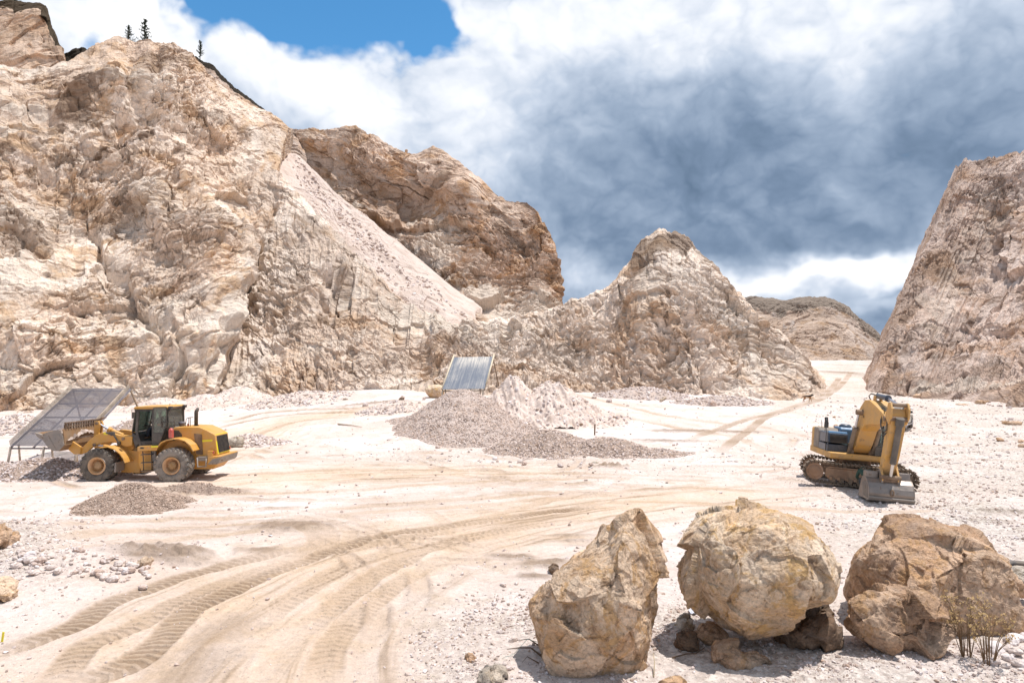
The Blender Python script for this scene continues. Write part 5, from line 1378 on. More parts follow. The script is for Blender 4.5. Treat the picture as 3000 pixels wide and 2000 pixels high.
for u in (0, 1):
    mb = MB()
    mb.add([at(u, 0, 0), at(u, 1, 0), at(u, 1, -.02) + np.array([.02 if u else -.02, 0, .25]), at(u, 0, -.02) + np.array([.02 if u else -.02, 0, .25])], [(0, 1, 2, 3)])
    mb = MB()
    for k in range(9): mb.tube([at(u, 0, .05 + k * .03), at(u, 1, .05 + k * .03)], .008, 4)
    for k in range(60): mb.tube([at(u, k / 60, .03), at(u, (k + 1) / 60, .30)], .008, 4)
    q(mb, 'side_net', Brown2)
m, t, b = new_mat('dusty mesh with painted sheen')  # pale streaks are dust, with the sunlight sheen painted into the same colour
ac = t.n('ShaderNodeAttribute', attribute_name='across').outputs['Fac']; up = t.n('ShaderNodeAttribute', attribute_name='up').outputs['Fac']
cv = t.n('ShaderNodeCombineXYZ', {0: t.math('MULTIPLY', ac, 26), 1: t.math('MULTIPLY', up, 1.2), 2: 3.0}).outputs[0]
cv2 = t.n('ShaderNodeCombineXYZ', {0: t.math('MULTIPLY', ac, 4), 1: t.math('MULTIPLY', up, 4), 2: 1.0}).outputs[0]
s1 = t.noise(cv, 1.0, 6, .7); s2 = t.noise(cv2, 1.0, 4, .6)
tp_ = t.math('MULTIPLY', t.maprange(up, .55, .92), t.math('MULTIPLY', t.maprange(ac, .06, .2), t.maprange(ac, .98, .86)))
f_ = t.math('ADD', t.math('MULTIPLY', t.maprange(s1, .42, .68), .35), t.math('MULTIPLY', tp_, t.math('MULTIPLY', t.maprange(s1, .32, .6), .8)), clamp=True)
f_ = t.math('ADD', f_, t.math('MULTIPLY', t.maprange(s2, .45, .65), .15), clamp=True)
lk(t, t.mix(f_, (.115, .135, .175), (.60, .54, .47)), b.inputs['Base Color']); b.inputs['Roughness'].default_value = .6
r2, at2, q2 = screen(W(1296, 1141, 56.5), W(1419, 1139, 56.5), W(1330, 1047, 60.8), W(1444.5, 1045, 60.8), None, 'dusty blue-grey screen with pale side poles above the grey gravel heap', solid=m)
for u in (-.015, 1.015):
    q2(MB().tube([at2(u, 0 if u < 0 else .15, .05), at2(u, 1.06, .05)], .07, 8), 'side_pole', simple_mat('pale wood', (.62, .52, .38)))
# ------------------------------------------------------------------ boulders and rocks
def boulder_mat(name, pale, mid, dark, ochre, grey):
    m, t, b = new_mat(name)
    pos = t.n('ShaderNodeNewGeometry').outputs['Position']
    tone = t.n('ShaderNodeAttribute', attribute_name='tone').outputs['Fac']
    n0 = t.noise(pos, .75, 8, .66, .8); n1 = t.noise(pos, 1.7, 10, .68, 1.2); n2 = t.noise(pos, 5.0, 9, .7, .8); n3 = t.noise(pos, 22, 6, .7, .2)
    mp = t.n('ShaderNodeMapping', {0: pos, 'Rotation': (.5, .8, .3), 'Scale': (1.2, 5, 4)}).outputs[0]
    ns = t.noise(mp, 1.0, 9, .68, 1.5)
    c = t.mix(t.maprange(n0, .42, .58), mid, pale)
    c = t.mix(t.math('MULTIPLY', t.maprange(n1, .50, .62), .85), c, ochre)
    c = t.mix(t.math('MULTIPLY', t.maprange(n1, .46, .36), .75), c, grey)
    c = t.mix(t.math('MULTIPLY', t.maprange(n2, .53, .63), .65), c, dark)
    c = t.mix(t.math('MULTIPLY', t.maprange(ns, .57, .66), .7), c, pale)
    c = t.mix(t.math('MULTIPLY', t.maprange(ns, .42, .34), .6), c, dark)
    v = t.math('MULTIPLY', t.math('ADD', t.math('MULTIPLY', tone, .5), .75), t.math('ADD', t.math('MULTIPLY', n3, 1.3), .36))
    c = t.mix(1.0, c, t.n('ShaderNodeCombineColor', {0: v, 1: v, 2: v}).outputs[0], 'MULTIPLY')
    lk(t, c, b.inputs['Base Color']); b.inputs['Roughness'].default_value = .9; b.inputs['Specular IOR Level'].default_value = .25
    h = t.math('ADD', t.math('MULTIPLY', n2, .7), t.math('ADD', t.math('MULTIPLY', n3, .25), t.math('MULTIPLY', ns, .6)))
    lk(t, t.n('ShaderNodeBump', {'Strength': 1.0, 'Distance': .09, 'Height': h}).outputs[0], b.inputs['Normal'])
    return m
B_tan = boulder_mat('tan boulder', (.74, .555, .40), (.54, .35, .21), (.21, .12, .068), (.56, .33, .145), (.50, .37, .27))
B_cream = boulder_mat('cream boulder', (.80, .635, .475), (.62, .44, .29), (.28, .17, .10), (.61, .38, .16), (.57, .45, .35))
B_brown = boulder_mat('brown boulder', (.64, .455, .32), (.50, .32, .205), (.21, .12, .07), (.52, .31, .155), (.44, .31, .23))
B_pale = boulder_mat('pale rock', (.62, .55, .47), (.50, .42, .34), (.26, .20, .15), (.48, .36, .23), (.42, .38, .34))
B_dark = boulder_mat('dark brown rock', (.30, .21, .15), (.22, .145, .095), (.10, .065, .045), (.26, .15, .085), (.20, .15, .12))

_ICO = {}
def ico(sub):
    if sub not in _ICO:
        bm = bmesh.new(); bmesh.ops.create_icosphere(bm, subdivisions=sub, radius=1.0)
        V = np.array([v.co[:] for v in bm.verts], f32); F = np.array([[l.index for l in f.verts] for f in bm.faces], np.int32); bm.free()
        _ICO[sub] = (V, F)
    return _ICO[sub]
def vnormals(V, F):
    n = np.cross(V[F[:, 1]] - V[F[:, 0]], V[F[:, 2]] - V[F[:, 0]])
    N = np.zeros_like(V)
    for k in range(3): np.add.at(N, F[:, k], n)
    return N / (np.linalg.norm(N, axis=1, keepdims=True) + 1e-9)

def boulder(name, outline, Y, D, mat, label, seed, sub=7, rough=1.0, cat='boulder', group=None, sc=1.0, lean=0.0, cuts=(), shrink=.95):
    """a boulder from its silhouette (photo positions), distance and half thickness"""
    pts = np.array([W(a, b, Y) for a, b in outline])
    c = np.array([(pts[:, 0].min() + pts[:, 0].max()) / 2, Y, (pts[:, 2].min() + pts[:, 2].max()) / 2])
    # radius by angle
    q = pts[:, [0, 2]] - c[[0, 2]]
    A_ = np.linspace(-math.pi, math.pi, 361); Rr = np.zeros(361)
    for i, a in enumerate(A_):
        d = np.array([math.cos(a), math.sin(a)]); best = 0
        for k in range(len(q)):
            p0 = q[k]; e = q[(k + 1) % len(q)] - p0
            den = d[0] * e[1] - d[1] * e[0]
            if abs(den) < 1e-9: continue
            s = (p0[0] * e[1] - p0[1] * e[0]) / den; u = (p0[0] * d[1] - p0[1] * d[0]) / den
            if s > 0 and -1e-6 <= u <= 1 + 1e-6: best = max(best, s)
        Rr[i] = best
    Rr = np.convolve(np.concatenate([Rr[-9:-1], Rr, Rr[1:9]]), np.hanning(13)[1:-1] / np.hanning(13).sum(), 'same')[8:-8] * shrink
    V0, F = ico(sub)
    V = V0.copy().astype(float)
    rho = np.sqrt(V[:, 0] ** 2 + V[:, 2] ** 2); ph = np.arctan2(V[:, 2], V[:, 0])
    R_ = np.interp(ph, A_, Rr)
    s = np.clip(rho, 0, 1) ** .74
    P = np.stack([R_ * s * np.cos(ph), D * V[:, 1] + lean * R_ * s * np.sin(ph), R_ * s * np.sin(ph)], -1)
    # flat broken faces
    for (nx, ny, nz, off) in cuts:
        n = np.array([nx, ny, nz], float); n /= np.linalg.norm(n)
        o_ = P @ n - off
        P = P - np.outer(np.clip(o_, 0, None) * .9, n)
    P = P.astype(f32)
    N = vnormals(P, F)
    S = P + np.array([seed * 13.7, seed * 3.1, seed * 7.9], f32)
    Sw = vec_warp(S, .9 * sc, .16 * sc, seed)
    h1, r1 = facet(Sw / (1.05 * sc), seed + 1, 1.0, .10)
    h2, r2 = facet(Sw / (.34 * sc), seed + 2, 1.0, .5)
    h3, r3 = facet(Sw / (.10 * sc), seed + 3, 1.0, .4)
    d = .36 * h1 + .065 * h2 + .016 * h3 + .07 * (ridged(Sw / (1.1 * sc), 5, seed + 4, .5) - .62) + .026 * fbm(S / (.18 * sc), 4, seed + 5)
    P = P + N * (d * rough * sc)[:, None].astype(f32)
    tone = .5 * r1 + .3 * r2 + .2 * r3
    o = new_mesh(name, P, quads=F, mat=mat, smooth=True, attrs={'tone': tone})
    o.location = c
    o['label'] = label; o['category'] = cat
    if group: o['group'] = group
    return o
def Z5(pts): return [(1500 + a / 1.568, 1450 + b / 1.568) for a, b in pts]
def Z4(pts): return [(a / 1.568, 1450 + b / 1.568) for a, b in pts]
boulder('boulder', Z5([(575, 46), (625, 72), (650, 140), (690, 205), (699, 290), (692, 370), (668, 415), (670, 560), (652, 645), (606, 790), (530, 880), (380, 930), (240, 900), (150, 845), (105, 705), (78, 525), (120, 478), (190, 358), (290, 268), (420, 188), (440, 148), (505, 72)]),
        11.9, .95, B_tan, 'tall tan boulder with a pointed top, leftmost of the big foreground boulders', 3, 8, rough=.72, cuts=[(.75, -.6, .25, .95), (-.6, -.7, .35, .95)])
boulder('boulder', Z5([(960, 62), (1060, 46), (1180, 64), (1300, 110), (1368, 142), (1425, 212), (1458, 290), (1458, 430), (1400, 474), (1280, 532), (1180, 592), (1090, 642), (1020, 662), (958, 632), (880, 562), (800, 520), (758, 430), (752, 360), (788, 240), (818, 160), (862, 98)]),
        12.5, 1.25, B_cream, 'big rounded cream boulder propped up on smaller rocks', 14, 8, rough=.85, cuts=[(.25, -.75, -.65, 1.0), (-.2, -.75, .55, 1.12)], shrink=.91)
boulder('boulder', Z5([(1740, 148), (1830, 128), (1905, 113), (2060, 144), (2155, 180), (2232, 260), (2302, 400), (2322, 560), (2262, 625), (2150, 690), (1980, 700), (1800, 690), (1640, 600), (1560, 500), (1562, 425), (1578, 320), (1622, 238), (1680, 188)]),
        13.6, 1.3, B_brown, 'broad brown boulder standing behind a smaller block, nearest the tyre', 25, 8, rough=.8, cuts=[(-.3, -.6, .74, 1.15), (.1, -.98, .1, 1.05)], shrink=.92)
boulder('boulder', Z5([(1500, 562), (1520, 482), (1562, 440), (1700, 414), (1852, 404), (1940, 468), (1948, 580), (1922, 684), (1800, 735), (1700, 700), (1560, 650)]),
        12.1, .55, B_brown, 'low flat-topped brown block in front of the broad brown boulder', 36, 7, cuts=[(0, -.9, .3, .45)])
rk = [
    ([(1190, 602), (1260, 560), (1380, 522), (1452, 508), (1470, 590), (1484, 662), (1430, 690), (1330, 712), (1230, 690)], 12.35, .55, B_dark, 'dark angular rock wedged under the right side of the propped cream boulder', .6),
    ([(752, 640), (800, 628), (850, 640), (856, 690), (800, 710), (756, 694)], 12.3, .22, B_dark, 'small dark rock under the left side of the propped cream boulder', .4),
    ([(846, 648), (880, 618), (940, 612), (1000, 650), (960, 690), (880, 690)], 12.55, .35, B_brown, 'flat brown rock just under the lowest point of the propped cream boulder', .4),
    ([(926, 742), (950, 704), (1040, 694), (1130, 716), (1176, 762), (1160, 800), (1060, 806), (960, 796)], 11.55, .26, B_brown, 'smooth oval brown rock on the soil in front of the propped cream boulder', .4),
    ([(752, 560), (800, 550), (838, 562), (836, 606), (790, 618), (756, 612)], 12.9, .2, B_pale, 'small square grey stone between the tall tan boulder and the cream boulder', .3),
    ([(1386, 492), (1420, 468), (1454, 486), (1466, 540), (1430, 562), (1390, 540)], 13.2, .25, B_brown, 'small orange brown stone behind the right side of the cream boulder', .35),
    ([(2300, 372), (2352, 340), (2420, 350), (2460, 420), (2420, 455), (2320, 452), (2300, 420)], 14.6, .5, B_pale, 'grey rock at the right edge beside the tyre', .5),
    ([(2238, 340), (2270, 350), (2310, 420), (2316, 450), (2270, 450)], 14.3, .35, B_brown, 'narrow rock squeezed between the broad brown boulder and the tyre', .4),
    ([(2190, 470), (2260, 440), (2320, 470), (2324, 590), (2260, 630), (2200, 600)], 13.1, .4, B_brown, 'brown rock leaning on the right foot of the broad brown boulder', .5),
    ([(680, 850), (720, 832), (780, 838), (800, 870), (760, 900), (690, 890)], 10.9, .2, B_tan, 'small tan rock cut off by the bottom edge of the picture', .3),
    ([(165, 330), (190, 318), (212, 330), (205, 362), (175, 362)], 16.4, .22, B_dark, 'small dark rock at the upper left shoulder of the tall tan boulder', .3),
]
for i, (pts, Y, D, mt, lab, sc) in enumerate(rk):
    if sc <= .36:
        q_ = Z5(pts); Y = float(gpt(sum(a for a, b in q_) / len(q_), max(b for a, b in q_) - 3)[1]) + D * .25
    boulder('rock', Z5(pts), Y, D, mt, lab, 50 + i * 7, 6, sc=sc, cat='rock')
rk = [
    ([(-80, 150), (0, 148), (20, 175), (28, 215), (8, 250), (-30, 270), (-90, 268)], 18.4, .6, B_brown, 'brown boulder cut by the left edge above the white rubble', .5),
    ([(24, 180), (44, 172), (66, 196), (62, 226), (30, 228)], 18.3, .28, B_brown, 'small reddish rock on the rubble beside the brown boulder at the left edge', .3),
    ([(-70, 408), (0, 400), (40, 420), (76, 446), (64, 486), (0, 496), (-70, 496)], 14.4, .35, B_tan, 'pale tan rock at the left edge below the white rubble', .5),
    ([(640, 300), (668, 286), (692, 300), (690, 326), (650, 330)], 16.2, .22, B_tan, 'tan rock on the soil at the tip of the white rubble bank', .3),
    ([(2192, 826), (2230, 790), (2280, 780), (2318, 812), (2306, 860), (2210, 860)], 11.0, .34, B_pale, 'pale pinkish rock at the bottom edge left of the tall tan boulder', .4),
    ([(2140, 744), (2168, 736), (2178, 758), (2150, 770)], 11.9, .1, B_brown, 'fist sized brown stone near the pale pinkish rock', .2),
]
for i, (pts, Y, D, mt, lab, sc) in enumerate(rk):
    q_ = Z4(pts); Y = float(gpt(max(0, sum(a for a, b in q_) / len(q_)), max(b for a, b in q_) - 4)[1]) + D * .25
    boulder('rock', Z4(pts), Y, D, mt, lab, 150 + i * 7, 6, sc=sc, cat='rock')
# rocks around the screen and on the far floor: photo outline box, label
far = [
    ((1246, 1124, 1302, 1167), 57.2, B_cream, 'big flat-topped block standing at the left foot of the fine mesh screen', .9),
    ((1622, 1113, 1666, 1144), 62, B_brown, 'brown rock on top of the white spoil heap', .7),
    ((1788, 1136, 1818, 1153), 64, B_dark, 'dark rock on the floor right of the white spoil heap', .6),
    ((1168, 1162, 1185, 1173), 62, B_dark, 'small dark rock on the floor left of the fine mesh screen', .4),
    ((748, 1290, 770, 1306), 44, B_pale, 'grey rock on the floor behind the rear of the wheel loader', .4),
    ((668, 1276, 716, 1312), 43, B_pale, 'grey lump of rock beside the counterweight of the wheel loader', .6),
    ((1690, 1237, 1712, 1250), 47, B_dark, 'brown rock on the crest of the low grey gravel', .35),
    ((1455, 1300, 1474, 1318), 38.5, B_tan, 'tan stone at the foot of the grey gravel heap', .3),
    ((1731, 1350, 1754, 1361), 36.5, B_pale, 'pale stone in front of the low grey gravel', .3),
    ((2676, 1152, 2700, 1168), 66, B_brown, 'brown rock at the foot of the right cliff', .5),
    ((2856, 1170, 2884, 1184), 62, B_brown, 'larger of two brown rocks lying on the stony ground at the far right', .5),
    ((2880, 1172, 2896, 1180), 63, B_brown, 'smaller of two brown rocks lying on the stony ground at the far right', .3),
    ((2940, 1232, 2990, 1246), 50, B_brown, 'flat reddish rock on the stony ground at the right edge', .4),
    ((2984, 1298, 3010, 1312), 42, B_brown, 'red brown rock cut by the right edge', .4),
    ((2800, 1182, 2836, 1188), 60, B_brown, 'thin reddish stone below the right cliff', .3),
    ((1110, 1204, 1124, 1211), 57, B_dark, 'small brown stone at the left foot of the big gravel heap', .3),
    ((910, 596, 922, 604), 126, B_brown, 'brown block lying on the pale scree slope', .7),
    ((1004, 1166, 1020, 1172), 66, B_dark, 'small dark stone on the pale floor under the middle cliff', .3),
    ((2826, 1452, 2836, 1458), 26.5, B_dark, 'small black stone on the floor right of the excavator bucket', .12),
    ((152, 1380, 182, 1398), 34.5, B_dark, 'dark slab of rock on the gravel in front of the rusty screen', .3),
    ((1038, 376, 1046, 388), 149, B_dark, 'dark pointed stone standing on top of the middle ridge', .6),
    ((1186, 436, 1195, 448), 146, B_brown, 'square stone perched on the edge of the middle ridge', .6),
]
for i, ((x0, y0, x1, y1), Y, mt, lab, sc) in enumerate(far):
    r_ = random.Random(i + 5)
    if Y < 100:
        gp = gpt((x0 + x1) / 2, y1 - 2)
        Y = float(gp[1]) + .2
        # the box stays the same in the photo; the real size follows the distance
    cx, cy, w, h = (x0 + x1) / 2, (y0 + y1) / 2, (x1 - x0) / 2, (y1 - y0) / 2
    n = 11; pts = []
    for k in range(n):
        a = 2 * math.pi * k / n; rr = .86 + .25 * r_.random()
        pts.append((cx + w * rr * math.copysign(abs(math.cos(a)) ** .8, math.cos(a)), cy - h * rr * math.copysign(abs(math.sin(a)) ** .8, math.sin(a)) + h * .15))
    if Y < 70 and lab.startswith('brown rock on top'): Y = 52.5
    boulder('rock', pts, Y, w * Y / 2000 * .8, mt, lab, 300 + i * 5, 5, sc=sc, rough=.6, cat='rock')

# ------------------------------------------------------------------ loose stones
def hull_stone(r_):
    bm = bmesh.new()
    for k in range(14):
        v = np.array([r_.gauss(0, 1) for _ in range(3)]); v /= np.linalg.norm(v)
        v *= np.array([1, .8, .62]) * r_.uniform(.8, 1.1); bm.verts.new(v)
    bmesh.ops.convex_hull(bm, input=bm.verts[:])
    bmesh.ops.delete(bm, geom=[v for v in bm.verts if not v.link_faces], context='VERTS')
    bmesh.ops.triangulate(bm, faces=bm.faces[:])
    bm.verts.ensure_lookup_table()
    for i, v in enumerate(bm.verts): v.index = i
    V = np.array([v.co[:] for v in bm.verts], f32); F = np.array([[v.index for v in f.verts] for f in bm.faces], np.int32); bm.free()
    return V, F
STN = [hull_stone(random.Random(k)) for k in range(10)]
def rand_rot(n, rs):
    q = rs.normal(size=(n, 4)); q /= np.linalg.norm(q, axis=1, keepdims=True)
    w, x, y, z = q.T
    return np.stack([1 - 2 * (y * y + z * z), 2 * (x * y - z * w), 2 * (x * z + y * w), 2 * (x * y + z * w), 1 - 2 * (x * x + z * z), 2 * (y * z - x * w), 2 * (x * z - y * w), 2 * (y * z + x * w), 1 - 2 * (x * x + y * y)], -1).reshape(n, 3, 3)
def stones_mesh(name, P, S, mat, seed=0, parent=None, flat=.0):
    rs = np.random.RandomState(seed)
    Vs, Fs, Ts = [], [], []; base = 0
    which = rs.randint(0, len(STN), len(P))
    for k, (V, F) in enumerate(STN):
        m_ = which == k; n = int(m_.sum())
        if not n: continue
        R = rand_rot(n, rs)
        X_ = np.einsum('nij,vj->nvi', R, V)
        if flat: X_[..., 2] *= (1 - flat)
        X_ = X_ * S[m_][:, None, None] + P[m_][:, None, :]
        Vs.append(X_.reshape(-1, 3)); Fs.append((F[None] + (np.arange(n) * len(V))[:, None, None] + base).reshape(-1, 3)); base += n * len(V)
        Ts.append(np.repeat(rs.rand(n), len(V)))
    return new_mesh(name, np.concatenate(Vs), quads=np.concatenate(Fs), mat=mat, smooth=False, attrs={'tone': np.concatenate(Ts)}, parent=parent)
M_white = stone_mat('white stones', [(0.500, 0.405, 0.357), (0.660, 0.579, 0.551), (0.740, 0.666, 0.643), (0.580, 0.482, 0.428), (0.700, 0.608, 0.561), (0.400, 0.289, 0.224)], 8.0)
M_mixed = stone_mat('mixed stones', [(0.360, 0.270, 0.219), (0.560, 0.463, 0.418), (0.680, 0.579, 0.541), (0.460, 0.328, 0.255), (0.740, 0.647, 0.612), (0.780, 0.695, 0.673)], 8.0)
# heaps: a body that is one sheet, and its loose gravel
def gheap(name, parts, n, mat_body, mat_st, label, cat, smin, smax, nst, seed, rough=.05, stones_low=False, ext=None, fn=None, grid=160):
    """parts: (x, y, radius x, radius y, height, rot)"""
    xs = [p_[0] for p_ in parts]; ys = [p_[1] for p_ in parts]; rr = [max(p_[2], p_[3]) for p_ in parts]
    x0 = min(x - r_ for x, r_ in zip(xs, rr)) - .4; x1 = max(x + r_ for x, r_ in zip(xs, rr)) + .4
    y0 = min(y - r_ for y, r_ in zip(ys, rr)) - .4; y1 = max(y + r_ for y, r_ in zip(ys, rr)) + .4
    def hgt(X_, Y_):
        h = np.zeros(X_.shape)
        wob = fbm(np.stack([X_, Y_, X_ * 0 + seed], -1).reshape(-1, 3) / (.35 * max(rr)), 4, seed).reshape(X_.shape)
        for (x, y, rx, ry, hh, ro) in parts:
            c, s = math.cos(ro), math.sin(ro)
            a = ((X_ - x) * c + (Y_ - y) * s) / rx; b_ = (-(X_ - x) * s + (Y_ - y) * c) / ry
            r_ = np.sqrt(a * a + b_ * b_) * (1 + .22 * wob)
            cone = hh * (1 - r_)
            cone = np.where(r_ > .80, hh * .20 * np.clip(1.22 - r_, 0, 9) ** 2 / .42 ** 2, cone)   # spreading toe
            top_ = hh * (1 - .14 - .5 * r_ ** 2 / .28 * 1.0)
            cone = np.where(r_ < .28, hh * (.86 - 1.786 * r_ ** 2), cone)
            h = np.maximum(h, cone)
        return h
    gx, gy = np.meshgrid(np.linspace(x0, x1, grid), np.linspace(y0, y1, grid))
    H = hgt(gx, gy)
    if fn is not None: H = H + fn(gx, gy) * np.clip(H / .25, 0, 1)
    P = np.stack([gx.ravel(), gy.ravel(), 0 * gx.ravel()], -1)
    f_, tn = facet(P / (smax * 2.2), seed + 3, .8, .8)
    base = gz(gx.ravel(), gy.ravel())
    P[:, 2] = base + H.ravel() - .06 + (rough * f_ + rough * fbm(P / .7, 3, seed)) * np.clip(H.ravel() / .15, 0, 1) - .25 * (H.ravel() < .02)
    o = new_mesh(name, P, quads=grid_quads(grid, grid), mat=mat_body, smooth=True, attrs={'tone': tn})
    tag(o, label, cat)
    rs = np.random.RandomState(seed)
    k = 0; PX = []; 
    X_ = rs.uniform(x0, x1, nst * 4); Y_ = rs.uniform(y0, y1, nst * 4); h = hgt(X_, Y_)
    if fn is not None: h = h + fn(X_, Y_) * np.clip(h / .25, 0, 1)
    keep = np.where((h > .04) & (rs.rand(nst * 4) < (1.15 - .6 * h / max(p_[4] for p_ in parts) if stones_low else 1)))[0][:nst]
    z_ = gz(X_[keep], Y_[keep]) + h[keep] - .05
    S = smin + (smax - smin) * rs.rand(len(keep)) ** 3
    so = stones_mesh('loose_gravel', np.stack([X_[keep], Y_[keep], z_], -1), S, mat_st, seed + 1, parent=o, flat=.2)
    so['kind'] = 'stuff'
    return o
def heap_mat(name, a, b_, c3, sc=6.0):
    m, t, b = new_mat(name)
    pos = t.n('ShaderNodeNewGeometry').outputs['Position']
    n1 = t.noise(pos, sc, 8, .75, .2); n2 = t.noise(pos, .8, 6, .6, .4)
    c = t.mix(t.maprange(n1, .35, .65), a, b_); c = t.mix(t.math('MULTIPLY', t.maprange(n2, .5, .68), .6), c, c3)
    lk(t, c, b.inputs['Base Color']); b.inputs['Roughness'].default_value = .97
    lk(t, t.n('ShaderNodeBump', {'Strength': .9, 'Distance': .08, 'Height': n1}).outputs[0], b.inputs['Normal'])
    return m
H_grey = heap_mat('grey gravel', (0.370, 0.294, 0.255), (0.660, 0.536, 0.469), (0.560, 0.415, 0.326))
H_tan = heap_mat('tan gravel', (0.260, 0.188, 0.148), (0.480, 0.362, 0.291), (0.400, 0.280, 0.204))
H_white = heap_mat('white spoil', (0.560, 0.439, 0.367), (0.760, 0.632, 0.561), (0.620, 0.473, 0.377), 1.5)
M_gravel = stone_mat('heap gravel', [(0.260, 0.198, 0.168), (0.520, 0.410, 0.352), (0.680, 0.560, 0.495), (0.540, 0.386, 0.286), (0.760, 0.637, 0.576), (0.440, 0.357, 0.316)], 9.0)
M_gtan = stone_mat('tan heap gravel', [(0.210, 0.150, 0.112), (0.480, 0.357, 0.281), (0.600, 0.463, 0.377), (0.400, 0.280, 0.209), (0.660, 0.531, 0.449)], 9.0)
def gxy(px, py): q_ = gpt(px, py); return float(q_[0]), float(q_[1])
x, y = gxy(395, 1478)
gheap('gravel_heap', [(x, 25.2, 2.0, 1.8, 1.0, .1)], 0, H_tan, M_gtan, 'neat cone of tan gravel on the floor in front of the wheel loader', 'gravel heap', .014, .05, 15000, 401, .03)
x, y = gxy(580, 1440)
gheap('gravel_heap', [(x, y, 1.5, .8, .34, -.1), (x + 1.0, y - .15, 1.3, .5, .18, 0)], 0, H_tan, M_gtan, 'low smear of tan gravel to the right of the neat cone', 'gravel heap', .015, .05, 1800, 402, .03, grid=90)
pk = W(1352, 1152, 51.5); gbase = float(gz(pk[0], pk[1])[0])
gheap('gravel_heap', [(pk[0], pk[1], 4.7, 7.0, pk[2] - gbase + .75, 0), (pk[0] + 1.8, pk[1] - 5.6, 4.2, 4.0, 1.1, .1)], 0, H_grey, M_gravel, 'tall grey gravel heap under the fine mesh screen', 'gravel heap', .025, .10, 30000, 403, .05, stones_low=True, grid=200)
x, y = gxy(1660, 1335)
gheap('gravel_heap', [(x - 1.0, y + 2.5, 3.6, 3.4, 1.25, .3), (x + 2.6, y + 1.5, 3.6, 2.4, .95, -.2), (x + 5.4, y + 1.2, 2.4, 1.4, .4, 0)], 0, H_tan, M_gravel, 'low grey brown gravel bank to the right of the tall heap', 'gravel heap', .025, .11, 18000, 404, .06, grid=180)
sp = W(1490, 1108, 56.0); gb = float(gz(sp[0], sp[1])[0])
def gouges(X_, Y_):
    a = (X_ - sp[0]) + .25 * (Y_ - sp[1])
    q_ = np.stack([a.ravel() / .62, Y_.ravel() / 5, 0 * a.ravel()], -1)
    return (.46 * (ridged(q_, 3, 411).reshape(X_.shape) - .65) + .32 * (fbm(np.stack([X_.ravel(), Y_.ravel(), 0 * X_.ravel()], -1) / 1.6, 4, 415).reshape(X_.shape)))
gheap('spoil_heap', [(sp[0] + .4, sp[1] - .5, 3.2, 4.4, sp[2] - gb + .75, 0), (sp[0] + 3.6, sp[1] - .9, 4.8, 5.0, sp[2] - gb + .1, 0), (sp[0] + 6.4, sp[1] - 2.2, 3.2, 3.4, 1.0, 0)], 0, H_white, M_white, 'white spoil heap with gouged sides right of the fine mesh screen', 'spoil heap', .04, .24, 1400, 405, .10, fn=gouges, grid=260)
x, y = gxy(700, 1190)
def back_heap(px, py, rx, ry, h, lab, seed, mb=H_white, ms=M_white, n=900, smax=.16, rough=.05):
    x, y = gxy(px, py); gheap('spoil_heap', [(x, y, rx, ry, h, 0)], 0, mb, ms, lab, 'spoil heap', .03, smax, n, seed, rough, grid=90)
back_heap(700, 1182, 5.0, 3.6, 2.3, 'pale sand cone against the cliff foot above the loader exhaust', 420, rough=.03)
back_heap(600, 1190, 4.5, 3.0, 1.6, 'white sand bank at the cliff foot behind the loader cab', 421)
back_heap(480, 1200, 5.0, 3.0, 1.5, 'white sand bank at the cliff foot between the rusty screen and the loader', 422)
back_heap(60, 1262, 3.6, 2.6, 1.5, 'white rubble mound behind the left corner of the rusty screen', 423, n=2500, smax=.22)
back_heap(420, 1262, 3.4, 2.2, 1.25, 'shaded dirt bank behind the loader cab and the rusty screen', 424, H_tan, M_mixed, 800)
back_heap(870, 1172, 6.0, 3.0, 1.0, 'low white rubble bank under the middle cliff', 425, n=1500, smax=.25, rough=.1)
back_heap(1150, 1200, 3.2, 2.2, .9, 'small rough white mound left of the tall gravel heap', 428, n=900, smax=.22, rough=.1)
back_heap(1880, 1160, 5.0, 3.4, 1.2, 'stony grey bank under the pointed peak', 426, H_grey, M_mixed, 2200, .22, .08)
back_heap(2120, 1180, 5.0, 2.6, .9, 'low stony bank at the right foot of the pointed peak', 427, H_grey, M_mixed, 1800, .2, .08)
back_heap(730, 1300, 2.6, 1.6, .8, 'rough grey rubble bank right of the loader counterweight', 429, H_white, M_mixed, 1500, .2, .08)
x, y = gxy(110, 1395)
gheap('gravel_heap', [(x, y + .3, 3.6, 2.3, .95, .05), (x - 2.6, y + .3, 2.6, 2.2, .85, 0), (x + 2.2, y + .6, 2.0, 1.4, .75, 0)], 0, H_tan, M_mixed, 'bank of tan gravel under the rusty screen', 'gravel heap', .02, .10, 9000, 430, .05, grid=150)

# scattered stones over the floor: a carpet that nobody could count
def scatter(n, seed, region, smin, smax, pw, dens):
    rs = np.random.RandomState(seed)
    px = rs.uniform(region[0], region[2], n); 
    # even in the plan: sample in the photo, then thin out by density
    py = rs.uniform(region[1], region[3], n)
    xy = np.array([G(a, b) for a, b in zip(px, py)])
    return xy
rs = np.random.RandomState(77)
n = 150000
u_ = rs.uniform(-.84, .84, n); q_ = 1 / rs.uniform(1 / 72.0, 1 / 10.0, n)
X_ = u_ * q_; Y_ = q_
_, tr_, dm_, rd_, stn_ = ground_field(X_, Y_)
prob = np.clip(stn_ * .75 + .10 * (1 - np.clip(tr_, 0, 1)), 0, 1) * (1 - .75 * rd_)
cl = np.clip(.5 + 1.6 * fbm(np.stack([X_, Y_, 0 * X_], -1) / 2.2, 3, 501), .05, 1)
k = rs.rand(n) < prob * cl
X_, Y_ = X_[k], Y_[k]
S = (.008 + .0011 * Y_) * (.7 + 2.0 * rs.rand(len(X_)) ** 5)
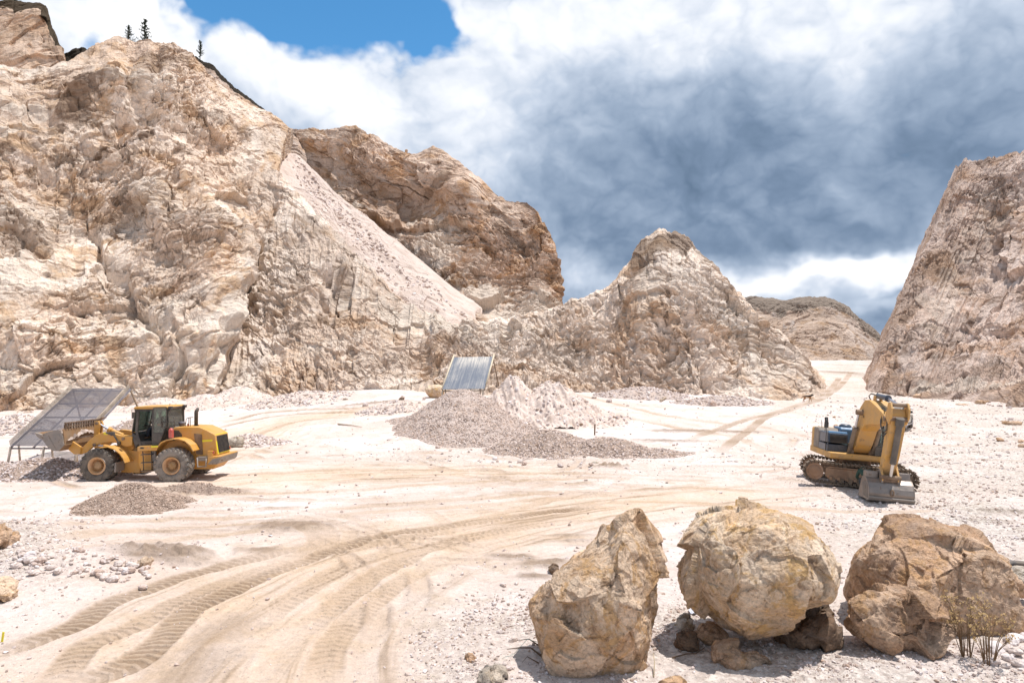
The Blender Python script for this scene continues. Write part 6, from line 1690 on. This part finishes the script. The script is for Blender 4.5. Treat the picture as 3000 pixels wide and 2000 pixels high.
go = stones_mesh('gravel', np.stack([X_, Y_, gz(X_, Y_) + S * .25], -1), S, M_mixed, 78, flat=.25)
go['kind'] = 'stuff'
print('gravel stones', len(X_))

# rubble lying on the scree
_n = 2600
a_ = rs.rand(_n); b_ = np.where(rs.rand(_n) < .45, rs.beta(.35, .35, _n), rs.rand(_n))
_pts = []
for q in range(_n):
    t_ = a_[q] ** .7
    xl = np.interp(t_, [0, .35, .7, 1], [838, 900, 1010, 1085]); xr = np.interp(t_, [0, .35, .7, 1], [868, 985, 1160, 1420])
    pyv = 455 + t_ * 450 - (b_[q] - .5) * np.interp(t_, [0, .7, 1], [20, 150, 20])
    _pts.append(W(xl + (xr - xl) * b_[q], pyv, np.interp(t_, [0, 1], [133.5, 103.2]) + np.interp(b_[q], [0, 1], [-1.5, 1.5])))
from mathutils.bvhtree import BVHTree
_so = bpy.data.objects['scree_slope']; _bv = BVHTree.FromPolygons([v.co for v in _so.data.vertices], [p_.vertices[:] for p_ in _so.data.polygons])
_P, _S = [], []
for p_ in _pts:
    h_ = _bv.find_nearest(Vector(p_), 9)
    if h_[0] is not None: _P.append(h_[0][:]); _S.append(.07 + .42 * rs.rand() ** 6)
ro_ = stones_mesh('rubble', np.array(_P), np.array(_S), M_mixed, 91, flat=.2); ro_['kind'] = 'stuff'

# single stones that one could count
def loose(n, seed, poly_fn, smin, smax, label, group, mats, pw=2.5):
    rs = np.random.RandomState(seed); r_ = random.Random(seed)
    protos = []
    for k in range(6):
        V, F = ico(3); P = V * np.array([1, .8, .65], f32)
        h, tn = facet(P / .8 + seed + k * 3.3, seed + k, .9, .5)
        P = P * (1 + .28 * h)[:, None] + .0
        h2, t2 = facet(P / .35 + seed, seed + 9 + k, .9, .5); P = P * (1 + .08 * h2)[:, None]
        me = new_mesh('stone', P, quads=F, mat=mats[k % len(mats)], smooth=False, attrs={'tone': np.full(len(P), r_.random()) * .8 + .2 * t2})
        protos.append(me.data); bpy.data.objects.remove(me)
    for i in range(n):
        px, py = poly_fn(r_)
        p = gpt(px, py); s = smin + (smax - smin) * r_.random() ** pw
        o = bpy.data.objects.new('stone', protos[i % 6]); C.objects.link(o)
        o.location = (p[0], p[1], float(gz(p[0], p[1])[0]) + s * .35)
        o.scale = (s, s * r_.uniform(.75, 1), s * r_.uniform(.7, 1)); o.rotation_euler = (r_.uniform(-.4, .4), r_.uniform(-.4, .4), r_.uniform(0, 6.28))
        tag(o, label, 'stone', group)
WM = [M_white, M_white, M_mixed]
def p_left(r_):
    t_ = r_.random(); x = 40 + 400 * t_; y = 1600 + 60 * t_ + r_.gauss(0, 20) + 70 * r_.random() * (1 - t_ * .4)
    return x, y
loose(110, 900, p_left, .04, .17, 'loose white or tan stone in the rubble bank at the left edge', 'stones of the rubble bank at the left edge', WM, 2.2)
def p_right(r_):
    return 2905 + 130 * r_.random(), 1770 + 190 * r_.random()
loose(60, 901, p_right, .05, .16, 'white stone in the pile at the bottom right corner beside the dry weeds', 'white stones in the bottom right corner', [M_white], 1.6)
def p_front(r_):
    return 1380 + 180 * r_.random(), 1640 + 330 * r_.random() ** .8
loose(35, 902, p_front, .025, .085, 'small pale stone on the stony ground left of the tall tan boulder', 'small stones left of the tall tan boulder', WM, 3)
def p_mid(r_):
    return 1960 + 1000 * r_.random(), 1900 + 90 * r_.random()
loose(25, 903, p_mid, .02, .06, 'small pale stone on the soil in front of the boulders', 'small stones in front of the boulders', WM, 3)
def p_field(r_):
    return 2420 + 580 * r_.random(), 1180 + 130 * r_.random()
loose(28, 904, p_field, .09, .26, 'brownish stone on the stony ground right of the excavator', 'stones on the stony ground at the right', [M_mixed, B_brown, M_mixed], 2.5)
def p_heapfoot(r_):
    t_ = r_.random(); return 1180 + 560 * t_, 1290 + 62 * min(1, t_ * 2.2) + r_.gauss(0, 10)
loose(20, 905, p_heapfoot, .07, .22, 'stone at the foot of the grey gravel heaps', 'stones at the foot of the grey gravel heaps', [M_mixed, M_white], 2.5)
def p_cliff(r_):
    return 720 + 1550 * r_.random(), 1160 + 30 * r_.random()
loose(20, 906, p_cliff, .15, .5, 'fallen rock at the foot of the middle cliffs', 'fallen rocks at the foot of the middle cliffs', [M_mixed, M_white], 2.5)
# ------------------------------------------------------------------ trees, weeds, odds and ends
Bark = simple_mat('bark', (.05, .038, .028)); Needle = simple_mat('needles', (.022, .034, .020)); Needle2 = simple_mat('light needles', (.035, .05, .028))
def conifer(px, pyb, h_px, Y, w, label, seed):
    r_ = random.Random(seed)
    b = W(px, pyb, Y); h = h_px / 2000 * Y
    t_ = empty('conifer_tree', tuple(map(float, b))); tag(t_, label, 'tree', None)
    lean = r_.uniform(-.02, .02) * h
    MB().tube([(0, 0, -1), (lean * .3, 0, h * .4), (lean, 0, h)], [.11, .075, .02], 6).build('trunk', Bark, t_)
    V = []; F = []; br = MB()
    n = 66; w = w * .62
    for k in range(n):
        f = .06 + .94 * k / n
        z = h * f; L_ = w * (1 - f * .85) * r_.uniform(.55, 1.15); a = r_.uniform(0, 6.28)
        p0 = Vector((lean * f, 0, z)); p1 = p0 + Vector((math.cos(a) * L_, math.sin(a) * L_, L_ * .25)); p2 = p1 + Vector((math.cos(a) * L_ * .25, math.sin(a) * L_ * .25, L_ * .35))
        br.tube([p0, p1, p2], [.016, .012, .006], 4)
        for q in range(24):
            u = r_.random(); c = p0.lerp(p1, u) if u < .75 else p1.lerp(p2, r_.random())
            c = c + Vector((r_.gauss(0, .09), r_.gauss(0, .09), r_.gauss(0, .10))) * (h / 7)
            s = r_.uniform(.09, .20) * h / 7; d1 = Vector((r_.gauss(0, 1), r_.gauss(0, 1), r_.gauss(.6, 1))).normalized() * s; d2 = d1.cross(Vector((r_.gauss(0, 1), r_.gauss(0, 1), r_.gauss(0, 1)))).normalized() * s * .45
            i = len(V); V += [c - d1 - d2, c + d1 * .2 - d2 * 1.3, c + d1 * 1.2, c + d2]; F.append((i, i + 1, i + 2, i + 3))
    br.build('limb', Bark, t_)
    cr = new_mesh('crown', V, F=F, mat=Needle, smooth=False, parent=t_); cr['kind'] = 'stuff'
    cr.data.materials.append(Needle2)
    cr.data.polygons.foreach_set('material_index', np.array([1 if r_.random() < .35 else 0 for _ in F], np.int32))
conifer(424, 134, 80, 124, 2.1, 'tallest thin conifer on the left cliff top, middle of three', 1)
conifer(376, 130, 56, 124, 1.9, 'ragged conifer leaning over the left cliff top, left of the tallest one', 2)
conifer(586, 170, 52, 149, 1.5, 'slim conifer on the dark soil shoulder, right of the other trees', 3)
conifer(44, 16, 40, 140, 1.6, 'conifer at the top left corner on the grassy block', 4)
# dry grass on the upper block
V = []; F = []; r_ = random.Random(9)
for k in range(900):
    p = W(r_.uniform(-60, 128), 16, 136.6 + r_.uniform(0, 6)); z0 = p[2] - .35; h = r_.uniform(.3, .9); a = r_.uniform(-.3, .3)
    i = len(V); V += [(p[0] - .05, p[1], z0), (p[0] + .05, p[1], z0), (p[0] + a * h, p[1], z0 + h)]; F.append((i, i + 1, i + 2))
o = new_mesh('grass', V, F=F, mat=simple_mat('dry grass', (.26, .20, .09)), smooth=False); o['kind'] = 'stuff'

def weed(px, py, h, label, seed, nst):
    r_ = random.Random(seed); p = gpt(px, py); p[2] = float(gz(p[0], p[1])[0])
    w = empty('dry_weed', tuple(map(float, p))); tag(w, label, 'weed', None)
    st = MB(); V = []; F = []
    for k in range(nst):
        a = r_.uniform(0, 6.28); l = r_.uniform(.05, .38) * h; hh = h * r_.uniform(.5, 1.05)
        q0 = Vector((math.cos(a) * .06, math.sin(a) * .06, -.03)); q1 = Vector((math.cos(a) * l * .5, math.sin(a) * l * .5, hh * .55)); q2 = Vector((math.cos(a) * l, math.sin(a) * l, hh))
        st.tube([q0, q1, q2], [.009, .006, .003], 4)
        ends = [q2]
        for j in range(5):
            u = r_.uniform(.35, .95); b0 = q1.lerp(q2, u); a2 = a + r_.uniform(-1.5, 1.5); b1 = b0 + Vector((math.cos(a2), math.sin(a2), 1.1)) * h * r_.uniform(.06, .16)
            st.tube([b0, b1], [.004, .002], 3); ends.append(b1)
        for e in ends:
            for j in range(5):
                c = e + Vector((r_.gauss(0, .022), r_.gauss(0, .022), r_.gauss(0, .015))); s = r_.uniform(.010, .020)
                d1 = Vector((r_.gauss(0, 1), r_.gauss(0, 1), r_.gauss(0, 1))).normalized() * s; d2 = d1.orthogonal().normalized() * s
                i = len(V); V += [c - d1, c + d2, c + d1, c - d2]; F.append((i, i + 1, i + 2, i + 3))
    st.build('stem', simple_mat('dry stems', (.22, .14, .075)), w)
    fl = new_mesh('seed_head', V, F=F, mat=simple_mat('seed heads', (.40, .26, .11)), smooth=False, parent=w); fl['kind'] = 'stuff'
weed(2832, 1925, .95, 'taller dry brown weed in front of the broad brown boulder', 1, 13)
weed(2896, 1945, .82, 'bushier dry brown weed beside the white stones at the bottom right', 2, 15)
weed(2612, 1890, .35, 'small dry weed at the foot of the low flat-topped block', 3, 6)

def tyre(px, py, R, w, label):
    p = gpt(px, py); z = float(gz(p[0], p[1])[0])
    mb = MB(); h = w / 2
    mb.lathe([(R * .60, -h * .7), (R * .64, -h), (R * .85, -h * 1.05), (R * .96, -h * .8), (R, -h * .5), (R, h * .5), (R * .96, h * .8), (R * .85, h * 1.05), (R * .64, h), (R * .60, h * .7), (R * .66, 0), (R * .60, -h * .7)], (0, 0, 0), 48, 'z')
    for k in range(40):
        a = k * 2 * math.pi / 40; mb.box((R * math.cos(a), R * math.sin(a), 0), (.03, .05, w * .8), np.array(Matrix.Rotation(a, 3, 'Z')) @ np.array(Matrix.Rotation(.4 if k % 2 else -.4, 3, 'X')))
    o = mb.build('tyre', paint_mat('old tyre', (.035, .045, .06), .8, .25), None)
    o.location = (p[0], p[1], z + h * .9); o.rotation_euler = (.08, -.06, 0); tag(o, label, 'tyre')
tyre(3000, 1690, .56, .26, 'worn black tyre lying flat behind the broad brown boulder')
# blue plastic sheet scraps
def scrap(px, py, w, h, mat, label, seed):
    p = gpt(px, py); n = 14; u_, v_ = np.meshgrid(np.linspace(-1, 1, n), np.linspace(-1, 1, n))
    P = np.stack([u_.ravel() * w, v_.ravel() * h, 0 * u_.ravel()], -1); P[:, 2] = .05 + .05 * fbm(P / .12 + seed, 3, seed); P[:, :2] += .04 * np.stack([fbm(P / .2, 2, seed), fbm(P / .2 + 9, 2, seed)], -1)
    o = new_mesh('plastic_scrap', P, quads=grid_quads(n, n), mat=mat, smooth=True); o.location = (p[0], p[1], float(gz(p[0], p[1])[0])); o.rotation_euler = (0, 0, seed)
    so_ = o.modifiers.new('thick', 'SOLIDIFY'); so_.thickness = .004
    tag(o, label, 'plastic scrap')
BlueP = paint_mat('blue plastic', (.05, .17, .55), .35, .2)
scrap(2990, 1742, .22, .12, BlueP, 'crumpled blue plastic beside the rock at the right edge', 1)
scrap(2030, 1800, .12, .08, paint_mat('white plastic', (.6, .65, .75), .35, .2), 'small whitish plastic scrap behind the square grey stone', 2)
scrap(2428, 1802, .10, .06, BlueP, 'tiny blue plastic scrap right of the propped cream boulder', 3)
# twigs left of the tall boulder
def twig(pts, r0, mat, label, name='twig', cat='twig'):
    q = [gpt(a, b) for a, b, c in pts]; base = q[0]
    mb = MB(); V = [(v[0] - base[0], v[1] - base[1], float(gz(v[0], v[1])[0]) - float(gz(base[0], base[1])[0]) + c[2]) for v, c in zip(q, pts)]
    mb.tube(V, [r0 * (1 - .7 * k / (len(V) - 1)) for k in range(len(V))], 6)
    o = mb.build(name, mat, None); o.location = (base[0], base[1], float(gz(base[0], base[1])[0])); tag(o, label, cat)
Tw = simple_mat('twig bark', (.16, .10, .06))
twig([(1585, 1925, .03), (1555, 1912, .10), (1520, 1918, .14), (1485, 1920, .12)], .018, Tw, 'lower dry twig sticking out left of the tall tan boulder')
twig([(1585, 1905, .05), (1550, 1898, .16), (1515, 1900, .15)], .014, Tw, 'upper dry twig sticking out left of the tall tan boulder')
twig([(1578, 1945, .03), (1545, 1935, .08), (1530, 1945, .04)], .012, Tw, 'short twig at the foot of the tall tan boulder')
twig([(1580, 1900, .1), (1545, 1905, .2), (1505, 1922, .05), (1470, 1930, .02)], .005, simple_mat('green string', (.05, .33, .26)), 'green string tangled in the dry twigs', 'string', 'string')
twig([(1970, 1930, .02), (2010, 1922, .05), (2040, 1915, .04), (2065, 1905, .06)], .015, Tw, 'dry branch lying in the shade of the propped cream boulder')
twig([(1915, 1985, .0), (1918, 1965, .12), (1914, 1955, .2)], .012, simple_mat('bleached stick', (.5, .4, .26)), 'bleached stick standing in the soil at the bottom edge')
# timber and pipe on the floor
twig([(1935, 1176, .12), (1962, 1162, .2), (1992, 1147, .15)], .13, Wood, 'grey log lying below the pointed peak', 'log', 'log')
twig([(990, 1246, .06), (1030, 1249, .08), (1060, 1251, .06)], .06, Wood, 'thin pole lying on the floor left of the big gravel heap', 'pole', 'pole')
# yellow stake at the left edge
p = gpt(6, 1880); mb = MB().box((0, 0, .08), (.035, .015, .20))
o = mb.build('marker_stake', TapeY, None); o.location = (p[0], p[1], float(gz(p[0], p[1])[0])); o.rotation_euler = (0, .12, 0); tag(o, 'small yellow marker at the left edge beside the tyre ruts', 'marker')
# rebar stump on the gravel bank
p = W(1742, 1256, 44.5); MBo = MB().cyl((0, 0, -.4), (.02, 0, .28), .05, n=8).build('post_stump', BrownS, None); MBo.location = p; tag(MBo, 'short dark stump standing on the low grey brown gravel bank', 'post')
# cable ring on the floor by the excavator
p = gpt(2470, 1422); mb = MB().tube([(.42 * math.cos(k * .35), .42 * math.sin(k * .35), .03 + .01 * math.sin(k)) for k in range(19)], .02, 6)
o = mb.build('hose_loop', simple_mat('tan hose', (.40, .28, .17)), None); o.location = (p[0], p[1], float(gz(p[0], p[1])[0])); tag(o, 'loop of tan hose on the ground beside the excavator bucket', 'hose')
# ------------------------------------------------------------------ camera, sun, sky
cam = bpy.data.cameras.new('camera'); co = bpy.data.objects.new('camera', cam); C.objects.link(co)
cam.sensor_fit = 'HORIZONTAL'; cam.sensor_width = 36; cam.lens = 24
co.location = (0, 0, CAMZ); co.rotation_euler = (math.pi / 2 + PITCH, 0, 0)
cam.clip_end = 12000; cam.clip_start = .1
SC.camera = co
SUN_EL, SUN_AZ = math.radians(73), math.radians(78)     # azimuth from +Y towards +X
sd = Vector((math.cos(SUN_EL) * math.sin(SUN_AZ), math.cos(SUN_EL) * math.cos(SUN_AZ), math.sin(SUN_EL)))
sl = bpy.data.lights.new('sun', 'SUN'); so = bpy.data.objects.new('sun', sl); C.objects.link(so)
sl.energy = 4.4; sl.angle = math.radians(.5); sl.color = (1, .962, .92)
so.rotation_euler = sd.to_track_quat('Z', 'Y').to_euler()

wd = bpy.data.worlds.new('World'); SC.world = wd; wd.use_nodes = True
wd.node_tree.nodes.clear(); t = NT(wd.node_tree)
out = t.n('ShaderNodeOutputWorld')
sky = t.n('ShaderNodeTexSky', None, sky_type='NISHITA', sun_disc=False)
sky.sun_elevation = SUN_EL; sky.sun_rotation = SUN_AZ
sky.air_density = 1.0; sky.dust_density = .4; sky.ozone_density = 2.5; sky.altitude = 2500
hs = t.n('ShaderNodeHueSaturation', {'Hue': .487, 'Saturation': 1.22, 'Value': 1.25, 'Color': sky.outputs[0]})
bg1 = t.n('ShaderNodeBackground', {0: hs.outputs[0], 1: .15})
d = t.n('ShaderNodeTexCoord').outputs['Generated']
# direction -> azimuth, elevation (radians), warped so edges billow
sep = t.n('ShaderNodeSeparateXYZ', {0: d})
az0 = t.math('ARCTAN2', sep.outputs[0], sep.outputs[1])
el0 = t.math('ARCSINE', sep.outputs[2])
dsq = t.n('ShaderNodeMapping', {0: d, 'Scale': (1, 1, 1.25)}).outputs[0]
w1 = t.n('ShaderNodeTexNoise', {'Vector': dsq, 'Scale': 6.0, 'Detail': 4, 'Roughness': .6, 'Distortion': .0})
wc = t.n('ShaderNodeSeparateColor', {0: w1.outputs['Color']})
az = t.math('ADD', az0, t.math('MULTIPLY', t.math('SUBTRACT', wc.outputs[0], .5), .17))
el = t.math('ADD', el0, t.math('MULTIPLY', t.math('SUBTRACT', wc.outputs[1], .5), .14))
f1 = t.noise(dsq, 3.6, 6, .58, .2)
f2 = t.noise(dsq, 17.0, 5, .62, .15)
dw = t.n('ShaderNodeVectorMath', {0: dsq, 1: t.n('ShaderNodeVectorMath', {0: w1.outputs['Color'], 3: .10}, operation='SCALE').outputs[0]}, operation='ADD').outputs[0]
def billow(v):
    s_ = None
    for sc, w_ in ((5.5, .50), (12.0, .27), (27.0, .15), (58.0, .08)):
        n_ = t.math('MULTIPLY', t.math('ABSOLUTE', t.math('SUBTRACT', t.noise(v, sc, 0, .5), .5)), 4.2 * w_)
        s_ = n_ if s_ is None else t.math('ADD', s_, n_)
    return t.math('SUBTRACT', s_, .5)
B1 = billow(dw)
B2 = billow(t.n('ShaderNodeVectorMath', {0: dw, 1: (.012, 0, .026)}, operation='ADD').outputs[0])
relief = t.math('SUBTRACT', B1, B2)
def ae(px, py):
    w = W(px, py, 1.0) - np.array([0, 0, CAMZ]); w /= np.linalg.norm(w)
    return math.atan2(w[0], w[1]), math.asin(w[2])
def blob(px, py, sx, sy, amp, rot=0.0):
    a, e = ae(px, py); k = 1 / 2000.0 * math.cos(a) ** 1.0
    sx *= k * math.cos(a); sy *= k
    c, s = math.cos(rot), math.sin(rot)
    da = t.math('SUBTRACT', az, a); de = t.math('SUBTRACT', el, e)
    x = t.math('ADD', t.math('MULTIPLY', da, c / sx), t.math('MULTIPLY', de, s / sx))
    y = t.math('ADD', t.math('MULTIPLY', da, -s / sy), t.math('MULTIPLY', de, c / sy))
    r = t.math('ADD', t.math('MULTIPLY', x, x), t.math('MULTIPLY', y, y))
    return t.math('MULTIPLY', t.math('POWER', 2.718, t.math('MULTIPLY', r, -1.0)), amp)
def total(bl, base):
    s = None
    for q in bl:
        v = blob(*q); s = v if s is None else t.math('ADD', s, v)
    return t.math('ADD', s, base)
# clear holes
clear = total([(800, -70, 330, 112, 1.5, -.10), (1130, 10, 190, 120, 1.3, -.30), (1265, 110, 70, 60, .7, 0), (640, -90, 330, 120, .9, 0), (320, 100, 70, 60, .40, 0), (210, 40, 60, 50, .3, 0),
               (860, 95, 90, 40, .35, -.3)], 0.0)
cov = t.math('ADD', t.math('MULTIPLY', t.math('SUBTRACT', f1, .5), .7), t.math('ADD', .78, t.math('MULTIPLY', B1, .55)))
cov = t.math('ADD', cov, t.math('MULTIPLY', t.math('SUBTRACT', f2, .5), .45))
cov = t.maprange(t.math('SUBTRACT', cov, clear), -.04, .50)
# how bright the cloud is
bri = total([(900, 230, 480, 180, .34, -.28), (300, 60, 330, 150, .36, 0), (1080, 330, 230, 130, .16, -.4), (2000, 40, 520, 120, .34, 0), (2500, 80, 250, 80, .22, 0), (1450, 60, 220, 120, .24, 0), (1400, 400, 150, 150, .12, -.5),
             (2250, 540, 700, 190, -.20, -.05), (1850, 500, 360, 150, -.10, -.2), (2150, 735, 480, 62, -.18, 0), (2950, 420, 300, 240, -.10, 0), (1740, 650, 180, 60, -.10, 0),
             (2500, 805, 340, 46, .44, .04), (2200, 865, 150, 34, .34, 0), (1690, 800, 90, 60, .26, -.4), (2380, 780, 110, 36, .2, 0), (2700, 755, 140, 34, .22, .3), (2000, 835, 120, 50, .18, 0),
             (2580, 935, 320, 30, -.24, 0), (2380, 845, 60, 16, -.12, 0), (2620, 850, 80, 14, -.14, 0)], .465)
bri = t.math('ADD', bri, t.math('MULTIPLY', t.math('SUBTRACT', f1, .5), .55))
bri = t.math('ADD', bri, t.math('ADD', t.math('MULTIPLY', B1, .13), t.math('MULTIPLY', relief, .17)))
bri = t.math('ADD', bri, t.math('MULTIPLY', t.math('SUBTRACT', f2, .5), .16))
ccol = t.ramp(bri, [(0.04, (.110, .170, .260)), (.22, (.190, .265, .385)), (.39, (.315, .40, .53)), (.58, (.53, .61, .735)), (.77, (.84, .875, .94)), (.92, (1.04, 1.04, 1.04))])
bg2 = t.n('ShaderNodeBackground', {0: ccol, 1: 1.0})
mx = t.n('ShaderNodeMixShader', {0: cov, 1: bg1.outputs[0], 2: bg2.outputs[0]})
lk(t, mx.outputs[0], out.inputs[0])

SC.view_settings.view_transform = 'Standard'
SC.view_settings.look = 'None'; SC.view_settings.exposure = EXPOSURE; SC.view_settings.gamma = 1
SC.render.film_transparent = False
SC.cycles.max_bounces = 5; SC.cycles.diffuse_bounces = 3; SC.cycles.transparent_max_bounces = 12
SC.cycles.use_denoising = True
